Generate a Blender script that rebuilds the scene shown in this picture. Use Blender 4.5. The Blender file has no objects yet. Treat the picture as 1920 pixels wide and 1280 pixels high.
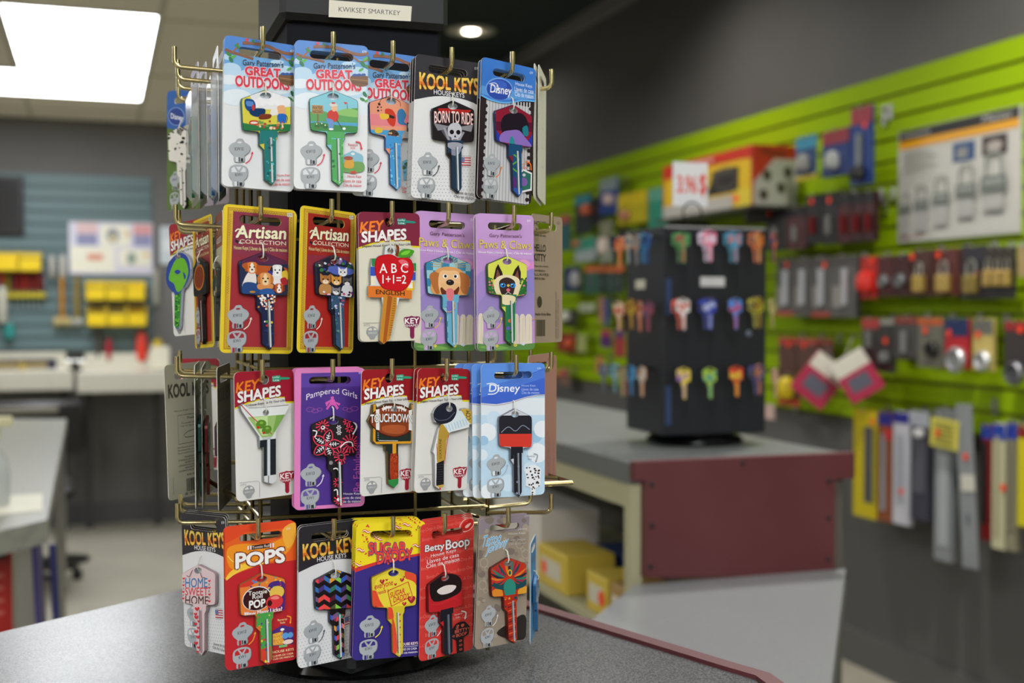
import bpy, math, random
from mathutils import Vector, Matrix
from mathutils.geometry import tessellate_polygon
random.seed(7)
SC = bpy.context.scene
COL = SC.collection
R = math.radians
# ---------------------------------------------------------------- camera
FPX, HOR = 2300.0, 585.0
YAW = R(18.7); PITCH = math.atan((640-HOR)/FPX)
CAM = Vector((0, 0, 1.30))
cd = bpy.data.cameras.new('camera'); cam = bpy.data.objects.new('camera', cd); COL.objects.link(cam)
cam.location = CAM; cam.rotation_euler = (math.pi/2-PITCH, 0, -YAW)
cd.sensor_width = 36; cd.lens = FPX/1920*36; cd.clip_start = .02; cd.clip_end = 60
cd.dof.use_dof = True; cd.dof.focus_distance = .775; cd.dof.aperture_fstop = 6.8
SC.camera = cam
SC.view_settings.view_transform = 'Standard'; SC.view_settings.look = 'None'
SC.view_settings.exposure = 0.3; SC.view_settings.gamma = 1; SC.view_settings.use_curve_mapping = False
w = bpy.data.worlds.new('world'); SC.world = w; w.use_nodes = True
w.node_tree.nodes['Background'].inputs[0].default_value = (.9, .95, 1, 1); w.node_tree.nodes['Background'].inputs[1].default_value = .25
PANEL = 13.0       # brightness of the ceiling light diffusers
FWD = Vector((math.sin(YAW)*math.cos(PITCH), math.cos(YAW)*math.cos(PITCH), -math.sin(PITCH)))
RGT = Vector((math.cos(YAW), -math.sin(YAW), 0)); UPV = RGT.cross(FWD)
def ray(px, py): return FWD + RGT*((px-960)/FPX) + UPV*((640-py)/FPX)
def P(px, py, X=None, Y=None, Z=None, T=None):
    d = ray(px, py)
    if X is not None: k = X/d.x
    elif Y is not None: k = Y/d.y
    elif Z is not None: k = (Z-CAM.z)/d.z
    else: k = T
    return CAM + d*k
# ---------------------------------------------------------------- materials
MATS = {}
def lin(c): return c/12.92 if c <= .04045 else ((c+.055)/1.055)**2.4
def rgb(h): return tuple(lin(int(h[i:i+2], 16)/255) for i in (0, 2, 4))
def M(h, rough=.5, metal=0, emit=0, alpha=1, coat=0):
    k = (h, rough, metal, emit, alpha, coat)
    if k in MATS: return MATS[k]
    m = bpy.data.materials.new('m_'+h); m.use_nodes = True
    b = m.node_tree.nodes['Principled BSDF']
    b.inputs['Base Color'].default_value = (*rgb(h), 1); b.inputs['Roughness'].default_value = rough; b.inputs['Metallic'].default_value = metal
    b.inputs['Coat Weight'].default_value = coat
    if alpha < 1: b.inputs['Alpha'].default_value = alpha
    if emit: b.inputs['Emission Color'].default_value = (*rgb(h), 1); b.inputs['Emission Strength'].default_value = emit
    MATS[k] = m; return m
def noisy(name, h1, h2, scale, rough=.5, metal=0, lo=.35, hi=.65, detail=3, bump=0, coat=0, stretch=(1,1,1), r2=None):
    if name in MATS: return MATS[name]
    m = bpy.data.materials.new(name); m.use_nodes = True; N = m.node_tree.nodes; L = m.node_tree.links
    b = N['Principled BSDF']; b.inputs['Roughness'].default_value = rough; b.inputs['Metallic'].default_value = metal; b.inputs['Coat Weight'].default_value = coat
    tc = N.new('ShaderNodeTexCoord'); mp = N.new('ShaderNodeMapping'); mp.inputs['Scale'].default_value = stretch
    n = N.new('ShaderNodeTexNoise'); n.inputs['Scale'].default_value = scale; n.inputs['Detail'].default_value = detail
    r = N.new('ShaderNodeValToRGB'); r.color_ramp.elements[0].position = lo; r.color_ramp.elements[1].position = hi
    r.color_ramp.elements[0].color = (*rgb(h1), 1); r.color_ramp.elements[1].color = (*rgb(h2), 1)
    L.new(tc.outputs['Object'], mp.inputs[0]); L.new(mp.outputs[0], n.inputs['Vector']); L.new(n.outputs['Fac'], r.inputs[0]); L.new(r.outputs[0], b.inputs['Base Color'])
    if bump:
        bp = N.new('ShaderNodeBump'); bp.inputs['Strength'].default_value = bump; bp.inputs['Distance'].default_value = .0005
        L.new(n.outputs['Fac'], bp.inputs['Height']); L.new(bp.outputs[0], b.inputs['Normal'])
    if r2 is not None:
        n2 = N.new('ShaderNodeTexNoise'); n2.inputs['Scale'].default_value = 9; n2.inputs['Detail'].default_value = 6
        mr = N.new('ShaderNodeMapRange'); mr.inputs['From Min'].default_value = .35; mr.inputs['From Max'].default_value = .7
        mr.inputs['To Min'].default_value = rough; mr.inputs['To Max'].default_value = r2
        L.new(tc.outputs['Object'], n2.inputs['Vector']); L.new(n2.outputs['Fac'], mr.inputs['Value']); L.new(mr.outputs[0], b.inputs['Roughness'])
    MATS[name] = m; return m
BRASS = M('BBAA78', .2, 1)
STEEL = M('C4C4BE', .3, 1)
BLACKP = M('15161C', .35)
CLEAR = M('E8ECF0', .12, 0, 0, .35, 0)
# ---------------------------------------------------------------- mesh builder
class MB:
    def __init__(s): s.v = []; s.f = []; s.m = []; s.mats = []
    def mi(s, m):
        if m not in s.mats: s.mats.append(m)
        return s.mats.index(m)
    def add(s, vs, fs, m):
        b = len(s.v); s.v += [tuple(v) for v in vs]; i = s.mi(m)
        for f in fs: s.f.append([b+k for k in f]); s.m.append(i)
        return s
    def box(s, lo, hi, m, bev=0):
        x0, y0, z0 = lo; x1, y1, z1 = hi
        if bev:
            e = bev; vs = []; 
            for z, i in ((z0, e), (z0+e, 0), (z1-e, 0), (z1, e)):
                vs += [(x0+i+e*(i == 0), y0+i, z), (x1-i-e*(i == 0), y0+i, z), (x1-i, y0+i+e*(i == 0), z), (x1-i, y1-i-e*(i == 0), z),
                       (x1-i-e*(i == 0), y1-i, z), (x0+i+e*(i == 0), y1-i, z), (x0+i, y1-i-e*(i == 0), z), (x0+i, y0+i+e*(i == 0), z)]
            fs = [list(range(7, -1, -1)), list(range(24, 32))]
            for k in range(3):
                for j in range(8): a = k*8+j; b2 = k*8+(j+1) % 8; fs.append([a, b2, b2+8, a+8])
            return s.add(vs, fs, m)
        vs = [(x, y, z) for z in (z0, z1) for x, y in ((x0, y0), (x1, y0), (x1, y1), (x0, y1))]
        return s.add(vs, [(3, 2, 1, 0), (4, 5, 6, 7), (0, 1, 5, 4), (1, 2, 6, 5), (2, 3, 7, 6), (3, 0, 4, 7)], m)
    def prism(s, pts, z0, z1, m):          # pts (x,y) ccw
        n = len(pts); vs = [(p[0], p[1], z0) for p in pts]+[(p[0], p[1], z1) for p in pts]
        fs = [[i, (i+1) % n, n+(i+1) % n, n+i] for i in range(n)]
        for t in tessellate_polygon([[Vector((p[0], p[1], 0)) for p in pts]]): fs.append(list(t)); fs.append([n+k for k in t])
        return s.add(vs, fs, m)
    def tube(s, pts, r, m, seg=10, cap=True):
        pts = [Vector(p) for p in pts]; n = len(pts); vs = []; up = None
        for i, p in enumerate(pts):
            d = (pts[min(i+1, n-1)]-pts[max(i-1, 0)]).normalized()
            a = d.cross(Vector((0, 0, 1)) if abs(d.z) < .9 else Vector((1, 0, 0))).normalized() if up is None else (up-d*up.dot(d)).normalized()
            up = a; b = d.cross(a); rr = r[i] if isinstance(r, (list, tuple)) else r
            for k in range(seg): t = 2*math.pi*k/seg; vs.append(p+a*math.cos(t)*rr+b*math.sin(t)*rr)
        fs = [[i*seg+k, i*seg+(k+1) % seg, (i+1)*seg+(k+1) % seg, (i+1)*seg+k] for i in range(n-1) for k in range(seg)]
        if cap: fs += [list(range(seg))[::-1], [(n-1)*seg+k for k in range(seg)]]
        return s.add(vs, fs, m)
    def lathe(s, prof, c, m, seg=24, axis='Z'):
        vs = []
        for r, h in prof:
            for k in range(seg):
                t = 2*math.pi*k/seg; a, b = r*math.cos(t), r*math.sin(t)
                v = (a, b, h) if axis == 'Z' else ((h, a, b) if axis == 'X' else (a, h, b))
                vs.append((v[0]+c[0], v[1]+c[1], v[2]+c[2]))
        n = len(prof); fs = [[i*seg+k, i*seg+(k+1) % seg, (i+1)*seg+(k+1) % seg, (i+1)*seg+k] for i in range(n-1) for k in range(seg)]
        fs += [list(range(seg))[::-1], [(n-1)*seg+k for k in range(seg)]]
        return s.add(vs, fs, m)
    def build(s, name, parent=None, loc=(0, 0, 0), smooth=False):
        me = bpy.data.meshes.new(name); me.from_pydata(s.v, [], s.f)
        for m in s.mats: me.materials.append(m)
        me.polygons.foreach_set('material_index', s.m)
        if smooth: me.shade_smooth(); me.set_sharp_from_angle(angle=R(40))
        me.update(); o = bpy.data.objects.new(name, me); COL.objects.link(o); o.location = loc
        if parent: o.parent = parent
        return o
def fixn(o):
    import bmesh
    b = bmesh.new(); b.from_mesh(o.data); bmesh.ops.recalc_face_normals(b, faces=b.faces); b.to_mesh(o.data); b.free(); return o
def tag(o, label=None, cat=None, group=None, kind=None):
    if label: o['label'] = label
    if cat: o['category'] = cat
    if group: o['group'] = group
    if kind: o['kind'] = kind
    return o
def thing(name, label, cat, loc=(0, 0, 0), rz=0, group=None):
    o = bpy.data.objects.new(name, None); COL.objects.link(o); o.location = loc; o.rotation_euler = (0, 0, rz); o.empty_display_size = .02
    return tag(o, label, cat, group)
def copy_tree(o, parent=None):
    c = o.copy(); COL.objects.link(c)
    if parent: c.parent = parent
    for ch in list(o.children): copy_tree(ch, c)
    return c
# flat 2D art ------------------------------------------------------------
def clip_half(poly, a, b, keep_left=True):
    out = []; n = len(poly)
    def side(p):
        v = (b[0]-a[0])*(p[1]-a[1])-(b[1]-a[1])*(p[0]-a[0]); return v if keep_left else -v
    for i in range(n):
        p, q = poly[i], poly[(i+1) % n]; sp, sq = side(p), side(q)
        if sp >= 0: out.append(p)
        if (sp > 0 and sq < 0) or (sp < 0 and sq > 0):
            t = sp/(sp-sq); out.append((p[0]+(q[0]-p[0])*t, p[1]+(q[1]-p[1])*t))
    return out
def area(p): return sum(p[i][0]*p[(i+1) % len(p)][1]-p[(i+1) % len(p)][0]*p[i][1] for i in range(len(p)))/2
def ccw(p): return p if area(p) > 0 else p[::-1]
def clip_in(poly, C):
    for i in range(len(C)):
        if len(poly) < 3: return []
        poly = clip_half(poly, C[i], C[(i+1) % len(C)])
    return poly if len(poly) > 2 else []
def subtract(poly, C):
    bb = lambda q: (min(p[0] for p in q), max(p[0] for p in q), min(p[1] for p in q), max(p[1] for p in q))
    a, b = bb(poly), bb(C)
    if a[1] < b[0] or a[0] > b[1] or a[3] < b[2] or a[2] > b[3]: return [poly]
    out = []; cur = poly
    for i in range(len(C)):
        o = clip_half(cur, C[i], C[(i+1) % len(C)], False)
        if len(o) > 2 and abs(area(o)) > 1e-9: out.append(o)
        cur = clip_half(cur, C[i], C[(i+1) % len(C)], True)
        if len(cur) < 3: return out
    return out
def tris(pts):
    pts = [tuple(p) for p in pts]
    return [[pts[i] for i in t] for t in tessellate_polygon([[Vector((p[0], p[1], 0)) for p in pts]])]
def ell(cx, cy, rx, ry, n=24, rot=0):
    c, s = math.cos(rot), math.sin(rot)
    return [(cx+rx*math.cos(2*math.pi*k/n)*c-ry*math.sin(2*math.pi*k/n)*s, cy+rx*math.cos(2*math.pi*k/n)*s+ry*math.sin(2*math.pi*k/n)*c) for k in range(n)]
def rrect(x0, y0, x1, y1, r, n=5):
    o = []
    for cx, cy, a in ((x1-r, y1-r, 0), (x0+r, y1-r, 90), (x0+r, y0+r, 180), (x1-r, y0+r, 270)):
        for k in range(n+1): t = R(a+90*k/n); o.append((cx+r*math.cos(t), cy+r*math.sin(t)))
    return o
def smoothp(pts, k=4, closed=True):
    n = len(pts); o = []
    for i in range(n if closed else n-1):
        g = lambda j: pts[j % n] if closed else pts[max(0, min(n-1, j))]
        p0, p1, p2, p3 = g(i-1), g(i), g(i+1), g(i+2)
        for j in range(k):
            t = j/k
            o.append(tuple(.5*((2*p1[a])+(-p0[a]+p2[a])*t+(2*p0[a]-5*p1[a]+4*p2[a]-p3[a])*t*t+(-p0[a]+3*p1[a]-3*p2[a]+p3[a])*t**3) for a in (0, 1)))
    if not closed: o.append(pts[-1])
    return o
def prs(a): return [(a[i], a[i+1]) for i in range(0, len(a), 2)]
TX = {}
def text_mesh(s, bold=0.0, res=3):
    k = (s, bold, res)
    if k not in TX:
        c = bpy.data.curves.new('t', 'FONT'); c.body = s; c.size = 1; c.resolution_u = res; c.offset = bold
        o = bpy.data.objects.new('t', c); me = bpy.data.meshes.new_from_object(o)
        v = [(p.co.x, p.co.y) for p in me.vertices]; f = [list(p.vertices) for p in me.polygons]
        bpy.data.objects.remove(o); bpy.data.curves.remove(c); bpy.data.meshes.remove(me)
        x0 = min(p[0] for p in v); x1 = max(p[0] for p in v); y0 = min(p[1] for p in v); y1 = max(p[1] for p in v)
        TX[k] = ([((p[0]-x0)/(x1-x0), (y1-p[1])/(y1-y0)) for p in v], f, (x1-x0)/(y1-y0))
    return TX[k]
class Art:
    """print laid on a W x H mm face; drawn in the pixel frame of a source quad (TL,TR,BR,BL)"""
    def __init__(s, W, H, quad, mb=None, z0=0.0, rough=.35):
        s.W, s.H = W, H; s.mb = mb or MB(); s.z = z0; s.q = quad; s.clip = None; s.holes = []; s.rough = rough; s.dz = .012
    def src(s, quad): s.q = quad; return s
    def mp(s, x, y):
        (ax, ay), (bx, by), (cx, cy), (dx, dy) = s.q; u = v = .5
        for _ in range(4):
            ty = ay+(by-ay)*u; yb = dy+(cy-dy)*u; v = (y-ty)/(yb-ty)
            xl = ax+(dx-ax)*v; xr = bx+(cx-bx)*v; u = (x-xl)/(xr-xl)
        return (u*s.W-s.W/2, -v*s.H)
    def emit(s, polys, col, z=None):
        """polys already in mm"""
        if z is None: s.z += s.dz; z = s.z
        m = col if not isinstance(col, str) else M(col, s.rough)
        for p in polys:
            p = ccw(p)
            if s.clip: p = clip_in(p, s.clip)
            if len(p) < 3: continue
            ps = [p]
            for h in s.holes: ps = [r for q in ps for r in subtract(q, h)]
            for q in ps:
                if len(q) > 2: s.mb.add([(a*.001, -z*.001, b*.001) for a, b in q], [list(range(len(q)))], m)
        return s
    def P(s, col, *a, z=None):
        pts = prs(a) if not isinstance(a[0], (list, tuple)) else a[0]
        return s.emit(tris([s.mp(*p) for p in pts]), col, z)
    def C(s, col, *a, k=4): return s.P(col, smoothp(prs(a) if not isinstance(a[0], (list, tuple)) else a[0], k))
    def Rc(s, col, x0, y0, x1, y1): return s.P(col, x0, y0, x1, y0, x1, y1, x0, y1)
    def RR(s, col, x0, y0, x1, y1, r): return s.P(col, rrect(x0, y0, x1, y1, r))
    def E(s, col, cx, cy, rx, ry=None, n=18, rot=0): return s.P(col, ell(cx, cy, rx, ry or rx, n, R(rot)))
    def ring(s, col, cx, cy, rx, ry, w, n=20): return s.S(col, w, ell(cx, cy, rx, ry, n), closed=True)
    def S(s, col, w, *a, closed=False, smooth=False):
        pts = prs(a) if not isinstance(a[0], (list, tuple)) else list(a[0])
        if smooth: pts = smoothp(pts, 4, closed)
        if closed: pts = pts+[pts[0]]
        qs = []; n = len(pts); L = []
        for i in range(n):
            a0 = pts[max(i-1, 0)] if not (closed and i == 0) else pts[-2]; b0 = pts[min(i+1, n-1)] if not (closed and i == n-1) else pts[1]
            dx, dy = b0[0]-a0[0], b0[1]-a0[1]; l = math.hypot(dx, dy) or 1; L.append((-dy/l*w/2, dx/l*w/2))
        for i in range(n-1):
            p, q, u, v = pts[i], pts[i+1], L[i], L[i+1]
            qs.append([s.mp(p[0]+u[0], p[1]+u[1]), s.mp(q[0]+v[0], q[1]+v[1]), s.mp(q[0]-v[0], q[1]-v[1]), s.mp(p[0]-u[0], p[1]-u[1])])
        return s.emit(qs, col)
    def T(s, col, txt, x0, y0, x1, y1, b=0.02, sh=0, arch=0, rise=0, out=None, bands=None, rot90=False, res=3, grow=0):
        """text filling the box; rise = y shift at right end; arch = lift of middle; out=(colour,width em)"""
        H = y1-y0; W_ = x1-x0; b *= .6
        if out: out = (out[0], out[1]*.65)+tuple(out[2:])
        def f(u, v):
            vv = .5+(v-.5)*(1+grow*(2*abs(u-.5)))
            if rot90: return (x0+W_*v, y1-H*u)
            return (x0+W_*u+sh*H*(1-v), y0+H*vv+rise*u-arch*(1-(2*u-1)**2))
        v0, fs, asp = text_mesh(txt, 0.0, res)
        def offs(e, n): return [(e*math.cos(2*math.pi*k/n+.4), e*math.sin(2*math.pi*k/n+.4)) for k in range(n)] if e > .004 else [(0, 0)]
        def run(e, cc, dv=0, n=4):
            s.z += s.dz; z = s.z
            for ox, oy in offs(e, n):
                g = [s.mp(*f(a+ox/asp, c+oy+dv)) for a, c in v0]
                s.emit([[g[i] for i in q] for q in fs], cc, z); s.z = z; z += .006
        if out:
            run((b+out[1])*1.3, out[0], 0, 6)
            if len(out) > 2: run((b+out[1])*1.3, out[0], out[2], 6)
        if not bands: run(b, col)
        else:
            lo = 0; s.z += s.dz; z = s.z
            for hi, cc in bands:
                for kk, (ox, oy) in enumerate(offs(b, 4)):
                    ps = []
                    for q in fs:
                        p = ccw([(v0[i][0]+ox/asp, v0[i][1]+oy) for i in q])
                        p = clip_half(p, (0, lo), (1, lo)); p = clip_half(p, (1, hi), (0, hi)) if len(p) > 2 else []
                        if len(p) > 2: ps.append([s.mp(*f(*a)) for a in p])
                    s.emit(ps, cc, z+kk*.006)
                lo = hi
            s.z = z+.024
        return s
# ================================================================ setting
CEIL, CEIL2, RW, BW = 2.47, 3.0, 2.65, 7.95
LX, FY = -4.2, -3.6
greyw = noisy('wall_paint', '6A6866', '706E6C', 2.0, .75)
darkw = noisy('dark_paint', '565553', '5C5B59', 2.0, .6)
fl = MB(); fl.box((LX, FY, -.05), (RW+.1, BW+.1, 0), noisy('vinyl_floor', '979284', 'A39E8F', 3, .55)); tag(fl.build('floor'), kind='structure')
c = MB(); c.box((LX, FY, CEIL), (1.2, BW, CEIL+.04), M('F2EAD8', .9))
for k in range(-7, 2): c.box((.25+.61*k-.012, FY, CEIL-.003), (.25+.61*k+.012, BW, CEIL), M('CCC5B0', .8))
for k in range(-7, 3): c.box((LX, 6.34+1.22*k-.012, CEIL-.004), (1.2, 6.34+1.22*k+.012, CEIL), M('CCC5B0', .8))
tag(c.build('ceiling'), kind='structure')
c = MB(); c.box((1.16, FY, CEIL2), (RW, BW, CEIL2+.04), M('2C3838', .85)); c.box((1.16, FY, CEIL+.04), (1.2, BW, CEIL2), M('2C3838', .85))
tag(c.build('ceiling_dark'), kind='structure')
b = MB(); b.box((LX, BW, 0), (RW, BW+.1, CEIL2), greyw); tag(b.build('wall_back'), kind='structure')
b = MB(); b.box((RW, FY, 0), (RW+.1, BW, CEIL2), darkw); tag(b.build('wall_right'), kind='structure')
b = MB(); b.box((LX-.1, FY, 0), (LX, BW, CEIL), M('B4B0A6', .8)); tag(b.build('wall_left'), kind='structure')
b = MB(); b.box((LX, FY-.1, 0), (RW, FY, CEIL2), M('B4B0A6', .8)); tag(b.build('wall_front'), kind='structure')
b = MB(); b.box((LX, BW-.012, 0), (RW, BW, .13), M('58575A', .5)); tag(b.build('baseboard_back'), kind='structure')
b = MB(); b.box((RW-.012, FY, 0), (RW, BW-.012, .13), M('5A5A58', .5)); tag(b.build('baseboard_right'), kind='structure')
b = MB(); b.box((RW-.03, FY, CEIL2-.09), (RW, BW, CEIL2), M('8A8884', .5)); tag(b.build('trim_1'), kind='structure')
# ceiling lights
def troffer(x0, y0, x1, y1, label, on=PANEL):
    t = thing('ceiling_light', label, 'ceiling light', ((x0+x1)/2, (y0+y1)/2, CEIL), group='recessed fluorescent ceiling panels')
    a, b_ = (x1-x0)/2, (y1-y0)/2
    d = MB(); d.box((-a+.015, -b_+.015, -.008), (a-.015, b_-.015, -.004), M('F8FBFF', .5, 0, on)); d.build('diffuser', t)
    f = MB()
    for q in ((-a, -b_, a, -b_+.015), (-a, b_-.015, a, b_), (-a, -b_+.015, -a+.015, b_-.015), (a-.015, -b_+.015, a, b_-.015)):
        f.box((q[0], q[1], -.01), (q[2], q[3], -.001), M('E8E6DE', .5))
    f.build('frame', t)
troffer(-.35, 5.02, .25, 6.33, 'large bright ceiling panel at top left, the longer arm of the lit L', PANEL*.75)
troffer(-1.0, 6.35, .25, 7.08, 'bright ceiling panel nearest the back wall, the short arm of the lit L', PANEL*.75)
for (x, y, k) in ((-.75, -.95, 1), (.75, -.95, .8), (-.4, -2.6, 1.1), (.9, -2.6, 1.1), (.85, 1.9, .35), (-2.4, .6, 1.4), (-2.6, 3.4, .7)):
    troffer(x-.3, y-.6, x+.3, y+.6, 'fluorescent ceiling panel outside the picture', PANEL*k)
def downlight(x, y, label, e):
    t = thing('recessed_downlight', label, 'ceiling light', (x, y, CEIL2), group='round downlights in the dark ceiling')
    m = MB(); m.lathe([(.15, -.001), (.15, -.008), (.13, -.012), (.07, -.008), (.06, -.004)], (0, 0, 0), M('D8D4C8', .6), 32); m.build('trim_ring', t, smooth=True)
    m = MB(); m.lathe([(.045, -.004), (.045, -.012), (.03, -.016)], (0, 0, 0), M('FFF3DC', .5, 0, 12), 24); m.build('bulb', t)
    l = bpy.data.lights.new('beam', 'SPOT'); l.energy = e; l.spot_size = R(150); l.spot_blend = .8; l.color = (1, .96, .9); l.shadow_soft_size = .05
    lo = bpy.data.objects.new('beam', l); COL.objects.link(lo); lo.parent = t; lo.location = (0, 0, -.03)
p = P(883, 57, Z=CEIL2); downlight(p.x, p.y, 'round recessed downlight glowing in the dark ceiling above the display', 14)
for y, e in ((.6, 50), (2.5, 125), (4.6, 62)): downlight(1.9, y, 'round downlight outside the picture', e)
# ---------------------------------------------------------------- slatwalls
def slatwall(name, label, u0, u1, z0, z1, face, col, groove, axis, pitch=.0762, parent=None):
    """face: coordinate of the board faces; boards protrude toward the room from the wall"""
    m = MB(); n = int(round((z1-z0)/pitch)); pr = []
    z = z1
    for k in range(n):
        pr += [(0, z, col), (0, z-pitch+.011, col), (.0045, z-pitch+.011, groove), (.009, z-pitch+.018, groove), (.009, z-pitch-.003 if k < n-1 else z-pitch, groove), (.0045, z-pitch, groove)]
        z -= pitch
    pr.append((0, z, col))
    for i in range(len(pr)-1):
        (d0, a, c0), (d1, b_, c1) = pr[i], pr[i+1]
        if i % 6 == 5: c0 = groove
        cc = c0 if i % 6 == 0 else groove
        if axis == 'X': vs = [(face+d0, u0, a), (face+d0, u1, a), (face+d1, u1, b_), (face+d1, u0, b_)]
        else: vs = [(u0, face+d0, a), (u1, face+d0, a), (u1, face+d1, b_), (u0, face+d1, b_)]
        m.add(vs, [(0, 1, 2, 3)], cc)
    e = .0175
    if axis == 'X': m.box((face+.0095, u0, z), (face+e, u1, z1), groove); m.box((face, u0-.004, z), (face+e, u0, z1), col); m.box((face, u0, z1), (face+e, u1, z1+.004), col)
    else: m.box((u0, face+.0095, z), (u1, face+e, z1), groove); m.box((u1, face, z), (u1+.004, face+e, z1), col); m.box((u0, face, z1), (u1, face+e, z1+.004), col)
    o = m.build(name); return tag(o, label, 'slatwall')
GF = RW-.018
lime = M('92B203', .6); lime.node_tree.nodes['Principled BSDF'].inputs['Specular IOR Level'].default_value = .15
slatwall('slatwall_panel', 'long lime green slatwall covering the right wall', .8, BW-.02, .92, 2.125, GF, lime, M('666A04', .7), 'X')
tl, br_ = P(-260, 262, Y=BW), P(285, 655, Y=BW)
slatwall('slatwall_panel', 'blue-grey slatwall behind the workbench on the back wall', tl.x, br_.x, .95, 2.13, BW-.018, M('5F7578', .5), M('3C4E52', .6), 'Y')
# ---------------------------------------------------------------- counters
ZC = 1.055
lam = noisy('speckled_laminate', '48484A', '747474', 900, .25, 0, .38, .62, 2, 0, 0, (1, 1, 1), .27)
lam.node_tree.nodes['Principled BSDF'].inputs['Specular IOR Level'].default_value = .15
lam2 = noisy('plain_laminate', '696C6C', '757876', 260, .35, 0, .4, .6, 2)
maroon = noisy('maroon_paint', '5C282C', '643236', 6, .5)
def pz(x, y, z): q = P(x, y, Z=z); return (q.x, q.y)
A0, A1 = pz(0, 1185, ZC), pz(335, 1105, ZC); B1, B0 = pz(1000, 1140, ZC), pz(1445, 1277, ZC)
def isect(a, b, c, d):
    r = (b[0]-a[0], b[1]-a[1]); s_ = (d[0]-c[0], d[1]-c[1]); k = ((c[0]-a[0])*s_[1]-(c[1]-a[1])*s_[0])/(r[0]*s_[1]-r[1]*s_[0]); return (a[0]+r[0]*k, a[1]+r[1]*k)
apex = isect(A0, A1, B0, B1)
ext = lambda a, b, k: (a[0]+(b[0]-a[0])*k, a[1]+(b[1]-a[1])*k)
Lf = ext(A1, A0, 3.2)
dB = Vector((B0[0]-B1[0], B0[1]-B1[1])).normalized()
c2 = (B0[0]-.22, B0[1]-.46)
top_poly = [Lf, (Lf[0]+.25, Lf[1]-.62), c2]
rc = [Vector(B0)-Vector(dB)*.035, Vector(B0)-Vector(dB)*.008+Vector((.001, .0)), Vector(B0)+Vector((-.004, -.012)), Vector(B0)+Vector((-.02, -.045))]
top_poly += [tuple(v) for v in rc[::-1]] + [B1, apex]
ct = thing('checkout_counter', 'grey speckled laminate counter under the large key display', 'counter', (0, 0, 0))
m = MB(); m.prism(top_poly, ZC-.038, ZC, lam); fixn(m.build('worktop', ct))
base_poly = [(apex[0]*.9+.0, apex[1]-.06), (Lf[0]+.05, Lf[1]-.07), (Lf[0]+.25, Lf[1]-.55), (c2[0], c2[1]+.05), (B0[0]-.06, B0[1]-.03)]
m = MB(); m.prism(base_poly, .0, ZC-.038, M('4A4A4C', .6)); fixn(m.build('cabinet_body', ct))
m = MB(); edge = [apex, B1]+[tuple(v) for v in rc]+[c2]
inn = []
for i, p in enumerate(edge):
    a, b_ = Vector(edge[max(i-1, 0)]), Vector(edge[min(i+1, len(edge)-1)]); d = (b_-a).normalized(); nrm = Vector((-d.y, d.x))
    if nrm.dot(Vector((.4, .5))) < 0: nrm = -nrm
    inn.append((Vector(p)+nrm*.006, Vector(p)-nrm*.006))
for i in range(len(edge)-1):
    o0, i0, o1, i1 = *inn[i], *inn[i+1]
    m.prism([(o0.x, o0.y), (i0.x, i0.y), (i1.x, i1.y), (o1.x, o1.y)], ZC-.04, ZC+.003, maroon)
fixn(m.build('edge_strip', ct)); ct.children[-1]['label'] = 'maroon edge strip'
# shelving counter with maroon end panel
EY = 1.80
nl = P(1190, 868, Y=EY); nr = P(1603, 858, Y=EY); XL, XR = nl.x, nr.x
sh = thing('shelving_counter', 'grey-topped shelving counter with maroon end panel, carrying the black key tower', 'counter', ((XL+XR)/2, EY, 0))
def loc(x, y, z): return (x-(XL+XR)/2, y-EY, z)
YE = 4.6
m = MB(); m.box(loc(XL, EY+.02, ZC-.035), loc(XR, YE, ZC), lam2); m.build('worktop', sh)
pw = lambda x, y: P(x, y, Y=EY)
ep = [pw(1190, 868), pw(1190, 902), pw(1211, 902), pw(1213, 1083), pw(1565, 1080), pw(1567, 898), pw(1603, 894), pw(1603, 858)]
m = MB(); n = len(ep)
zs = lambda q: q.z
zt = ZC+.004
pts = [(XL, zt), (XL, ep[1].z), (ep[2].x, ep[1].z), (ep[2].x, ep[3].z), (ep[4].x, ep[4].z), (ep[4].x, ep[5].z), (XR, ep[5].z), (XR, zt)]
vs = [loc(x, EY, z) for x, z in pts]+[loc(x, EY+.019, z) for x, z in pts]
fs = [[i, (i+1) % n, n+(i+1) % n, n+i] for i in range(n)]
for t in tessellate_polygon([[Vector((x, z, 0)) for x, z in pts]]): fs += [list(t), [n+k for k in t]]
m.add(vs, fs, maroon); o = fixn(m.build('end_panel', sh)); o['label'] = 'maroon end panel with black screws'
for (x, y) in ((1393, 868), (1222, 908), (1222, 985), (1220, 1062), (1554, 902), (1553, 971), (1552, 1048)):
    q = pw(x, y); s_ = MB(); s_.lathe([(.0045, 0), (.0045, -.0015), (.002, -.003)], (q.x-sh.location.x, -.0001, q.z), M('1A1416', .5), 12, 'Y'); s_.build('screw', o)
cream = M('B9B592', .5)
m = MB()
m.box(loc(XL+.002, EY+.02, .0), loc(ep[2].x+.004, EY+.045, ZC-.035), cream)
m.box(loc(XL+.004, EY+.045, ZC-.075), loc(XL+.02, YE, ZC-.036), cream); m.build('frame', sh)
for k, z in enumerate((.765, .42)):
    m = MB(); m.box(loc(XL+.01, EY+.046, z-.018), loc(XR-.03, YE, z), cream); m.build('shelf', sh)
m = MB(); m.box(loc(XR-.03, EY+.02, 0), loc(XR-.01, YE, ZC-.036), M('5A574E', .7)); m.box(loc(XL+.01, YE-.02, 0), loc(XR-.03, YE, ZC-.036), M('5A574E', .7)); m.box(loc(XL+.02, EY+.046, .0), loc(XR-.03, YE-.02, .08), M('5A574E', .7)); m.build('back_panel', sh)
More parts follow.
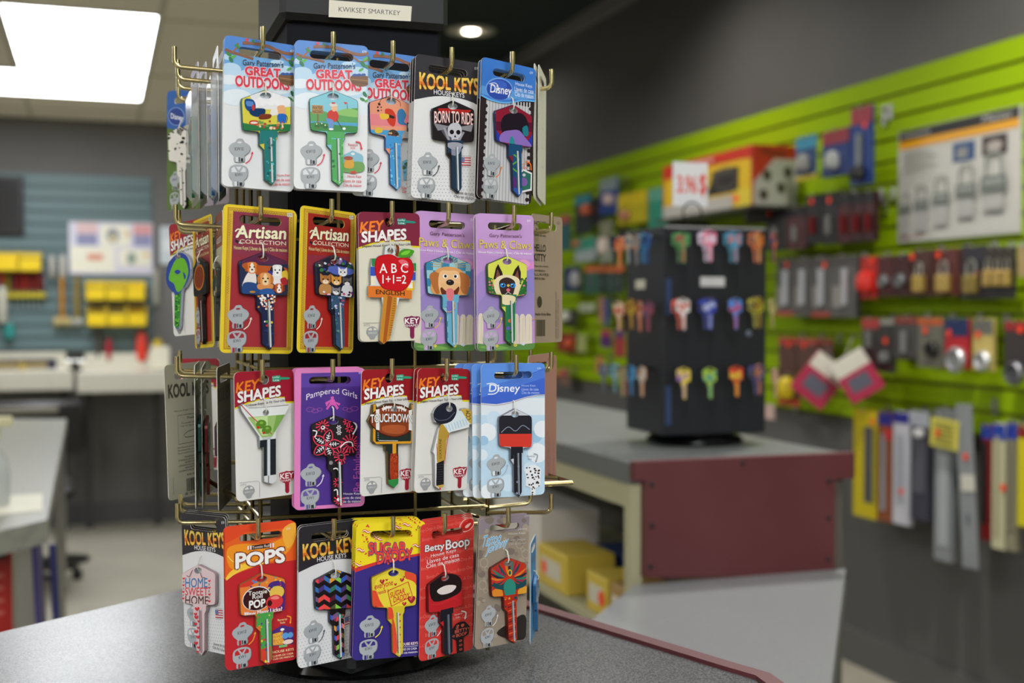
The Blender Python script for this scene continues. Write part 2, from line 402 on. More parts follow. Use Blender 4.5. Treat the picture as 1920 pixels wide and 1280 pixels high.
# lower connecting counter
q0, q1 = P(1190, 1079, Y=EY), P(1585, 1077, Y=EY); zl = (q0.z+q1.z)/2-.002
lp = [(q0.x, EY), (q1.x, EY)]
e1 = ext(lp[1], pz(1558, 1285, zl), 2.2); e0 = ext(lp[0], pz(1105, 1165, zl), 4.2)
hB = lambda pg, o: clip_half(pg, (B0[0]+nB.x*o, B0[1]+nB.y*o), (B1[0]+nB.x*o, B1[1]+nB.y*o), kl)
nB = Vector((-dB.y, dB.x)); nB = nB if nB.dot(Vector((.4, .5))) > 0 else -nB
kl = ((B1[0]-B0[0])*(EY-B0[1])-(B1[1]-B0[1])*(1.0-B0[0])) > 0
low = thing('low_counter', 'lower light grey counter slab between the checkout counter and the maroon panel', 'counter', (0, 0, 0))
m = MB(); m.prism(hB([e0, e1, (lp[1][0], EY-.001), (lp[0][0], EY-.001)], .01), zl-.035, zl, noisy('light_laminate', '7C7E80', '8A8C8E', 500, .3, 0, .4, .6, 2)); fixn(m.build('worktop', low))
m = MB(); m.prism(hB([(e0[0]+.06, e0[1]), (e1[0]-.04, e1[1]), (lp[1][0]-.03, EY-.02), (lp[0][0]+.04, EY-.02)], .012), 0, zl-.035, M('55565A', .6)); fixn(m.build('cabinet_body', low))
# boxes on the shelf
def carton(label, px0, px1, pyb, pyt, Xf, depth, colr, sticker=None, lab=None, group=None, w=None, cat='box'):
    a = P(px0, pyb, X=Xf); z0 = .765; k0 = P(px0, pyb, X=Xf).y; k1 = P(px1, pyb, X=Xf).y; y0, y1 = min(k0, k1), max(k0, k1)
    hgt = (pyb-pyt)/FPX*a.y*1.02
    t = thing('cardboard_box', label, cat, (Xf, (y0+y1)/2, z0), group=group)
    m = MB(); hw = (y1-y0)/2; m.box((0, -hw, .0005), (depth, hw, hgt), colr, .002); b2 = m.build('carton', t)
    m = MB(); m.box((-.0005, -hw*.6, hgt*.25), (.0005, hw*.75, hgt*.72), M('D9D4C0', .6)); m.build('label_sticker', t)
    if sticker: m = MB(); m.lathe([(.014, -.0012), (.014, -.0006)], (0, hw*sticker, hgt*.45), M('FF5A30', .6, 0), 16, 'X'); m.build('price_sticker', t)
    return t
ybx = M('DCC04A', .6)
carton('yellow box with orange dot on the open shelf, farther left of the two', 1008, 1062, 1096, 1022, XL+.015, .1, ybx, .5, group='yellow boxes on the shelf')
carton('yellow box with orange dot on the open shelf, nearer the cream post', 1100, 1138, 1138, 1062, XL+.02, .1, ybx, -.5, group='yellow boxes on the shelf')
carton('tan box beside the nearer yellow box on the open shelf', 1144, 1172, 1150, 1070, XL+.02, .1, M('B08D52', .6), group='boxes on the shelf')
def plainbox(label, x0, y0, z0, x1, y1, z1, mat, strip=None):
    t = thing('cardboard_box', label, 'box', ((x0+x1)/2, (y0+y1)/2, z0)); a, b_ = (x1-x0)/2, (y1-y0)/2
    m = MB(); m.box((-a, -b_, .0005), (a, b_, z1-z0), mat, .002); m.build('carton', t)
    m = MB(); m.box((-a*.9, -b_*.95, z1-z0), (a*.9, b_*.95, z1-z0+.0015), strip or mat); m.build('lid', t)
q = P(1085, 1085, X=XL+.05)
plainbox('dark blue box behind the farther yellow box', XL+.13, q.y-.12, .765, XL+.25, q.y+.12, .832, M('1D3160', .5), M('30456F', .5))
plainbox('long dark blue box behind the nearer yellow box', XL+.13, EY+.08, .765, XL+.26, q.y-.16, .815, M('1D2D55', .5), M('A09A78', .5))
plainbox('white box at the far end of the shelf beside the display', XL+.03, q.y+.16, .765, XL+.16, q.y+.46, .895, M('E6E0D8', .6), M('ECE8E0', .6))
# ================================================================ carded keys: printed art
TYPES = {'KW': (45, 94), 'ART': (47, 90), 'KS': (41, 81)}
def stadium(cx, cy, w, h, n=6):
    r = h/2; o = []
    for sx, a in ((1, -90), (-1, 90)):
        for k in range(n+1): t = R(a+180*k/n); o.append((cx+sx*(w/2-r)+r*math.cos(t), cy+r*math.sin(t)))
    return o
def card_art(kind, quad, base, side='E4E2DA'):
    W, H = TYPES[kind]; mb = MB(); a = Art(W, H, quad, mb)
    ol = rrect(-W/2, -H, W/2, 0, 3.2, 4)
    hole = ccw(stadium(0, -8.3, 27, 5.2)) if kind != 'KS' else ccw(ell(0, -5.8, 3.1, 3.1, 16))
    a.clip = ol; a.holes = [hole]; a.hole0 = hole; a.kind = kind
    ms, mb_ = M(side, .5), M('C2BFB2', .5)
    rings = [ol, hole]
    T = tessellate_polygon([[Vector((p[0], p[1], 0)) for p in r] for r in rings]); flat = [p for r in rings for p in r]
    mb.add([(p[0]*.001, 0, p[1]*.001) for p in flat], [list(t) for t in T], M(base, .35))
    mb.add([(p[0]*.001, .0005, p[1]*.001) for p in flat], [list(t) for t in T], mb_)
    for r in rings:
        n = len(r); mb.add([(p[0]*.001, 0, p[1]*.001) for p in r]+[(p[0]*.001, .0005, p[1]*.001) for p in r], [[i, (i+1) % n, n+(i+1) % n, n+i] for i in range(n)], ms)
    return a
def key_art(card, outline, base, side, hole=None, z=.9, th=2.2):
    """an extruded key standing off its card; outline in the card's picture frame"""
    k = Art(card.W, card.H, card.q, MB(), rough=.2)
    o = [k.mp(*p) for p in outline]; o = ccw(o); n = len(o)
    inn = []
    for i in range(n):
        p, q, r = o[i-1], o[i], o[(i+1) % n]; d = (r[0]-p[0], r[1]-p[1]); l = math.hypot(*d) or 1
        inn.append((q[0]-d[1]/l*.35, q[1]+d[0]/l*.35))
    hs = [ccw([k.mp(*p) for p in hole])] if hole else []
    rings = [inn]+hs
    T = tessellate_polygon([[Vector((p[0], p[1], 0)) for p in r] for r in rings]); flat = [p for r in rings for p in r]
    mt, ms = M(base, .28), M(side, .35, .3); Z = z+th
    k.mb.add([(p[0]*.001, -Z*.001, p[1]*.001) for p in flat], [list(t) for t in T], mt)
    vs = [(p[0]*.001, -z*.001, p[1]*.001) for p in o]+[(p[0]*.001, -(Z-.4)*.001, p[1]*.001) for p in o]+[(p[0]*.001, -Z*.001, p[1]*.001) for p in inn]
    k.mb.add(vs, [[j*n+i, j*n+(i+1) % n, (j+1)*n+(i+1) % n, (j+1)*n+i] for j in (0, 1) for i in range(n)], ms)
    if hs:
        h = hs[0]; m_ = len(h); k.mb.add([(p[0]*.001, -z*.001, p[1]*.001) for p in h]+[(p[0]*.001, -Z*.001, p[1]*.001) for p in h], [[i, (i+1) % m_, m_+(i+1) % m_, m_+i] for i in range(m_)], M('B8BCC0', .3, .6))
    k.z = Z; k.holes = hs; k.hc = hole and k.mp(sum(p[0] for p in hole)/len(hole), min(p[1] for p in hole)+2); k.Z = Z
    return k
BOW = [(.493, 0), (.955, .085), (.99, .10), (1, .13), (.995, .39), (.98, .43), (.93, .44), (.08, .43), (.03, .415), (.02, .37), (0, .13), (.02, .095)]
OUT = [(.47, .004), (.52, .004), (.955, .085), (.99, .10), (1, .13), (.995, .39), (.98, .43), (.93, .442), (.75, .447), (.73, .46), (.73, .505), (.69, .54), (.69, .945), (.61, 1), (.455, .94), (.44, .63), (.35, .58), (.35, .46), (.33, .445), (.08, .43), (.03, .415), (.02, .37), (0, .13), (.02, .095)]
def stdkey(card, xl, xr, yt, yb, base, side='4A4A44', lean=0, groove='C8D0D0', tilt=0):
    f = lambda u, v: (xl+(xr-xl)*u+lean*v, yt+(yb-yt)*v+tilt*(u-.5))
    hole = [f(*p) for p in ell(.485, .066, .115, .035, 16)]
    k = key_art(card, [f(*p) for p in OUT], base, side, hole); k.f = f
    cv = lambda pts: ccw([k.mp(*f(*p)) for p in pts])
    k.bow = cv([(.5+(u-.5)*.985, .22+(v-.22)*.985) for u, v in BOW])
    k.blade = cv([(.445, .5), (.685, .5), (.685, .94), (.61, .992), (.46, .938)]); k.sho = cv([(.36, .43), (.72, .43), (.72, .50), (.685, .54), (.36, .57)])
    k.groove = groove
    return k
def onbow(k): k.clip = k.bow; return k
def onblade(k): k.clip = k.blade; return k
def blade_fill(k, col):
    f = k.f; z = k.z+k.dz; k.z = z
    k.clip = k.blade; k.P(col, *f(.4, .5), *f(.75, .5), *f(.75, 1.01), *f(.4, 1.01), z=z)
    k.clip = k.sho; k.P(col, *f(.3, .43), *f(.75, .43), *f(.75, .5), *f(.3, .5), z=z); k.P(col, *f(.3, .5), *f(.445, .5), *f(.445, .6), *f(.3, .6), z=z)
def fin(k):
    k.clip = k.blade; f = k.f; s = abs(f(1, 0)[0]-f(0, 0)[0])
    k.S('55605F', .02*s, *f(.555, .49), *f(.575, .95)); k.S(k.groove, .035*s, *f(.585, .48), *f(.61, .97)); k.clip = None
    return k
def blobs(k, cols, n, x0, y0, x1, y1, r0, r1, seed=1):
    rn = random.Random(seed); z_ = k.z
    for i in range(n):
        k.z = z_+(i % 10)*k.dz
        cx, cy = rn.uniform(x0, x1), rn.uniform(y0, y1); r = rn.uniform(r0, r1); a = rn.uniform(0, 6)
        k.C(cols[i % len(cols)], [(cx+r*rn.uniform(.55, 1.1)*math.cos(a+t*1.05), cy+r*rn.uniform(.5, 1)*math.sin(a+t*1.05)) for t in range(6)], k=2)
def arrow(a, col, w, pts, hd=16):
    p = smoothp(pts, 4, False); a.S(col, w, p); (x1, y1), (x0, y0) = p[-1], p[-3]; d = math.hypot(x1-x0, y1-y0) or 1; dx, dy = (x1-x0)/d, (y1-y0)/d
    a.P(col, x1+dx*hd, y1+dy*hd, x1-dy*hd*.6, y1+dx*hd*.6, x1+dy*hd*.6, y1-dx*hd*.6)
G1 = ((398, 215), (812, 268), (797, 1155), (370, 1110)); G2 = ((815, 250), (1248, 265), (1238, 1145), (803, 1135))
G3 = ((25, 295), (432, 340), (400, 1195), (0, 1180)); K1 = ((388, 330), (770, 372), (742, 1215), (350, 1190)); D1 = ((778, 348), (1108, 408), (1065, 1225), (748, 1190))
A1Q = ((483, 95), (1028, 130), (980, 1215), (455, 1205)); A2Q = ((1060, 112), (1478, 145), (1430, 1200), (1025, 1215))
S0Q = ((50, 155), (508, 150), (520, 1115), (60, 1120)); P1Q = ((500, 150), (932, 158), (938, 1195), (455, 1185)); P2Q = ((932, 165), (1366, 168), (1376, 1178), (948, 1198))
S1Q = ((525, 205), (945, 205), (952, 1112), (550, 1105)); PGQ = ((955, 185), (1450, 190), (1440, 1170), (950, 1190))
S2Q = ((75, 205), (450, 185), (440, 1060), (55, 1095)); S3Q = ((470, 200), (838, 185), (805, 1040), (435, 1075)); D2Q = ((912, 160), (1365, 150), (1362, 1085), (915, 1110))
HMQ = ((140, 90), (450, 165), (460, 1095), (185, 1025)); POQ = ((450, 185), (935, 195), (930, 1165), (460, 1165)); CHQ = ((955, 205), (1378, 165), (1365, 1100), (950, 1185))
SUQ = ((35, 175), (505, 180), (475, 1115), (0, 1110)); BEQ = ((455, 150), (858, 190), (805, 1100), (480, 1090)); TAQ = ((870, 150), (1230, 120), (1170, 1000), (845, 1035))
def kwicons(a, arrowc='D0304A', cut='D8DADC', dy=0):
    q = a.q; a.q = G1
    bow = [(450, 850), (462, 832), (490, 832), (500, 850), (525, 866), (536, 890), (524, 915), (500, 935), (500, 968), (442, 968), (442, 935), (425, 915), (412, 885), (425, 862)]
    a.C('6E7376', [(x+3, y+3) for x, y in bow], k=2); a.C('A9AEB1', bow, k=2); a.E(cut, 474, 853, 13, 6)
    a.T('4A4E52', 'KW10', 446, 882, 496, 902, b=.03); a.Rc(cut, 450, 940, 464, 970); a.Rc('1E2126', 468, 942, 474, 968); a.Rc('1E2126', 480, 948, 493, 968)
    b1 = [(465, 984), (500, 992), (518, 1012), (518, 1050), (508, 1070), (494, 1082), (494, 1112), (432, 1112), (432, 1082), (416, 1066), (410, 1040), (414, 1005), (430, 990)]
    a.C('6E7376', [(x+3, y+3) for x, y in b1], k=2); a.C('A9AEB1', b1, k=2)
    a.P(cut, 424, 1030, 424, 1008, 440, 996, 458, 1030); a.P(cut, 450, 998, 484, 998, 467, 1020); a.P(cut, 507, 1030, 507, 1012, 494, 1000, 476, 1030)
    a.T('4A4E52', 'KW1', 446, 1036, 486, 1055, b=.03); a.Rc(cut, 440, 1086, 454, 1114); a.Rc('1E2126', 458, 1086, 463, 1112); a.Rc('1E2126', 470, 1092, 486, 1112)
    arrow(a, arrowc, 6, [(506, 980), (530, 962), (542, 938), (546, 922)], 14)
    a.q = q
def outdoors(q):
    a = card_art('KW', q, 'E3E5E6'); a.src(G1)
    a.P('4F86D0', 390, 200, 830, 200, 830, 420, 390, 400); a.P('6FA8DC', 390, 330, 830, 350, 830, 470, 390, 440)
    for (x, y, rx, ry) in ((430, 420, 60, 40), (560, 460, 110, 45), (730, 430, 90, 40), (450, 520, 80, 60), (640, 540, 130, 70), (790, 560, 50, 90), (415, 345, 30, 18), (700, 370, 40, 14)): a.E('BBD8EC', x, y, rx, ry)
    for (x, y, rx, ry) in ((420, 480, 55, 30), (540, 500, 90, 35), (700, 520, 100, 45), (460, 585, 90, 50), (780, 640, 40, 70), (650, 630, 150, 60)): a.E('E0EAF0', x, y, rx, ry)
    a.P('E3E5E6', 370, 640, 820, 690, 820, 1170, 360, 1120)
    a.S('8A5B42', 16, 400, 300, 440, 318, 500, 335, 560, 355, smooth=True); a.S('9A6A4C', 10, 440, 318, 470, 285, 470, 262, smooth=True)
    a.S('8A5B42', 18, 500, 262, 560, 262, 640, 275, 700, 300, 760, 318, 812, 312, smooth=True); a.S('9A6A4C', 9, 700, 300, 740, 345, 770, 362, 812, 352, smooth=True)
    for i, (x, y, r) in enumerate(((420, 330, 20), (445, 345, 18), (432, 362, 20), (470, 282, 18), (490, 298, 16), (560, 250, 14), (610, 262, 14), (795, 345, 18), (780, 375, 22), (805, 392, 18), (770, 410, 16), (790, 560, 20), (775, 590, 18), (800, 600, 14))):
        a.E(('3E8B4A', '5CB050', '2F7A52')[i % 3], x, y, r, r*.5, 10, (35, -30, 60)[i % 3])
    a.E('D8453C', 524, 243, 9, 10, 10); a.T('F0F0F0', 'KW', 778, 294, 803, 310)
    a.T('3A3440', "Gary Patterson's", 498, 358, 735, 404, b=.015, rise=10)
    a.T('D8344C', 'GREAT', 512, 400, 716, 450, b=.12, rise=14, out=('F4E8E8', .03)); a.T('D8344C', 'OUTDOORS', 455, 456, 768, 518, b=.11, rise=20, out=('F4E8E8', .03))
    a.C('7A5638', 706, 452, 740, 440, 812, 455, 812, 500, 760, 512, 715, 490); a.S('A88458', 4, 712, 465, 812, 480); a.S('5A3C26', 4, 715, 480, 812, 498)
    for x in (732, 756, 782): a.E('3C5AA0', x, 442, 14, 9)
    kwicons(a, 'D8304A')
    return a
def houselines(a, col, y0, x1=772, x0=665, dy=26, s=('House Keys', 'Llaves de casa', 'Clés de maison')):
    for i, t in enumerate(s): a.T(col, t, x1-(80 if i == 0 else 105)*(x1-x0)/107, y0+dy*i, x1, y0+dy*i+17, b=.02)
def c_bbq():
    a = outdoors(G1); houselines(a, 'D8304A', 1046, 772)
    k = stdkey(a, 478, 770, 540, 1115, 'D8CE4A', '1E5A5A'); onbow(k)
    k.P('E6E6E8', 520, 560, 580, 560, 640, 545, 780, 590, 780, 640, 640, 660, 560, 650); 
    for x, y, r in ((560, 625, 26), (600, 610, 30), (650, 605, 32), (700, 610, 30), (740, 615, 26), (620, 580, 26), (680, 578, 24)): k.E('F0F0F2', x, y, r)
    k.C('1F4E8C', 500, 600, 548, 605, 560, 650, 530, 675, 500, 650); k.C('173A66', 530, 660, 610, 655, 612, 690, 570, 705, 530, 690)
    k.C('5A8AC8', 505, 612, 545, 615, 545, 640, 510, 640, k=2)
    k.P('E8E4DC', 650, 660, 690, 640, 700, 690, 640, 700); k.C('E8B080', 690, 640, 730, 638, 735, 690, 700, 700, 690, 670); k.C('2C6AC0', 690, 690, 738, 690, 735, 740, 695, 740)
    k.S('3A4A50', 4, 735, 690, 748, 710, 740, 740, smooth=True); k.C('C83A30', 528, 728, 572, 728, 575, 752, 525, 752); k.E('E8E0D0', 550, 740, 22, 7); k.E('D83A30', 546, 650, 8, 18); k.C('7A3A24', 590, 690, 650, 690, 640, 715, 580, 718)
    k.C('2E7A46', 470, 745, 560, 755, 640, 750, 790, 755, 790, 830, 470, 830)
    blobs(k, ['C8784A', 'E0B070', 'A84A34', 'F0D8C0', '6AA050'], 26, 520, 730, 740, 775, 6, 13, 3)
    k.S('3C4A60', 3, 690, 545, 700, 552, 715, 548); k.E('1E6A60', 560, 790, 80, 8)
    blade_fill(k, '2A7A78'); onblade(k); blobs(k, ['4FB0B8', '1E5A60', '6CC4C8', '2F8A70'], 34, 600, 800, 690, 1110, 5, 12, 5)
    return a, fin(k)
def c_golf():
    a = outdoors(G2); a.src(G2); houselines(a, 'D8304A', 1046, 1203, 1092)
    a.T('C83A48', 'Reverse', 1124, 855, 1182, 870); a.T('C83A48', 'Side', 1138, 874, 1166, 888); arrow(a, 'D8304A', 8, [(1168, 845), (1195, 850), (1203, 880)], 14)
    m = [(1100, 925), (1150, 898), (1205, 920), (1215, 935), (1212, 1020), (1095, 1028), (1087, 940)]
    a.P('86B9CC', m); a.C('6A9E50', 1090, 980, 1150, 965, 1214, 970, 1212, 1022, 1095, 1028); a.C('D8A030', 1110, 950, 1150, 950, 1155, 1000, 1100, 1000); a.E('A04A30', 1125, 945, 28, 12); a.P('C84830', 1135, 1025, 1165, 1018, 1175, 1036, 1140, 1038); a.E('E6E8EA', 1152, 918, 12, 8)
    k = stdkey(a, 890, 1180, 545, 1118, '7EC4D4', '1E5A40'); onbow(k)
    k.C('5AA05A', 880, 690, 960, 670, 1040, 690, 1100, 660, 1190, 650, 1190, 740, 880, 760); k.C('8ABF6A', 1060, 668, 1120, 650, 1190, 668, 1190, 700, 1060, 690)
    k.Rc('4FA0C8', 880, 735, 1190, 770); k.C('3A8A48', 880, 755, 960, 740, 1050, 752, 1190, 760, 1190, 820, 880, 820)
    k.RR('B8905A', 905, 638, 972, 690, 4); k.T('4A3424', 'WATER', 908, 645, 966, 663, b=.03); k.T('4A3424', 'HAZARD', 910, 668, 970, 686, b=.03); k.Rc('8A6438', 936, 690, 944, 780)
    k.S('4A4A4A', 3, 1112, 615, 1116, 655); k.P('D83A34', 1092, 612, 1114, 614, 1104, 628)
    k.C('C83428', 995, 690, 1010, 668, 1040, 662, 1062, 690, 1055, 725, 1020, 735, 1000, 715); k.C('E8B48C', 1020, 640, 1048, 636, 1056, 660, 1035, 672, 1020, 660); k.C('D8D4CC', 1008, 632, 1030, 618, 1052, 628, 1056, 638, 1020, 642); k.E('C83428', 1032, 622, 12, 5)
    k.C('6A92C8', 985, 715, 1030, 725, 1028, 775, 1005, 775, 1000, 745); k.S('3C3C3C', 4, 1050, 720, 1085, 775); k.E('F0F0F0', 1095, 772, 10, 8); k.E('F0F0F0', 1018, 778, 14, 6)
    for x, y in ((935, 760), (965, 755), (985, 765)): k.C('2F6A30', x-14, y+8, x-8, y-10, x, y-14, x+8, y-8, x+14, y+8); k.E('F0F0D0', x-2, y-9, 4, 4)
    blade_fill(k, '4EA85C'); onblade(k); k.E('6AC0D0', 1040, 815, 60, 22); blobs(k, ['3A8A48', '6CC070', '2F7A40'], 24, 1010, 850, 1100, 1110, 5, 13, 6)
    return a, fin(k)
def c_sea():
    a = outdoors(G3); a.src(G3); houselines(a, 'D8304A', 1092, 400, 290, 22)
    a.T('C83A48', 'Reverse', 325, 900, 375, 915); a.T('C83A48', 'Side', 335, 920, 362, 933)
    a.P('7AB4D0', 295, 965, 340, 945, 390, 960, 388, 1080, 300, 1075); blobs(a, ['4F8AA0', 'C0A060', '4A6A50'], 14, 305, 980, 380, 1060, 8, 16, 4)
    k = stdkey(a, 92, 362, 575, 1140, 'E89A7A', '1E4A80', tilt=20); onbow(k)
    k.Rc('E88890', 80, 690, 380, 760); k.Rc('4FA0D0', 80, 785, 380, 860); k.C('D0402C', 185, 665, 225, 660, 250, 700, 240, 760, 205, 740); k.C('2A2A2A', 195, 690, 240, 700, 238, 715, 200, 705, k=2); k.C('E8C040', 155, 690, 205, 690, 205, 715, 165, 720)
    k.C('3A7AA8', 262, 668, 290, 655, 312, 690, 300, 730, 320, 750, 270, 745, 260, 710); k.C('A0A4A0', 300, 790, 330, 770, 362, 790, 362, 830, 290, 825); k.RR('444A50', 315, 735, 358, 790, 4); k.RR('C0C8C8', 322, 745, 350, 770, 3)
    k.C('4A3A30', 205, 795, 235, 780, 265, 800, 260, 835, 210, 830); blobs(k, ['B84A34', 'D0B080', '2A2A2A'], 12, 210, 790, 262, 830, 5, 9, 8); k.C('E0C040', 125, 790, 140, 770, 170, 780, 165, 800, 135, 805)
    k.S('3C2E2A', 3, 150, 640, 165, 600, 220, 590, 270, 610, 280, 640, smooth=True); blobs(k, ['3A302C'], 6, 125, 625, 165, 670, 4, 9, 2)
    blade_fill(k, '4A9AD4'); onblade(k); blobs(k, ['6AB8E4', '3A80C0', '7CC8E8'], 30, 190, 840, 290, 1140, 6, 14, 9); k.sho and None
    return a, fin(k)
def kool(q, dots='B4B6BA'):
    a = card_art('KW', q, 'E2E2E2'); a.src(K1)
    for i in range(20):
        for j in range(20):
            x, y = 355+i*20+(j % 2)*10, 815+j*20; r = 1.2+3.6*min(1, j/16)
            a.z = .02; a.dz = 0; a.E(dots, x-j*.4, y, r, r, 4)
    a.dz = .012; a.z = .04
    a.P('2A282E', [(360, 310), (790, 350), (790, 645)]+[(770-i*39, 628-40*(1-(1-i/5)**2)-2*i) for i in range(1, 10)]+[(378, 605), (360, 605)])
    a.T('D8DADC', 'KW', 735, 395, 762, 412)
    return a
def koollogo(a):
    a.T('E8A030', 'KOOL KEYS', 408, 452, 756, 526, b=.085, rise=24, grow=.34, out=('4A2A10', .025, .05), bands=[(.3, 'F0D060'), (.55, 'F0A83A'), (.8, 'DC7A24'), (1.1, 'F0C050')])
    a.T('E6E6E8', 'HOUSE KEYS', 490, 540, 672, 568, b=.03, rise=15)
def flag(a, x=645, y=940, w=66, h=50):
    for i in range(7): a.Rc('C04048' if i % 2 == 0 else 'E8E4E4', x, y+h*i/7, x+w, y+h*(i+1)/7)
    a.Rc('3A4E90', x, y, x+w*.42, y+h*.55)
    for i in range(3):
        for j in range(4): a.E('E0E4F0', x+w*(.06+.1*j), y+h*(.1+.16*i), 2, 2, 5)
    a.T('8A8C92', 'MADE IN', x+5, y-12, x+w-5, y-4, b=0); a.T('8A8C92', 'U.S.A.', x+5, y+h+4, x+w-10, y+h+12, b=0)
def kwtail(a): a.T('4A4A50', 'Llaves de casa', 618, 1142, 728, 1160, b=0, rise=10); a.T('4A4A50', 'Clés de maison', 608, 1166, 728, 1184, b=0, rise=10)
def heart(k, col, x, y, s): k.C(col, x, y+s, x-s, y-s*.1, x-s*.85, y-s*.8, x-s*.35, y-s*.85, x, y-s*.35, x+s*.35, y-s*.85, x+s*.85, y-s*.8, x+s, y-s*.1, k=3)
def c_skull():
    a = kool(K1); koollogo(a); flag(a); kwtail(a); kwicons(a, '4A4C54', 'E2E2E2'); a.src(K1)
    k = stdkey(a, 465, 722, 605, 1160, '1A1216', '0E0E14'); onbow(k)
    k.C('B02420', 500, 660, 540, 690, 600, 672, 660, 690, 700, 660, 650, 660, 600, 655, 540, 655)
    k.T('E8D8D0', 'BORN TO RIDE', 480, 676, 712, 745, b=.04, rise=6, arch=8, out=('B02A24', .03))
    k.P('8A8A90', 475, 745, 560, 760, 640, 760, 715, 745, 700, 790, 600, 770, 500, 790)
    k.P('5A5A62', 520, 790, 560, 765, 590, 840, 560, 850)
    k.C('C2C2C8', 560, 775, 580, 745, 620, 740, 642, 770, 640, 815, 625, 830, 620, 850, 585, 850, 580, 828, 562, 815)
    k.E('1A1418', 583, 795, 13, 14); k.E('1A1418', 622, 795, 13, 14); k.P('1A1418', 602, 810, 610, 826, 596, 826); k.Rc('2A2428', 590, 838, 616, 841)
    k.P('9A9AA2', 530, 770, 545, 770, 575, 850, 560, 850); k.P('9A9AA2', 650, 790, 660, 795, 630, 850, 620, 845)
    blade_fill(k, '24384E'); onblade(k); k.C('8A8CA0', 560, 885, 595, 870, 640, 885, 620, 930, 580, 930); k.clip = k.sho; k.C('A0A0AC', 548, 868, 600, 855, 650, 868, 625, 895, 575, 895)
    return a, fin(k)
def c_disney_dark():
    a = card_art('KW', D1, '2A1E22'); a.src(D1)
    a.P('B4B4B6', 805, 600, 1075, 640, 1050, 1240, 770, 1210)
    for i in range(15): a.S('D2D2D4', 7, 815+i*18, 610, 815+i*18-22, 1225)
    for i in range(14): a.E('2A1E22', 800-i*2.6, 640+i*42, 12); a.E('2A1E22', 1072-i*2.6, 650+i*42, 12)
    a.P('3A78CC', [(760, 330), (1130, 380), (1130, 600), (1090, 605), (1020, 600), (960, 612), (900, 618), (830, 605), (760, 578)])
    a.S('6AB4EC', 9, 770, 578, 830, 605, 900, 618, 960, 612, 1020, 600, 1100, 603, smooth=True)
    a.P('5A9ADC', 770, 520, 1110, 560, 1100, 590, 900, 600, 770, 570)
    a.E('7AA8E4', 878, 537, 82, 68); a.E('2A4AA8', 879, 540, 77, 63); a.E('3C64C4', 870, 515, 55, 30)
    a.T('F0F4FA', 'Disney', 822, 510, 948, 575, b=.03, sh=.1, rise=12); a.S('F0F4FA', 4, 818, 510, 850, 502, 870, 520, 862, 552, 835, 556, smooth=True)
    a.T('E8F0FA', 'House Keys', 976, 490, 1080, 516, b=.01, rise=14); a.T('E8F0FA', 'Llaves de casa', 970, 518, 1088, 545, b=.01, rise=14); a.T('E8F0FA', 'Clés de maison', 972, 548, 1086, 575, b=.01, rise=14)
    a.T('E8F0FA', 'KW', 1066, 425, 1086, 440)
    kwicons(a, 'E8802C', 'C8C8CA'); a.src(D1)
    a.T('E07830', 'Reverse', 1000, 975, 1044, 988); a.T('E07830', 'Side', 1010, 998, 1040, 1010); arrow(a, 'E8702C', 7, [(1030, 965), (1058, 980), (1062, 1010)], 12)
    a.P('E0E0E0', 975, 1045, 1015, 1012, 1068, 1035, 1064, 1140, 1000, 1156, 975, 1120); a.P('2A6A5A', 982, 1050, 1016, 1024, 1060, 1042, 1056, 1130, 1004, 1144, 984, 1112); a.E('7A5AA0', 1015, 1090, 24, 26); a.E('C8C8D8', 1018, 1048, 10, 9)
    k = stdkey(a, 838, 1062, 630, 1180, '8A1830', '16264A', tilt=26); onbow(k)
    k.Rc('5A1430', 830, 735, 1070, 790); k.C('1E1420', 890, 700, 950, 680, 1010, 690, 1040, 760, 1010, 830, 900, 830, 870, 760); k.P('2438A0', 830, 770, 880, 840, 930, 900, 830, 900); k.P('2438A0', 1068, 790, 1030, 850, 990, 900, 1068, 900)
    k.C('8A6CB8', 862, 850, 880, 800, 930, 785, 980, 785, 1020, 830, 1055, 880, 1000, 905, 930, 900); k.C('2A8A90', 920, 850, 935, 820, 952, 850, 950, 900, 920, 900); k.C('1E7A88', 1000, 770, 1030, 755, 1035, 810, 1010, 815)
    blade_fill(k, '1A4A70'); onblade(k); k.S('5AA040', 9, 945, 930, 975, 960, 930, 1000, 975, 1040, smooth=True); k.E('5A2A70', 940, 1100, 20, 40); k.Rc('2A5AA8', 920, 1130, 1000, 1190)
    return a, fin(k)
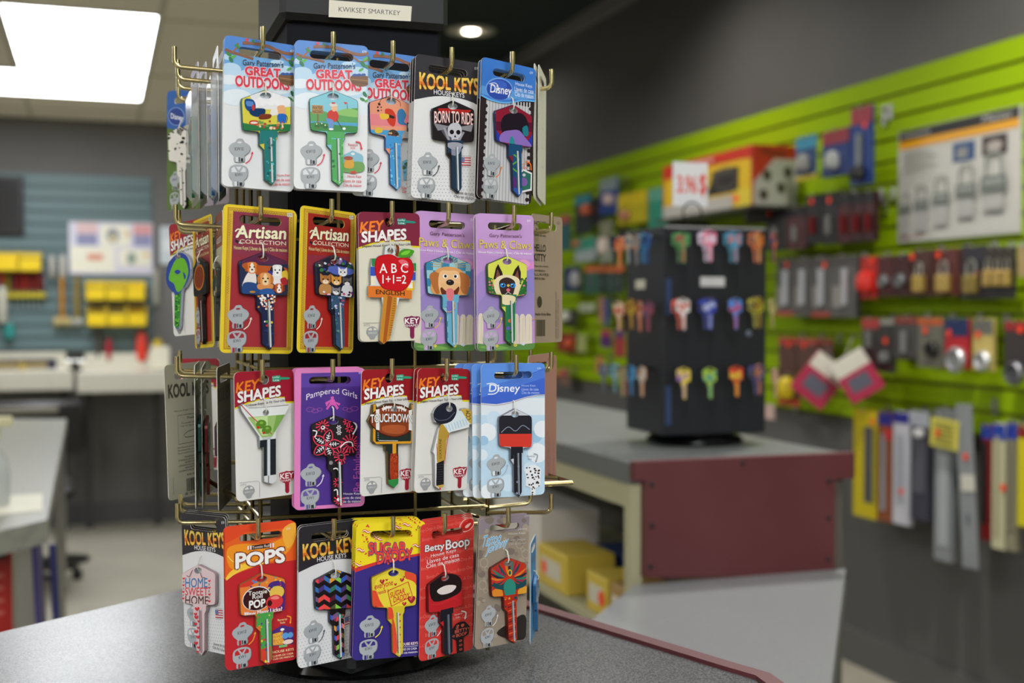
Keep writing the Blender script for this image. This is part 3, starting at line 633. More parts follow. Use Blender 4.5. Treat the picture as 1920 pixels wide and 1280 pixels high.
def artisan(q, body='A02C34', upper='8A3248'):
    a = card_art('ART', q, 'E6CB2C', 'E0D060'); a.src(A1Q)
    a.P('C2902A', 512, 118, 1010, 150, 968, 1188, 480, 1180); a.P('E0B83A', 524, 128, 1000, 158, 960, 1178, 490, 1172)
    z_ = a.z; a.dz = 0
    for i in range(26):   # carved ornament
        a.S('9A6A20', 6, 528+i*18.2, 132+i*1.1, 537+i*18.2, 146+i*1.1, 546+i*18.2, 133+i*1.1); a.S('9A6A20', 6, 496+i*18, 1176, 505+i*18, 1160, 514+i*18, 1177)
    for i in range(54):
        y = 160+i*18.6; d = -i*.62
        a.S('9A6A20', 5, 526+d, y, 541+d, y+9, 525+d, y+17); a.S('9A6A20', 5, 990+d*1.0, y+10, 975+d, y+19, 991+d, y+27)
    a.dz = .012; a.z = z_+.03
    a.P(body, 552, 148, 970, 175, 935, 1165, 515, 1160); a.P(upper, 552, 148, 970, 175, 962, 470, 544, 468)
    for i in range(6): a.P(('8E2F42', '92303F', '96303C', '9A2E39', '9C2D37', '9E2C35')[i], 545-i*1.4, 466+i*24, 962-i, 470+i*24, 960-i, 496+i*24, 543-i*1.4, 492+i*24)
    a.Rc('E8E4D0', 955, 152, 996, 180); a.T('3A3A30', 'KW', 960, 157, 992, 176)
    a.T('F2EEC8', 'Artisan', 570, 254, 938, 344, b=.07, sh=.12, rise=6, out=('6A2030', .02, .03)); a.S('F2EEC8', 9, 565, 300, 585, 282, 620, 290, smooth=True)
    a.T('E8D8C0', 'COLLECTION', 598, 357, 942, 386, b=.02, rise=10)
    a.S('2A2228', 16, 566, 365, 590, 382); a.S('C8C0B8', 12, 590, 382, 620, 388); a.S('B05A50', 5, 620, 388, 945, 404)
    a.T('D8C890', 'House Keys | Llaves de casa | Clés de maison', 555, 405, 948, 440, b=.03, rise=14)
    kwicons(a, 'F0E8D8', '9A2C38'); a.src(q)
    return a
def dog(k, x, y, s, c1='E09A50', c2='F0E0D0', ear='B86A30'):
    k.C(c1, x-s, y+s*.1, x-s*.8, y-s*.9, x, y-s*1.1, x+s*.8, y-s*.9, x+s, y+s*.1, x+s*.5, y+s, x-s*.5, y+s, k=3)
    k.C(ear, x-s*.9, y-s*.8, x-s*1.3, y-s*.2, x-s*1.15, y+s*.7, x-s*.8, y+s*.3); k.C(ear, x+s*.9, y-s*.8, x+s*1.3, y-s*.2, x+s*1.15, y+s*.7, x+s*.8, y+s*.3)
    k.C(c2, x-s*.2, y-s*.8, x+s*.2, y-s*.8, x+s*.5, y+s*.6, x, y+s*.95, x-s*.5, y+s*.6); k.E('2A1E1A', x-s*.38, y-s*.15, s*.14); k.E('2A1E1A', x+s*.38, y-s*.15, s*.14); k.E('1E1614', x, y+s*.35, s*.2, s*.15)
def catf(k, x, y, s, c1='D08A40', c2='F0D8B8'):
    k.P(c1, x-s, y-s*1.25, x-s*.35, y-s*.7, x-s*.95, y-s*.1); k.P(c1, x+s, y-s*1.25, x+s*.35, y-s*.7, x+s*.95, y-s*.1)
    k.E(c1, x, y, s, s*.85); k.E(c2, x, y+s*.35, s*.55, s*.4); k.E('2A2418', x-s*.42, y-s*.1, s*.17); k.E('2A2418', x+s*.42, y-s*.1, s*.17); k.E('C06060', x, y+s*.22, s*.12, s*.08)
    k.S('6A4420', s*.08, x-s*.15, y-s*.75, x-s*.12, y-s*.4); k.S('6A4420', s*.08, x+s*.15, y-s*.75, x+s*.12, y-s*.4)
def c_puppies():
    a = artisan(A1Q); k = stdkey(a, 578, 940, 450, 1185, '24304E', '1A1A30'); onbow(k)
    k.P('5A2A48', 600, 510, 760, 450, 940, 510, 940, 540, 600, 545); k.C('B85A28', 600, 560, 640, 530, 720, 550, 900, 560, 930, 600, 700, 620)
    k.C('E8E0DA', 640, 610, 690, 600, 700, 690, 620, 720, 600, 700); dog(k, 672, 570, 40, 'D87A30', 'F0E4D4', 'B05A20')
    k.C('E8E4E4', 820, 620, 890, 620, 900, 700, 830, 690); dog(k, 858, 590, 42, 'E8E4E4', 'F4F2F0', '2A2A2E')
    k.C('3A3A8A', 790, 590, 820, 600, 815, 640, 790, 640); k.C('E0C040', 890, 600, 930, 590, 938, 650, 900, 650); k.C('B02A34', 880, 650, 920, 640, 930, 690, 890, 690)
    k.C('2A4A80', 605, 690, 680, 680, 730, 720, 720, 790, 610, 790); k.C('D89050', 715, 690, 820, 690, 810, 730, 720, 730); dog(k, 768, 655, 46, 'E09A5A', 'F0CFA0', 'C47A3A')
    dog(k, 868, 722, 34, 'C05A30', 'F4EEE8', '8A3A20'); k.C('2C5A9A', 730, 735, 810, 725, 840, 790, 740, 790); k.E('B8863A', 672, 750, 22, 8)
    blade_fill(k, '22284A'); k.clip = k.sho; blobs(k, ['F0E8E0', 'E09040', 'F4F0EA', 'C83A30', 'F0E8E0'], 46, 700, 770, 850, 880, 8, 13, 3)
    onblade(k); blobs(k, ['F0E8E0', 'D86A40'], 14, 740, 800, 840, 880, 8, 13, 5); blobs(k, ['5AA040', 'F0E8E0', 'C83A30', 'E0C040'], 10, 745, 965, 830, 1005, 8, 13, 7); blobs(k, ['2E3A6A'], 10, 745, 1020, 830, 1160, 7, 12, 7)
    return a, fin(k)
def c_kittens():
    a = artisan(A2Q, 'B02820', 'A42820'); k = stdkey(a, 1138, 1425, 468, 1185, '1E2234', '20283A'); onbow(k)
    blobs(k, ['3A7A3A', '8A3A6A', '3A4A9A', 'E0E0E8', '2A5A3A', '9A7AC0', '4A3A3A'], 60, 1150, 480, 1420, 600, 8, 18, 4)
    k.C('5A6AC0', 1230, 565, 1300, 555, 1420, 575, 1400, 610, 1300, 620, 1240, 600); catf(k, 1335, 600, 34, 'E8E8EC', 'F4F4F4'); catf(k, 1205, 662, 40, 'B87A40', 'F0DCC0'); catf(k, 1285, 665, 38, 'E09A40', 'F4DCB0'); catf(k, 1365, 670, 36, '5A5A5E', 'ECECEC')
    k.C('C08A50', 1165, 700, 1240, 700, 1235, 770, 1160, 770); k.C('E0E0E4', 1330, 700, 1400, 700, 1390, 780, 1320, 790); catf(k, 1280, 745, 32, '8A8A90', 'F0F0F0'); blobs(k, ['F0F0F4', 'D04A80', '4A4A8A', '2A2A3A'], 26, 1180, 740, 1420, 810, 8, 14, 6)
    blade_fill(k, '3A5A78'); k.clip = k.sho; blobs(k, ['E8E8F0', '3A3A5A', '8A8AC8', 'C04A70'], 22, 1215, 780, 1340, 880, 8, 13, 8); onblade(k); blobs(k, ['E8E8F0', '6A7AC0', '3A3A5A'], 14, 1240, 830, 1320, 930, 8, 13, 9); blobs(k, ['4A7A80', '2A4A58', '6A9A90'], 26, 1240, 940, 1320, 1190, 6, 13, 10)
    return a, fin(k)
def keyshapes(q, top='A0182E', base='E2E0DA', tagc='2AA07A'):
    a = card_art('KS', q, base); a.src(S1Q)
    a.P('E2D41E', [(510, 190), (960, 190), (960, 452), (890, 450), (890, 410), (800, 404), (700, 412), (620, 432), (510, 472)]); a.P(top, [(510, 190), (960, 190), (960, 440), (884, 436), (880, 402), (800, 394), (700, 402), (620, 420), (510, 460)])
    a.T('F08024', 'KEY', 540, 280, 692, 350, b=.08, sh=.1, rise=-18, out=('7A1020', .02, .04)); a.T('F2F0EC', 'SHAPES', 552, 344, 850, 418, b=.09, rise=-26, out=('7A1020', .02, .04))
    a.P(tagc, 790, 248, 845, 244, 850, 258, 905, 262, 920, 270, 905, 278, 850, 276, 845, 290, 790, 288); a.T('E8F4F0', 'Lucky', 793, 250, 842, 266); a.T('E8F4F0', 'Line', 798, 270, 838, 285)
    a.T('3A3A3A', 'Shaped House Keys To Fit Your Life!', 552, 436, 880, 458, b=.02, rise=-20, sh=.2)
    a.S('8A8A8A', 2.5, 566, 975, 685, 978, 700, 990, 702, 1095); a.T('8A8A88', 'FITS:', 572, 985, 612, 1000, b=0, sh=.2)
    a.C('9A9C9C', 628, 1000, 660, 1018, 668, 1050, 650, 1072, 642, 1090, 616, 1090, 608, 1072, 590, 1050, 596, 1015, k=2); a.P(base, 602, 1028, 602, 1020, 620, 1010, 628, 1028); a.P(base, 655, 1028, 655, 1020, 640, 1010, 634, 1028); a.T('E0E0DC', 'KW1/11', 602, 1040, 656, 1054, b=0)
    k2 = 'A0182E' if top != '7E1A38' else '7E1A4A'
    a.C(k2, 836, 945, 870, 940, 886, 934, 902, 940, 942, 942, 940, 975, 930, 1010, 905, 1020, 905, 1085, 890, 1096, 876, 1080, 876, 1022, 850, 1012, 838, 980, k=2)
    a.T('F4F2EE', 'KEY', 842, 952, 936, 990, b=.06, rise=-2); a.T('F4F2EE', 'SHAPES', 846, 996, 932, 1012, b=.02)
    a.src(q); return a
def freekey(card, outline, base, side, hc, hr, **kw): return key_art(card, outline, base, side, ell(hc[0], hc[1], hr, hr, 16), **kw)
def c_apple():
    a = keyshapes(S0Q, '7E1A38', 'DAD6C2', '1E8A78')
    ap = smoothp(prs([285, 470, 330, 492, 380, 488, 425, 505, 447, 560, 442, 620, 415, 690, 370, 735, 320, 745, 270, 735, 215, 720, 180, 670, 158, 600, 160, 520, 185, 485, 235, 470]), 3)
    o = [(225, 470), (232, 410), (265, 395), (300, 400), (315, 460), (330, 420), (360, 420), (400, 424), (452, 440), (440, 470), (400, 492), (440, 510), (465, 530), (462, 600), (450, 640), (450, 700), (435, 710), (432, 802), (340, 800), (330, 850), (318, 862), (300, 862), (270, 1060), (262, 1100), (222, 1138), (190, 1110), (195, 1060), (215, 860), (205, 790), (110, 768), (112, 705), (128, 695), (122, 590), (135, 500), (170, 500), (190, 480)]
    k = freekey(a, o, 'D8DADA', '9A9A9A', (273, 442), 24)
    k.Rc('E0782A', 110, 705, 432, 790); k.P('E0782A', 108, 705, 435, 738, 432, 802, 108, 768); k.P('F0E8C8', 128, 640, 160, 640, 160, 700, 128, 695); k.P('E8C030', 395, 690, 450, 670, 450, 735, 395, 735); k.P('F0EEE8', 405, 685, 440, 680, 440, 720, 405, 720)
    k.RR('2E8A4A', 135, 502, 172, 560, 6); k.RR('3A54B8', 125, 562, 165, 630, 6); k.RR('2E8A4A', 430, 530, 466, 590, 6); k.RR('3A54B8', 430, 598, 462, 660, 6)
    k.T('3A2A18', 'ENGLISH', 165, 732, 378, 765, b=.04, rise=12)
    k.P('C8882C', 220, 770, 320, 790, 318, 862, 268, 1100, 222, 1138, 190, 1110, 215, 860); k.P('A8581E', 252, 775, 286, 785, 240, 1125, 215, 1130)
    for i in range(16): y = 800+i*18; k.S('3A2A18', 3, 316-i*2.6, y, 296-i*2.6, y)
    k.P('A01018', [(x*1.0+0, y) for x, y in ap]); k.P('C8141E', [(300+(x-300)*.96, 605+(y-605)*.965) for x, y in ap]); k.C('E86A78', 330, 515, 370, 505, 405, 530, 400, 570, 360, 545, k=3)
    k.C('7A3A1E', 305, 470, 322, 440, 310, 400, 332, 400, 338, 440, 330, 485, k=2); k.C('4A9A2A', 330, 482, 345, 440, 390, 424, 450, 438, 420, 480, 370, 492); k.C('7ACC3A', 350, 470, 370, 445, 420, 436, 400, 465, k=3)
    k.T('F6F2EE', 'A B C', 190, 540, 402, 610, b=.02, rise=-6, res=2); k.T('F6F2EE', '1+1=2', 212, 622, 388, 685, b=.02, rise=0)
    return a, k
def paws(q):
    a = card_art('KW', q, 'BE92CE'); a.src(P2Q)
    a.P('C79CD4', 930, 150, 1380, 150, 1380, 500, 930, 470); a.C('D98ACA', 1180, 560, 1260, 540, 1375, 520, 1380, 640, 1240, 700); a.C('8E82C8', 1240, 680, 1300, 600, 1380, 590, 1380, 900, 1180, 920); a.C('A88ACC', 940, 640, 1040, 600, 1100, 800, 940, 900); a.C('E0A0C8', 1250, 520, 1300, 500, 1340, 540, 1280, 570); a.C('9A86C4', 1000, 780, 1180, 740, 1380, 760, 1380, 960, 940, 960)
    a.Rc('B48CC0', 930, 940, 1380, 952); a.S('C88A5A', 8, 1165, 950, 1380, 950)
    for x, w_ in ((950, 40), (1170, 32), (1212, 42), (1258, 44), (1302, 52)): a.P('DDD2BC', [(x, 1150), (x+2, 930), (x+w_*.3, 912), (x+w_*.7, 912), (x+w_-2, 930), (x+w_, 1150)]); a.S('B8AC98', 2, x+w_*.6, 940, x+w_*.55, 1120)
    a.P('5C8C4A', [(930, 1135), (1050, 1150), (1160, 1135), (1280, 1140), (1390, 1128), (1390, 1220), (930, 1220)]); a.C('7AAA54', 960, 1165, 1060, 1150, 1180, 1168, 1080, 1185)
    for x, y, c in ((1040, 1168, 'C8A0D0'), (1225, 1148, 'E8D850'), (1285, 1138, 'D8D8E8'), (1085, 1155, 'E8D850')):
        for t in range(5): a.E(c, x+9*math.cos(t*1.26), y+7*math.sin(t*1.26), 6, 5, 8)
    a.T('F0E8F4', 'KW', 1314, 200, 1340, 220)
    a.T('54303C', "Gary Patterson's", 1028, 314, 1272, 348, b=.005); a.T('E8D440', 'Paws & Claws', 955, 362, 1342, 425, b=.005, out=('9A7AA0', .02)); a.T('F4EEF6', 'House Keys | Llaves de casa | Clés de maison', 948, 445, 1348, 468, b=.02, rise=3)
    kwicons(a, 'D8D030', 'C8A8D4'); a.src(q); return a
def c_dog():
    a = paws(P1Q); k = stdkey(a, 538, 872, 468, 1165, '9ACCD4', '2A5A70'); onbow(k)
    for i in range(6):
        for j in range(6):
            if (i+j) % 2: k.Rc('3A8AB0', 530+i*60, 470+j*60, 590+i*60, 530+j*60)
    for t in range(15): an = math.pi+t*math.pi/14; k.S('C8A868', 4, 705+50*math.cos(an), 560+40*math.sin(an), 705+130*math.cos(an), 560+90*math.sin(an))
    k.C('E0A060', 585, 640, 620, 580, 705, 560, 790, 580, 830, 640, 845, 760, 760, 800, 660, 800, 570, 740); k.C('B8703A', 600, 600, 560, 640, 605, 760, 640, 740, 650, 640); k.C('B8703A', 790, 600, 860, 640, 845, 760, 800, 745, 775, 650)
    k.C('F0C08A', 640, 600, 705, 590, 775, 600, 790, 700, 750, 790, 660, 790, 625, 700); k.E('F4F0E8', 676, 632, 18, 16); k.E('F4F0E8', 755, 632, 18, 16); k.E('2A1E18', 678, 632, 10, 11); k.E('2A1E18', 752, 632, 10, 11)
    k.C('6A3020', 640, 720, 700, 715, 780, 710, 760, 780, 710, 800, 660, 785); k.C('E8B880', 640, 690, 705, 680, 780, 690, 740, 740, 708, 730, 680, 742); k.E('2A2024', 712, 678, 30, 22); k.E('6A6A74', 706, 670, 10, 5); k.C('E07A80', 685, 730, 735, 730, 738, 790, 712, 815, 688, 800)
    blade_fill(k, '6AB0CC'); k.clip = k.sho; k.C('E07A80', 685, 730, 735, 730, 735, 800, 712, 815, 690, 800); onblade(k); k.C('7A6AC0', 650, 820, 700, 805, 748, 830, 740, 900, 680, 905, 652, 870); k.ring('C8B050', 700, 852, 50, 46, 6)
    for j in range(6): k.Rc('3A8AB8' if j % 2 else '9AD0DC', 650, 925+j*42, 695, 967+j*42)
    return a, fin(k)
def c_cat():
    a = paws(P2Q); k = stdkey(a, 998, 1296, 478, 1150, 'D8DC58', '3A5A2A'); onbow(k)
    k.C('2E6A34', 990, 680, 1010, 640, 1040, 700, 1060, 740, 1060, 800, 990, 800); k.C('2E6A34', 1230, 760, 1260, 680, 1296, 640, 1310, 800, 1230, 800); blobs(k, ['3A8A3A', 'E07A9A', 'D85A6A', '2A5A2A'], 26, 998, 650, 1040, 780, 6, 11, 3); blobs(k, ['3A8A3A', 'E07A9A', '2A5A2A'], 22, 1240, 650, 1296, 780, 6, 11, 4)
    k.P('2A1C18', 1040, 660, 1058, 575, 1075, 542, 1105, 600, 1115, 640); k.P('2A1C18', 1175, 640, 1200, 580, 1228, 545, 1246, 600, 1244, 670); k.P('7A4A40', 1056, 650, 1070, 580, 1095, 640); k.P('7A4A40', 1195, 640, 1222, 580, 1235, 660)
    k.C('E8D8B0', 1045, 690, 1070, 640, 1140, 620, 1220, 640, 1242, 690, 1225, 760, 1180, 800, 1100, 800, 1055, 750); k.C('3A2A26', 1085, 670, 1140, 640, 1200, 670, 1195, 740, 1170, 790, 1120, 790, 1090, 740)
    k.E('2A86D0', 1110, 700, 22, 17); k.E('2A86D0', 1185, 700, 22, 17); k.E('101418', 1112, 700, 8, 10); k.E('101418', 1182, 700, 8, 10); k.E('E8F4F8', 1106, 694, 4); k.E('E8F4F8', 1178, 694, 4)
    k.C('D86A80', 1135, 735, 1150, 720, 1165, 735, 1150, 750); k.C('E0C040', 1140, 700, 1150, 690, 1162, 700, 1150, 712); k.S('E8E0D8', 3, 1150, 750, 1130, 765); k.S('E8E0D8', 3, 1150, 750, 1172, 765)
    blade_fill(k, '2A7A50'); k.clip = k.sho; k.C('E8D8B0', 1090, 780, 1150, 770, 1205, 790, 1180, 840, 1110, 840); onblade(k); k.C('E8D8B0', 1110, 815, 1175, 815, 1150, 845)
    for x, y, c in ((1105, 860, 'E87A3A'), (1115, 970, 'E87A3A'), (1160, 965, 'E87A3A'), (1130, 1025, '6A5AC0'), (1150, 1020, '6A5AC0')):
        for t in range(5): k.E(c, x+8*math.cos(t*1.26), y+8*math.sin(t*1.26), 6, 6, 7)
    blobs(k, ['3A9A50', '1E5A3A'], 16, 1110, 1040, 1180, 1140, 5, 10, 5); return a, fin(k)
def c_martini():
    a = keyshapes(S1Q); a.src(S1Q)
    o = [(550, 440), (575, 425), (610, 455), (700, 462), (892, 458), (885, 490), (800, 640), (800, 705), (796, 940), (802, 985), (770, 1008), (715, 985), (712, 745), (685, 742), (680, 665), (560, 475)]
    k = freekey(a, o, 'E4E6E4', '8A9090', (727, 500), 22)
    k.P('E2E6E2', 580, 462, 890, 464, 862, 525, 602, 520); k.P('9CC070', 602, 520, 862, 525, 772, 672, 700, 672); k.P('C4DC9A', 640, 525, 740, 525, 740, 660, 700, 660); k.P('7AA850', 800, 525, 862, 525, 790, 640, 775, 640)
    k.P('C8CCCA', 700, 672, 772, 672, 760, 690, 705, 690)
    k.Rc('22262A', 686, 690, 716, 742); k.Rc('22262A', 712, 690, 796, 945); k.Rc('B8C0C4', 735, 680, 757, 1000); k.Rc('E8ECEE', 744, 690, 750, 990); k.P('D8DADA', 714, 945, 796, 945, 802, 985, 770, 1008, 716, 985); k.Rc('3A3E42', 742, 945, 747, 1000)
    k.S('C83A44', 6, 556, 430, 640, 530, 768, 655); k.C('5A8A2A', 658, 575, 680, 548, 715, 552, 730, 578, 708, 605, 672, 605); k.C('5A8A2A', 698, 620, 720, 592, 755, 595, 766, 622, 745, 648, 712, 645); k.E('8AB84A', 696, 568, 12, 8); k.E('8AB84A', 736, 610, 12, 8); k.E('C8302A', 672, 598, 10, 10); k.E('C8302A', 712, 640, 10, 9)
    return a, k
def c_paisley():
    a = card_art('KW', PGQ, 'E080BC', 'E080BC'); a.src(PGQ)
    a.P('4A2A88', 1000, 220, 1430, 220, 1412, 1145, 990, 1165); a.P('5A3A9C', 1000, 220, 1430, 220, 1428, 320, 1000, 320); a.T('E8E0F4', 'KW', 1405, 218, 1428, 234)
    a.T('F4ECF6', 'Pampered Girls', 1035, 370, 1392, 425, b=.005, arch=42, sh=.0)
    a.C('D85AB0', 1205, 392, 1222, 388, 1226, 402, 1215, 410, 1205, 404, k=2); a.P('D85AB0', 1198, 410, 1230, 408, 1240, 440, 1260, 470, 1248, 484, 1228, 452, 1205, 450, 1180, 482, 1170, 474, 1195, 440); a.P('D85AB0', 1165, 430, 1195, 415, 1198, 422, 1175, 460); a.P('D85AB0', 1235, 425, 1272, 440, 1262, 455, 1238, 436)
    for s, c in ((1, 1092), (-1, 1340)):
        for r in (0, 1, 2): a.ring('A050A8', c+s*(r*32-30), 478+(r % 2)*10, 28-r*5, 15-r*2, 3.5)
    a.T('C05AB8', 'Be Fabulous!', 1360, 720, 1412, 1065, b=-.005, rot90=True)
    for i, t in enumerate(('House Keys', 'Llaves de casa', 'Clés de maison')): a.T('F4F0F8', t, (1290, 1272, 1270)[i], 1072+i*26, 1412, 1091+i*26, b=.03)
    kwicons(a, 'E0DCEC', '6A5AA0'); a.src(PGQ)
    k = stdkey(a, 1057, 1378, 518, 1170, '1C161C', '141014'); 
    rn = random.Random(4)
    def flower(cx, cy, r, n, c, w):
        for t in range(n): an = t*2*math.pi/n; k.S(c, w, cx+r*.35*math.cos(an), cy+r*.35*math.sin(an), cx+r*math.cos(an), cy+r*math.sin(an)); k.E(c, cx+r*math.cos(an), cy+r*math.sin(an), w*.9, w*.9, 7)
    onbow(k)
    for (cx, cy, r, n) in ((1135, 590, 42, 11), (1330, 720, 62, 15), (1260, 800, 50, 12)): flower(cx, cy, r, n, 'E03A58', 7)
    for cx, cy in ((1305, 565), (1320, 615)): flower(cx, cy, 24, 8, 'E03A58', 7)
    for (cx, cy, r) in ((1195, 530, 14), (1245, 605, 14), (1245, 640, 14)): flower(cx, cy, r, 6, 'ECE8EA', 5)
    for t in range(5):
        an = R(-75+t*72); cx, cy = 1155, 723; dx, dy = math.cos(an), math.sin(an); L = 112
        k.C('E03A58', cx, cy, cx+dx*L*.5-dy*36, cy+dy*L*.5+dx*36, cx+dx*L, cy+dy*L, cx+dx*L*.5+dy*36, cy+dy*L*.5-dx*36, k=3); k.C('1C161C', cx+dx*8, cy+dy*8, cx+dx*L*.5-dy*28, cy+dy*L*.5+dx*28, cx+dx*L*.92, cy+dy*L*.92, cx+dx*L*.5+dy*28, cy+dy*L*.5-dx*28, k=3)
        k.S('ECE8EA', 4, cx+dx*20, cy+dy*20, cx+dx*90, cy+dy*90)
        for q in (35, 52, 68): k.S('ECE8EA', 5, cx+dx*q-dy*14, cy+dy*q+dx*14, cx+dx*(q-8), cy+dy*(q-8), cx+dx*q+dy*14, cy+dy*q-dx*14)
    k.E('E03A58', 1155, 723, 11)
    k.S('ECE8EA', 10, 1340, 560, 1368, 600, 1340, 655, smooth=True); k.S('ECE8EA', 8, 1062, 620, 1090, 630, 1075, 670, smooth=True); k.S('ECE8EA', 8, 1250, 745, 1290, 710, 1330, 710, 1340, 740, smooth=True); k.E('ECE8EA', 1132, 602, 14); k.E('1C161C', 1130, 600, 7); k.E('8A868A', 1258, 815, 20)
    k.clip = k.sho; flower(1260, 812, 48, 12, 'E03A58', 7); k.E('8A868A', 1185, 850, 14)
    onblade(k); k.S('ECE8EA', 8, 1190, 900, 1225, 890, 1250, 930, smooth=True); flower(1230, 990, 30, 9, 'E03A58', 6); k.S('ECE8EA', 8, 1195, 1050, 1225, 1040, 1230, 1080, smooth=True); flower(1240, 1120, 38, 10, 'E03A58', 7); k.E('ECE8EA', 1235, 1110, 12)
    return a, fin(k)
def c_football():
    a = keyshapes(S2Q, '9A1622'); 
    o = [(95, 560), (120, 510), (128, 450), (150, 440), (160, 470), (220, 438), (270, 432), (340, 445), (390, 470), (400, 432), (414, 436), (416, 490), (444, 540), (430, 590), (408, 620), (405, 695), (390, 715), (305, 722), (303, 960), (300, 1000), (272, 1032), (232, 1005), (226, 775), (212, 770), (212, 730), (140, 722), (122, 705), (125, 620)]
    k = freekey(a, o, '1E2A24', '5A4A20', (273, 472), 22)
    k.S('E0A02A', 16, 140, 445, 135, 700, 150, 715, 390, 708, 402, 690, 405, 440); k.Rc('E0A02A', 262, 715, 288, 800); k.Rc('22302A', 150, 640, 390, 700)
    for i in range(4): k.S('E8ECE8', 3, 155+3, 645+i*15, 165, 645+i*15)
    k.Rc('E8ECE8', 165, 696, 300, 700); k.Rc('3A2420', 230, 795, 302, 960); k.C('A83A1C', 246, 800, 270, 790, 295, 800, 298, 950, 270, 985, 244, 950); blobs(k, ['C85A2A', '8A2A14'], 30, 250, 800, 292, 960, 4, 8, 4); k.P('2F8A44', 230, 975, 302, 965, 300, 1000, 272, 1030, 232, 1003)
    fb = prs([98, 560, 150, 480, 220, 446, 275, 440, 340, 450, 400, 485, 442, 545, 400, 620, 340, 660, 270, 675, 190, 655, 140, 620])
    k.C('4A1E12', fb); k.C('8A3E20', [(270+(x-270)*.95, 558+(y-558)*.93) for x, y in fb]); k.C('B0582E', 190, 600, 270, 585, 350, 595, 340, 640, 270, 650, 200, 635)
    for x in (158, 388): k.P('EDEAE4', x-12, 480+abs(x-270)*.02, x+12, 475, x+12, 625, x-12, 620)
    k.P('EDEAE4', 186, 470, 222, 455, 320, 455, 360, 475, 355, 490, 310, 470, 230, 470, 192, 488)
    for i in range(9): k.S('EDEAE4', 5, 200+i*18, 452, 198+i*18, 490)
    k.T('F4F2EC', 'TOUCHDOWN!', 108, 518, 412, 575, b=.06, arch=8, rise=-4, out=('2A1410', .05))
    return a, k
def c_hockey():
    a = keyshapes(S3Q, '9A1622'); 
    o = [(550, 510), (570, 470), (620, 435), (670, 425), (705, 440), (716, 480), (745, 485), (750, 468), (780, 462), (815, 470), (842, 520), (842, 560), (822, 578), (808, 572), (805, 600), (670, 640), (655, 660), (625, 850), (620, 990), (615, 1025), (590, 1045), (558, 1020), (556, 800), (545, 780), (575, 660), (590, 610), (615, 582), (560, 572)]
    k = freekey(a, o, 'E8EAEA', '9A9A98', (662, 470), 23)
    k.P('C8A84A', 745, 475, 780, 464, 815, 472, 840, 520, 838, 560, 822, 576, 800, 560); k.T('3A2A18', 'CCM', 782, 480, 815, 545, b=.03, rot90=True)
    k.P('DCE8EC', 630, 590, 720, 480, 750, 485, 812, 575, 668, 638)
    for i in range(8): k.S('7AB0D0', 3, 636+i*20, 590-i*8, 650+i*20, 634-i*8)
    k.C('1E2230', 552, 520, 570, 472, 620, 436, 672, 427, 708, 448, 712, 500, 680, 555, 620, 580, 570, 570); k.S('5A6270', 5, 560, 540, 590, 556, 650, 545, 700, 495, smooth=True)
    k.C('B8963C', 592, 610, 615, 582, 650, 630, 662, 650, 640, 700, 622, 850, 574, 850, 576, 740); k.T('4A3A1A', 'LUCKYLINE', 588, 685, 604, 822, b=.02, rot90=True)
    k.P('1C1C20', 570, 858, 622, 835, 618, 1010, 566, 1015); 
    for i in range(9): k.S('3A3A40', 3, 570, 870+i*17, 620, 862+i*17)
    k.P('C8A84A', 566, 1015, 618, 1005, 612, 1025, 590, 1030); k.S('C83A34', 4, 655, 655, 635, 760, 625, 860); k.S('C83A34', 3, 570, 720, 575, 800); k.Rc('C8302A', 586, 1028, 596, 1042)
    return a, k
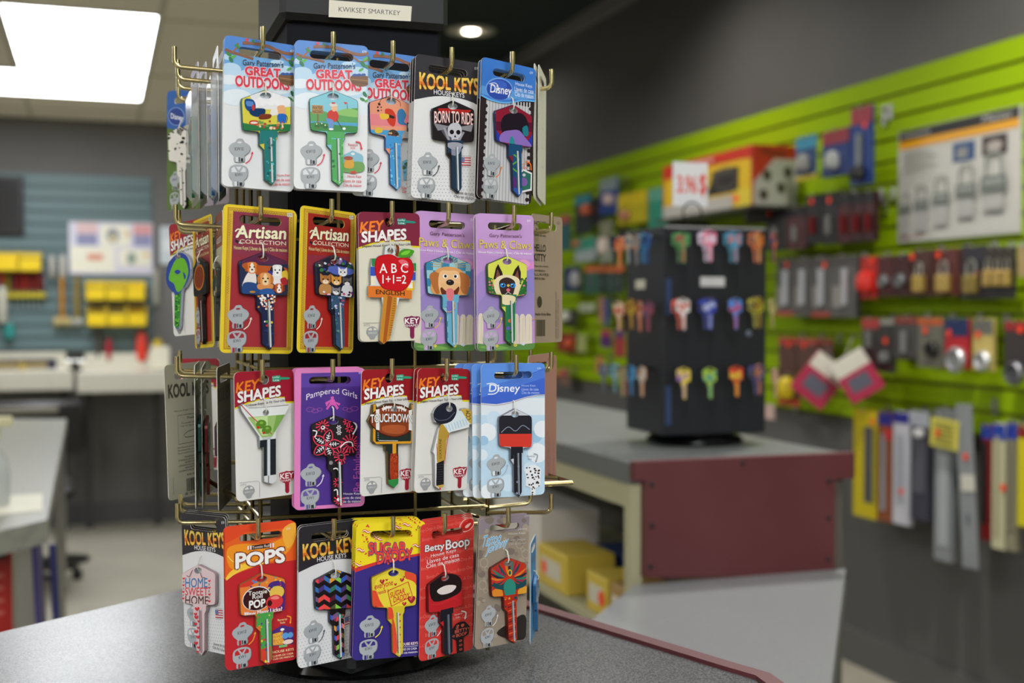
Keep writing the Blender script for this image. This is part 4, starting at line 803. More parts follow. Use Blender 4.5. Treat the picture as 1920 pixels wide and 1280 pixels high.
def c_disney_blue():
    a = card_art('KW', D2Q, 'BCD8EA', 'D8E4EE'); a.src(D2Q)
    a.Rc('DCE4EA', 900, 400, 1380, 520)
    for x, y, r, c in ((955, 640, 65, 'E6ECF0'), (1300, 670, 45, '9CC4E0'), (1345, 620, 60, 'E6ECF0'), (930, 700, 35, '9CC4E0'), (1310, 790, 70, 'E8EEF2'), (920, 800, 40, 'DCE8F0'), (1230, 720, 50, 'A8CCE4'), (960, 1060, 50, 'E6ECF0'), (1260, 900, 50, 'CCE0EE'), (1100, 1000, 60, 'CCE2F0'), (1000, 540, 50, 'C8DEEC')): a.E(c, x, y, r)
    a.P('3A62C8', [(900, 130), (1380, 130), (1380, 372), (1300, 376), (1220, 392), (1120, 425), (1020, 442), (960, 438), (900, 432)]); a.P('5A8EE0', 900, 150, 1380, 150, 1380, 180, 1180, 260, 900, 330); a.P('4A78D4', 900, 330, 1180, 260, 1380, 190, 1380, 250, 900, 400)
    a.S('B8AAB8', 6, 905, 440, 960, 446, 1020, 450, 1120, 433, 1220, 400, 1300, 384, 1366, 380, smooth=True)
    a.T('F0F4FA', 'Disney', 965, 302, 1180, 372, b=.02, sh=.1); a.S('F0F4FA', 6, 950, 300, 1000, 296, 1038, 330, 1010, 368, 960, 372, smooth=True)
    for i, t in enumerate(('House Keys', 'Llaves de casa', 'Clés de maison')): a.T('BCD0F4', t, 1196, 304+24*i, (1296, 1318, 1324)[i], 322+24*i, b=0)
    a.T('D0DCF4', 'KW', 1310, 182, 1336, 196)
    kwicons(a, 'A8B4BC', 'D8E4EC'); a.src(D2Q)
    a.T('7A8A98', 'Reverse', 1234, 804, 1288, 818, b=0); a.T('7A8A98', 'Side', 1238, 826, 1266, 838, b=0); arrow(a, '98A4AC', 9, [(1280, 795), (1308, 805), (1298, 845)], 14)
    sp = prs([1215, 905, 1240, 885, 1275, 872, 1310, 882, 1335, 905, 1330, 960, 1328, 1020, 1295, 1040, 1292, 1090, 1262, 1088, 1258, 1035, 1222, 1020, 1225, 960])
    a.P('E8EAEC', sp); rn = random.Random(2)
    for i in range(26): a.E('1E1E22', rn.uniform(1228, 1322), rn.uniform(890, 1030), rn.uniform(4, 9), rn.uniform(4, 8), 8)
    for i in range(6): a.E('1E1E22', rn.uniform(1268, 1288), rn.uniform(1030, 1085), 5, 5, 8)
    k = stdkey(a, 1022, 1258, 470, 1100, 'C8C8D2', '6A6A78', groove='8A94A0'); onbow(k)
    k.Rc('22222A', 1010, 520, 1270, 650); k.Rc('D03A2C', 1010, 650, 1270, 745); k.S('8A94A8', 5, 1040, 640, 1090, 600, 1140, 630, 1190, 590, 1240, 620, smooth=True)
    blade_fill(k, '1C1C24'); onblade(k)
    for x, y in ((1110, 850), (1160, 880), (1105, 950), (1155, 990), (1115, 1040), (1150, 1070)): k.E('8A8AA4', x, y, 9, 9, 10)
    return a, fin(k)
def c_home():
    a = kool(HMQ); koollogo(a); flag(a); kwtail(a); kwicons(a, '4A4C54', 'E2E2E2'); a.src(HMQ)
    k = stdkey(a, 180, 405, 462, 1085, 'E2C8CA', 'A08A8E', lean=0, groove='A89098', tilt=22); onbow(k)
    k.T('3A80B4', 'HOME', 205, 548, 352, 612, b=.03, rise=12); k.T('D84A50', 'SWEET', 205, 612, 356, 668, b=.03, rise=12); k.T('5A4038', 'HOME', 208, 670, 358, 730, b=.03, rise=14)
    for i in range(4): heart(k, 'D8343C', 194, 550+i*46, 8); heart(k, 'D8343C', 366, 580+i*46, 8)
    for i in range(3): k.T('6A4A50', 'x', 190, 566+i*46, 200, 580+i*46); k.T('6A4A50', 'x', 360, 596+i*46, 370, 610+i*46)
    k.S('6A2A4A', 4, 215, 530, 235, 540, 245, 515, 255, 495, smooth=True); k.S('6A2A4A', 4, 340, 555, 318, 550, 310, 525, 300, 505, smooth=True)
    k.clip = None
    for i, (x, y, s) in enumerate(((288, 765, 14), (278, 800, 10), (284, 822, 13), (300, 850, 9), (280, 868, 10), (298, 895, 9), (284, 920, 13), (296, 958, 12), (284, 1000, 12), (300, 1030, 9), (296, 1060, 8))): heart(k, 'D8343C', x, y, s)
    return a, fin(k)
def c_chevron():
    a = kool(CHQ); koollogo(a); flag(a, 650, 950); kwtail(a); kwicons(a, '4A4C54', 'E2E2E2'); a.src(CHQ)
    k = stdkey(a, 1042, 1330, 498, 1122, '1A1416', '2A2A3A', tilt=-22)
    cols = ['E85040', '4A3A7A', '3A78B8', '8A3A5A', '3A7A68', 'F07A70', '5A2030', '3A60C0', '8ACC50', 'F04A50', '7A5A8A', '50905A', 'E0A030', '585830']; rn = random.Random(11)
    def zig(x0, x1, y0, y1):
        y = y0; k.z += .012; k.dz = 0
        while y < y1:
            x = x0; i = 0
            while x < x1:
                d = 26 if i % 2 == 0 else -26; sy = 0 if i % 2 == 0 else 26
                k.P(rn.choice(cols), x, y+sy, x+38, y+sy+d, x+38, y+sy+d+32, x, y+sy+32); x += 38; i += 1
            y += 66
        k.dz = .012
    onbow(k); zig(1030, 1340, 470, 790); blade_fill(k, '1A1416'); onblade(k); zig(1148, 1250, 800, 1140); k.clip = k.sho; zig(1120, 1240, 790, 840)
    return a, fin(k)
def c_pops():
    a = card_art('KW', POQ, 'C0222A', 'D84A3A'); a.src(POQ)
    a.P('E8601E', 440, 170, 950, 180, 950, 470, 700, 470, 560, 500, 440, 540); a.P('E2481E', 440, 170, 950, 180, 945, 240, 600, 235, 440, 300)
    a.C('F0941E', 470, 330, 560, 310, 740, 330, 900, 290, 925, 330, 860, 420, 700, 470, 520, 480, 470, 430); a.C('F8C83A', 455, 540, 500, 480, 620, 440, 720, 460, 620, 480, 520, 510); a.C('F2B03A', 840, 250, 930, 210, 930, 320, 870, 380); a.S('F8E070', 5, 470, 380, 500, 420, 560, 465, 460, 545, smooth=True)
    a.RR('3A1410', 600, 330, 780, 360, 5); a.P('F0EAE4', 600, 330, 628, 330, 628, 357, 600, 357); a.P('F0EAE4', 752, 332, 780, 332, 780, 360, 752, 360); a.Rc('C83A3A', 611, 331, 618, 357); a.Rc('C83A3A', 762, 333, 769, 360); a.T('F0E4D8', 'Tootsie Roll', 632, 336, 748, 354, b=.02)
    a.T('F4F2EC', 'POPS', 524, 380, 850, 465, b=.1, out=('7A2A1A', .07), grow=.2); a.T('F4E8D0', 'KW', 866, 238, 896, 254)
    kwicons(a, 'E8A83A', 'C0222A'); a.src(POQ)
    a.T('F0E0A0', 'Reverse', 800, 862, 864, 877, b=.02); a.T('F0E0A0', 'Side', 816, 884, 850, 898, b=.02); arrow(a, 'F0A030', 8, [(862, 850), (888, 862), (886, 895)], 14)
    a.P('4A2A7A', 762, 938, 830, 908, 905, 935, 905, 1050, 760, 1045); a.P('E09040', 765, 960, 835, 950, 835, 1045, 765, 1040); a.E('5AA0D8', 850, 985, 22); a.E('5AA0D8', 885, 985, 20); a.E('F0D8C8', 868, 1030, 36, 16); a.T('F0D040', 'HOW', 768, 960, 820, 980, b=.05, rise=-3); a.T('F0D040', 'MANY', 768, 986, 832, 1006, b=.05, rise=-3); a.T('F0D040', 'LICKS?', 770, 1012, 840, 1034, b=.05, rise=-3); a.Rc('7AC070', 806, 1046, 862, 1062); a.E('F8F8F4', 830, 938, 14, 9)
    a.T('F0E8B0', 'HOUSE KEYS', 764, 1078, 906, 1095, b=.03); a.T('F0E8B0', 'LLAVES DE CASA', 764, 1108, 902, 1121, b=.02); a.T('F0E8B0', 'CLÉS DE MAISON', 764, 1126, 904, 1141, b=.02)
    k = stdkey(a, 534, 843, 520, 1160, 'E88034', '8A5A2A'); onbow(k)
    k.P('D83A2C', 534, 530, 690, 520, 700, 560, 600, 600, 534, 600); k.C('4A2A7A', 720, 640, 760, 590, 843, 620, 850, 820, 740, 830); blobs(k, ['5A3A8A', 'E0D040', '4AA050', 'D83A5A', '4A8AC0'], 20, 540, 560, 840, 640, 6, 11, 3)
    k.E('F0E8E0', 650, 690, 98, 84); k.E('3A1418', 650, 692, 93, 79); k.E('E8C050', 784, 668, 50, 45); k.E('D8343A', 768, 730, 58, 48); k.C('F08A80', 740, 700, 780, 690, 800, 710, 770, 715); k.E('3A1414', 735, 735, 16, 22)
    k.T('F4EEE4', 'Tootsie', 592, 634, 718, 662, b=.03); k.T('F4EEE4', 'Roll', 620, 662, 686, 690, b=.03); k.T('F4F0EA', 'POP', 598, 700, 704, 752, b=.09, out=('5A2A1A', .04))
    k.P('F4F0EA', 565, 770, 640, 790, 640, 812, 565, 800); k.T('F6F2EC', 'How Many Licks?', 570, 772, 818, 808, b=.05, out=('C0282A', .05))
    blade_fill(k, '4AA04A'); k.clip = k.sho; blobs(k, ['D83A3A', 'E0D040', '5A3A8A'], 8, 640, 810, 740, 880, 6, 9, 4); onblade(k); blobs(k, ['D83A3A', 'E0D040', '5A3A8A', '3A8ACC'], 16, 650, 860, 730, 1020, 6, 10, 5); k.P('D8402C', 640, 1050, 735, 1030, 740, 1170, 640, 1170); k.E('5A3A8A', 712, 1050, 12); k.E('E0D040', 706, 1130, 10)
    return a, fin(k)
def c_sugar():
    a = card_art('KW', SUQ, '33247E', 'E0C030'); a.src(SUQ)
    a.P('D8302A', 20, 160, 520, 160, 520, 412, 380, 430, 200, 455, 20, 510); a.P('EFD91C', 20, 160, 520, 160, 520, 396, 380, 412, 200, 436, 20, 480)
    rn = random.Random(5)
    for i in range(46):
        x, y = rn.uniform(35, 500), rn.uniform(180, 460)
        if 130 < x < 410 and 220 < y < 275: continue
        a.E('D8452C', x, y, rn.uniform(4, 11), rn.uniform(3, 7), 6, rn.uniform(0, 180))
    for x, y in ((100, 235), (180, 290), (310, 215), (370, 200), (440, 350), (60, 360), (350, 270), (40, 460)):
        a.S('D8452C', 16, x-25, y-4, x-8, y-10, x+8, y+4, x+25, y, smooth=True); a.S('F6F0E4', 6, x-25, y-4, x-8, y-10, x+8, y+4, x+25, y, smooth=True)
    a.T('3A3020', 'KW', 446, 212, 474, 232, b=.02)
    a.T('E8402A', 'SUGAR', 115, 315, 368, 385, b=.08, rise=8, grow=.12, out=('3A2A80', .05)); a.T('E8402A', 'DADDY', 172, 385, 410, 455, b=.08, rise=-18, grow=.12, out=('3A2A80', .05))
    kwicons(a, 'E8D83A', '33247E'); a.src(SUQ)
    a.T('F0ECF4', 'HOUSE KEYS', 320, 1014, 446, 1032, b=.05, out=('C8304A', .03)); a.Rc('E8E0F0', 300, 1040, 446, 1043); a.T('F0ECF4', 'LLAVES DE CASA', 310, 1052, 440, 1066, b=.03); a.T('F0ECF4', 'CLÉS DE MAISON', 310, 1076, 442, 1090, b=.03)
    k = stdkey(a, 122, 432, 482, 1106, 'D4BE2C', '8A6A1A', groove='D8D0B0'); onbow(k)
    k.C('E04A2C', 350, 520, 440, 510, 440, 640, 380, 600); k.C('E04A2C', 120, 640, 180, 660, 220, 780, 120, 780); k.C('E8D23A', 150, 570, 260, 520, 340, 560, 420, 600, 430, 700, 300, 770, 200, 740)
    k.P('C8402C', 230, 640, 375, 585, 405, 690, 255, 752); k.P('E2CC34', 236, 644, 371, 592, 399, 686, 260, 745)
    k.T('D0302C', 'SUGAR', 250, 655, 350, 690, b=.05, rise=-26); k.T('D0302C', 'DADDY', 272, 688, 382, 725, b=.05, rise=-26); k.T('C83A2A', 'everyone', 145, 600, 268, 640, b=.03, rise=-24); k.T('C83A2A', 'needs a', 165, 636, 240, 664, b=.03, rise=-16); k.T('C83A2A', 'Delicious', 280, 640, 320, 652, b=.0, rise=-8)
    for x, y, s in ((195, 575, 16), (330, 572, 14), (285, 600, 9), (395, 712, 26), (345, 738, 14), (225, 565, 8), (145, 745, 10), (345, 552, 7)): heart(k, 'A0202C', x, y, s); heart(k, 'E0584A', x-s*.2, y-s*.2, s*.45)
    blade_fill(k, 'D4BE2C'); k.clip = k.sho; k.C('E04A2C', 210, 770, 260, 760, 270, 850, 225, 860); onblade(k); k.C('E04A2C', 255, 820, 285, 900, 295, 1060, 250, 1060); 
    for y in (775, 810, 855, 900, 950, 1000, 1040): heart(k, 'A0202C', 310, y, 9)
    return a, fin(k)
def c_boop():
    a = card_art('KW', BEQ, 'DA3A34', 'E87A70'); a.src(BEQ)
    for i in range(13):
        y = 180+i*66
        a.T('EC7A70', 'Boop-Oop-A-Doop Boop-Oop-A-Doop', 430+(i % 3)*40, y, 850+(i % 3)*40, y+30, b=-.005, rise=8)
    a.E('F2C0B4', 802, 228, 62, 46, 20, -20); a.E('DA3A34', 802, 228, 54, 38, 20, -20); a.C('C8201E', 760, 235, 780, 205, 802, 210, 825, 190, 850, 205, 848, 240, 810, 268, 775, 262); a.C('F2C0B4', 785, 240, 805, 225, 835, 222, 815, 245, 795, 250, k=2)
    a.T('F4F0EE', 'Betty', 492, 300, 628, 358, b=.05, rise=10, out=('2A1214', .05)); a.T('F4F0EE', 'Boop', 640, 300, 815, 385, b=.05, rise=10, out=('2A1214', .05))
    a.T('F0E4E2', 'House Keys', 532, 370, 712, 396, b=.02, rise=2); a.T('F0E4E2', 'Llaves de casa', 506, 402, 734, 428, b=.02, rise=4); a.T('F0E4E2', 'Clés de maison', 502, 432, 736, 458, b=.02, rise=4)
    kwicons(a, 'F0E4E2', 'DA3A34'); a.src(BEQ)
    a.T('F0E4E2', 'Reverse', 694, 822, 746, 834, b=.0); a.T('F0E4E2', 'Side', 700, 842, 726, 854, b=.0); arrow(a, 'F0E8E4', 9, [(738, 812), (768, 830), (764, 862)], 16)
    bl = prs([730, 885, 760, 890, 790, 930, 780, 985, 748, 1000, 746, 1098, 704, 1098, 700, 1005, 675, 985, 668, 930, 700, 892]); a.P('1C1416', bl)
    rn = random.Random(3)
    for i in range(14): a.ring('E06A5A', rn.uniform(684, 776), rn.uniform(905, 985), 7, 6, 4, 8)
    a.P('1C1416', 690, 930, 778, 930, 778, 985, 690, 985); a.T('E86A5A', 'BETTY', 692, 934, 774, 955, b=.05); a.T('E86A5A', 'BOOP', 700, 962, 768, 984, b=.05)
    for y in (1015, 1045, 1075): a.ring('E06A5A', 726, y, 8, 6, 4, 8)
    k = stdkey(a, 500, 735, 508, 1098, 'C8222A', '5A1418', groove='6A7684'); onbow(k)
    k.C('1C1416', 510, 560, 560, 530, 640, 525, 710, 560, 730, 620, 700, 680, 540, 690); k.C('E8DCD6', 560, 620, 620, 600, 690, 620, 660, 655, 590, 655); k.S('D8303A', 6, 520, 700, 580, 720, 650, 700, 715, 725, smooth=True)
    blade_fill(k, '161C26'); return a, fin(k)
def c_tattoo():
    a = card_art('KW', TAQ, '9A8C7C', 'B0A498'); a.src(TAQ)
    a.P('8E828A', 850, 110, 1250, 90, 1240, 230, 850, 260); blobs(a, ['8A7C6E', 'A89A88', '7C7066'], 60, 860, 160, 1215, 1010, 14, 34, 4)
    for x, y in ((900, 450), (890, 600), (1190, 400), (950, 620), (1150, 330)): a.ring('B8AA94', x, y, 26, 30, 4); a.ring('B8AA94', x+20, y+40, 14, 14, 4)
    a.T('6AB4E0', 'Tattoo', 880, 270, 1010, 345, b=.03, rise=-30, sh=.25, out=('F0F0EC', .04)); a.T('6AB4E0', 'Johnny', 905, 335, 1055, 410, b=.03, rise=-60, sh=.25, out=('F0F0EC', .04))
    a.T('D8D4D0', 'Tattoo Johnny', 1058, 222, 1208, 240, b=.02, rise=-6); a.T('D8D4D0', 'House Keys', 1070, 250, 1192, 268, b=.02, rise=-4); a.T('C4BEB8', 'Llaves de casa', 1072, 292, 1190, 306, b=0, rise=-4); a.T('C4BEB8', 'Clés de maison', 1070, 320, 1190, 334, b=0, rise=-4); a.T('C8C4C4', 'KW', 1190, 130, 1216, 142)
    a.C('2A2420', 980, 930, 1080, 860, 1160, 820, 1180, 880, 1160, 990, 1060, 980)
    kwicons(a, 'E0DCD8', '9A8C7C'); a.src(TAQ)
    k = stdkey(a, 924, 1170, 415, 1012, 'C0341C', '5A1A14', groove='A8B0B0', tilt=-20)
    onbow(k)
    cols = ['1E4A52', 'C8302A', 'E07828', '2A2A3A', '2F7A6A', 'A02A4A', 'D8A030']
    for t in range(19): an = R(175+t*190/18); k.C(cols[t % 6], [(1050+150*math.cos(an), 590+165*math.sin(an)), (1050+90*math.cos(an+.1), 590+95*math.sin(an+.1)), (1050+35*math.cos(an), 570+35*math.sin(an)), (1050+90*math.cos(an-.1), 590+95*math.sin(an-.1))], k=2)
    k.C('E08A2A', 930, 640, 990, 620, 1000, 710, 930, 700); k.C('E0A030', 1110, 640, 1165, 620, 1168, 700, 1110, 690); k.C('1E4A52', 940, 580, 990, 600, 1050, 560, 1110, 600, 1165, 570, 1150, 620, 1090, 640, 1050, 690, 1010, 640, 950, 620)
    k.C('2F8A78', 1010, 600, 1050, 560, 1090, 600, 1080, 680, 1050, 700, 1020, 680); k.E('E0B030', 1052, 520, 16, 24); k.E('2A5A52', 1052, 520, 9, 15); k.P('D8B040', 1020, 680, 1085, 675, 1070, 705, 1035, 705)
    blade_fill(k, 'B02A1C'); k.clip = k.sho; blobs(k, ['E0A030', '1E4A52', 'D84A20'], 12, 1000, 690, 1090, 750, 8, 13, 4); onblade(k)
    for i in range(11): k.S(('E05A2A', '7A1A14')[i % 2], 8, 1005, 740+i*26, 1085, 715+i*26)
    return a, fin(k)
def c_spots():
    q = ((45, 550), (245, 520), (230, 1235), (35, 1270)); a = card_art('KW', q, '5A7434'); a.src(q)
    blobs(a, ['6A8A3A', '4A642C', '6E5A3A'], 40, 45, 800, 230, 1250, 10, 22, 3)
    a.P('2A5EA8', 30, 500, 260, 500, 260, 720, 180, 740, 100, 780, 30, 770); a.C('D8CDB0', 100, 790, 180, 735, 240, 730, 240, 820, 150, 830); a.E('8AA8DC', 93, 700, 46, 55); a.E('1E3C8A', 93, 700, 42, 51); a.T('EEF2F8', 'Disney', 64, 680, 132, 722, b=.03, rise=14)
    for i in range(3): a.T('BFD0EC', 'House Keys', 148+i*18, 630, 160+i*18, 700, b=0, rot90=True)
    kwicons(a, 'D8D8D0', '5A7434'); a.src(q)
    k = stdkey(a, 62, 195, 760, 1250, 'E4E0D6', '2A2A26', groove='B8B8B0'); onbow(k); blobs(k, ['1E1C1C'], 34, 62, 775, 195, 990, 5, 11, 4); blade_fill(k, 'E4E0D6'); onblade(k); blobs(k, ['1E1C1C'], 22, 115, 1000, 165, 1250, 4, 8, 4)
    return a, fin(k)
def c_globe():
    q = ((65, 230), (262, 222), (330, 1075), (130, 1070)); a = keyshapes(q, 'A0182E')
    o = smoothp(prs([158, 455, 205, 475, 235, 540, 240, 640, 210, 720, 190, 750, 188, 1000, 175, 1020, 155, 990, 148, 770, 130, 740, 95, 680, 85, 600, 100, 510]), 2)
    k = freekey(a, o, '24429A', 'B0B4C4', (158, 485), 18)
    k.C('6AB82A', 120, 560, 150, 500, 200, 510, 228, 600, 215, 680, 185, 740, 160, 740, 140, 680, 105, 640); k.C('24429A', 140, 590, 160, 580, 180, 600, 160, 615); k.C('24429A', 195, 600, 215, 640, 205, 660, k=2); k.P('2E8A2A', 148, 770, 190, 750, 188, 1000, 175, 1020, 155, 990); blobs(k, ['7AC83A', '1A4A1A'], 24, 152, 760, 184, 1000, 5, 10, 3)
    return a, k
def c_plain(kind, base, key, side, tri=None):
    W, H = TYPES[kind]; q = ((0, 0), (W, 0), (W, H), (0, H)); a = card_art(kind, q, base)
    a.Rc(tri or base, 0, 0, W, 24); a.T('F0EEE8' if tri else '6A6A60', 'HOUSE KEYS', 8, 17, W-8, 21)
    k = stdkey(a, W*.2, W*.85, 34, 90 if kind != 'KS' else 78, key, side); onbow(k); blobs(k, ['C8D0B0', 'E08A4A', '2A6A8A', '8A3A3A'], 18, W*.2, 36, W*.85, 58, 2, 4, len(base)); return a, fin(k)
def c_back(kind, base, lines, q=None, ink='5A564C'):
    """card seen from behind: print goes on the rear face"""
    W, H = TYPES[kind]; q = ((0, 0), (W, 0), (W, H), (0, H)); a = card_art(kind, q, base, 'D8D4C8')
    b = Art(W, H, q, MB(), rough=.45); b.clip = rrect(-W/2, -H, W/2, 0, 3.2, 4); b.holes = [a.hole0]
    b.Rc(base, 0, 0, W, H); lines(b, W, H, ink)
    # rear print is mirrored onto the back
    vs = [(-x, .0005-y, z) for x, y, z in b.mb.v]; off = len(a.mb.v); a.mb.v += vs
    for f, mi in zip(b.mb.f, b.mb.m): a.mb.f.append([off+i for i in f][::-1]); a.mb.m.append(a.mb.mi(b.mb.mats[mi]))
    k = stdkey(a, W*.2, W*.85, 34, 90 if kind != 'KS' else 78, '8A2A3A', '4A3A3A'); blade_fill(k, '6A4A2A')
    return a, fin(k)
def l_kool(b, W, H, ink):
    b.T('4A463E', 'KOOL KEYS', 3, 14, 42, 23, b=.07, rise=0, out=('8A8678', .02)); b.T(ink, 'House Keys / Llaves de casa', 8, 32, 40, 33.6, b=0); b.S(ink, .35, 11, 36, 41, 36, 41, 56, 11, 56, closed=True)
    b.T(ink, 'Please Read', 20, 37.5, 34, 39.2, b=0); b.T(ink, 'To avoid misuse match', 14, 41, 38, 42.3, b=0); b.T(ink, 'key to shoulder', 14, 43.3, 30, 44.6, b=0)
    b.S(ink, .4, 18, 52, 16, 50, 20, 48, 28, 47, 30, 42); b.S(ink, .4, 18, 52, 28, 52, 30, 54)
    for i in range(3): b.T(ink, 'Manufactured by licence Mississauga ON', 10, 58+i*2, 40, 59.3+i*2, b=0)
    for i in range(6): b.T(ink, ('WARNING: KEYS MAY', 'AVERTISSEMENT: LES', 'ADVERTENCIA: LLAVES')[i//2] if i % 2 == 0 else 'CHOKING HAZARD FOR CHILDREN', 10+(i % 2 == 0)*6, 65+i*1.9, 40, 66.2+i*1.9, b=.02)
    b.T('3A362E', 'KW-KL7 House Keys', 18, 77.5, 42, 79.5, b=.03); rn = random.Random(9); x = 17.0
    while x < 40: w_ = rn.choice((.3, .5, .9)); b.Rc('38342E', x, 81, x+w_, 90); x += w_+rn.choice((.4, .7))
    b.T('38342E', '8 45849 0', 15, 90.6, 38, 92.4, b=0); b.T(ink, 'Distributed by', 3.5, 78, 4.8, 90, b=0, rot90=True)
def l_kit(b, W, H, ink):
    b.T(ink, 'SC1', 37, 3.5, 41, 5.5, b=.03); b.T(ink, 'HOUSE', 4, 5, 20, 8.5, b=.06); b.T(ink, 'keys', 6, 10, 18, 12, b=.02); b.T(ink, 'Llaves de casa', 4, 14, 20, 16, b=.02); b.T(ink, 'HELLO', 3, 22, 20, 27, b=.09); b.T(ink, 'KITTY', 3, 29, 20, 34, b=.09)
    for i in range(4): b.T(ink, ('Please keep from heat', 'and water', 'MADE IN', 'CHINA 2009'), 4, 37+i*3, 24, 38.6+i*3, b=0) if 0 else b.T(ink, ('House keys contempt', 'oxidation', 'LLAVES', 'MADE IN CHINA')[i], 4, 37+i*3, 24-(i % 2)*5, 38.8+i*3, b=.01)
    b.E(ink, 11, 64, 3.4, 4.2); b.T(ink, 'Hello Kitty Blue', 5, 72, 27, 74.5, b=.03); x = 6.0; rn = random.Random(4)
    while x < 18: w_ = rn.choice((.3, .6, .9)); b.Rc(ink, x, 77, x+w_, 89); x += w_+rn.choice((.35, .6))
    b.T(ink, '©1976, 2009 SANRIO CO., LTD.', 34, 56, 35.6, 91, b=.01, rot90=True); b.T(ink, 'Used Under License', 37, 62, 38.4, 91, b=.0, rot90=True)
# ================================================================ the key display in front
FYP = .745                                                    # plane where the foremost cards hang
BX0, BX1, BY0, BY1 = .121, .2265, .82, .92
rack = thing('key_display_rack', 'black and brass four-sided spinner rack holding carded house keys', 'display rack', ((BX0+BX1)/2, (BY0+BY1)/2, ZC))
ox, oy = rack.location.x, rack.location.y
def rl(x, y, z): return (x-ox, y-oy, z-ZC)
navy = M('0F1018', .6); navy.node_tree.nodes['Principled BSDF'].inputs['Specular IOR Level'].default_value = .12
capz = P(530, 33, Y=.812).z
m = MB(); m.box(rl(BX0, BY0, ZC+.03), rl(BX1, BY1, capz+.004), navy, .003); m.build('tower_body', rack)
m = MB(); m.box(rl(BX0-.006, BY0-.008, capz), rl(BX1+.003, BY1+.008, capz+.05), M('17181A', .6), .004); cap = m.build('cap', rack)
LQ = [P(617, 0, Y=.8118), P(772, 12, Y=.8118), P(770, 40, Y=.8118), P(616, 32, Y=.8118)]
LA = Art(60, 12, ((0, 0), (155, 0), (155, 37), (0, 37)), MB())
LA.Rc('D8D2BE', 0, 0, 155, 37); LA.T('2E2C2A', 'KWIKSET SMARTKEY', 18, 13, 134, 24, b=0)
vs = []
for x, y, z in LA.mb.v:
    u = x/.06+.5; v = -z/.012; p = (LQ[0]*(1-u)+LQ[1]*u)*(1-v)+(LQ[3]*(1-u)+LQ[2]*u)*v; vs.append((p.x-ox, p.y-oy+y*2-.0002, p.z-ZC))
LA.mb.v = vs; LA.mb.build('label_plate', cap)['label'] = 'cream label with black lettering'
gl = M('0E0F12', .18)
m = MB()
m.lathe([(.02, .0002), (.07, .0002), (.074, .004), (.07, .012), (.05, .0165)], (0, 0, 0), gl, 40)
fixn(m.build('turntable', rack, smooth=True))
m = MB(); m.box((-.082, -.082, .0165), (.082, .082, .032), gl, .004); o = m.build('base_tray', rack); o.rotation_euler.z = R(33)
# wire panels: front, left, right, rear
def panel(nm, pts, rows):
    m = MB()
    (xa, ya), (xb, yb) = pts; n = 4
    for z in rows: m.tube([rl(xa, ya, z), rl(xb, yb, z)], .0014, BRASS, 8); m.tube([rl(xa, ya, z-.012), rl(xb, yb, z-.012)], .0014, BRASS, 8)
    for i in range(n):
        t = i/(n-1); x, y = xa+(xb-xa)*t, ya+(yb-ya)*t; m.tube([rl(x, y, rows[-1]-.10), rl(x, y, rows[0]+.01)], .0014, BRASS, 8)
    return m.build(nm, rack, smooth=True)
def hz(px, py, Y): return P(px, py, Y=Y).z
TIPS = [[(493, 50), (625, 60), (737, 77), (847, 89), (961, 97)], [(489, 368), (622, 373), (735, 377), (841, 379), (964, 385)], [(492, 674), (624, 673), (735, 672), (838, 672), (968, 665)], [(484, 971), (626, 972), (737, 967), (834, 962), (953, 951)]]
rowz = [P(TIPS[r][2][0], TIPS[r][2][1], Y=.737).z-.0115 for r in range(4)]
pz_ = [z+.003 for z in rowz]
gx0, gx1, gy0, gy1 = .1, .255, .806, .94
panel('wire_panel', [(gx0, gy0), (gx1, gy0)], pz_); panel('wire_panel', [(gx0, gy0), (gx0, gy1)], pz_); panel('wire_panel', [(gx1, gy0), (gx1, gy1)], pz_); panel('wire_panel', [(gx0, gy1), (gx1, gy1)], pz_)
zb = rowz[3]+.021; m = MB()
fr = [(.082, .775), (.305, .775), (.305, .965), (.062, .965)]
m.tube([rl(*p, zb) for p in fr]+[rl(*fr[0], zb)], .0017, BRASS, 8)
for i in range(5): x = .1+.04*i; m.tube([rl(x, .775, zb), rl(x+.004, BY0, zb)], .0014, BRASS, 6)
m.tube([rl(.305, .80, zb), rl(BX1, .84, zb+.004)], .0014, BRASS, 6); m.tube([rl(.305, .86, zb), rl(BX1, .87, zb)], .0014, BRASS, 6)
m.build('bottom_frame', rack, smooth=True)
HK = M('D6C896', .22, 1)
def hook(tip, back, h=.0125):
    """tip: bend point; back: where the stem meets the panel"""
    t, b_ = Vector(tip), Vector(back); d = (b_-t).normalized(); m = MB(); pts = [t+Vector((0, 0, h))]
    for k in range(5): a = R(90*k/4); pts.append(t+Vector((0, 0, .004))*(1-math.sin(a))+d*.004*(1-math.cos(a)))
    pts.append(b_); m.tube([rl(*p) for p in pts], .0015, HK, 10); return m.build('hook', rack, smooth=True)
hooks = []
for r in range(4):
    for c in range(5):
        p = P(TIPS[r][c][0], TIPS[r][c][1], Y=.737); hook((p.x, p.y, p.z-.0125), (p.x-.003, gy0, p.z-.0155))
    zl_ = P(*TIPS[r][0], Y=.737).z-.0125; zr_ = P(*TIPS[r][4], Y=.737).z-.0125
    for x, y in ((.048, .81), (.0525, .852), (.055, .886), (.058, .935)): hook((x, y, zl_), (gx0, y, zl_-.002))
    for i in range(4): y = .782+.042*i; hook((.293, y, zr_), (gx1, max(y, gy0), zr_-.002))
CACHE = {}
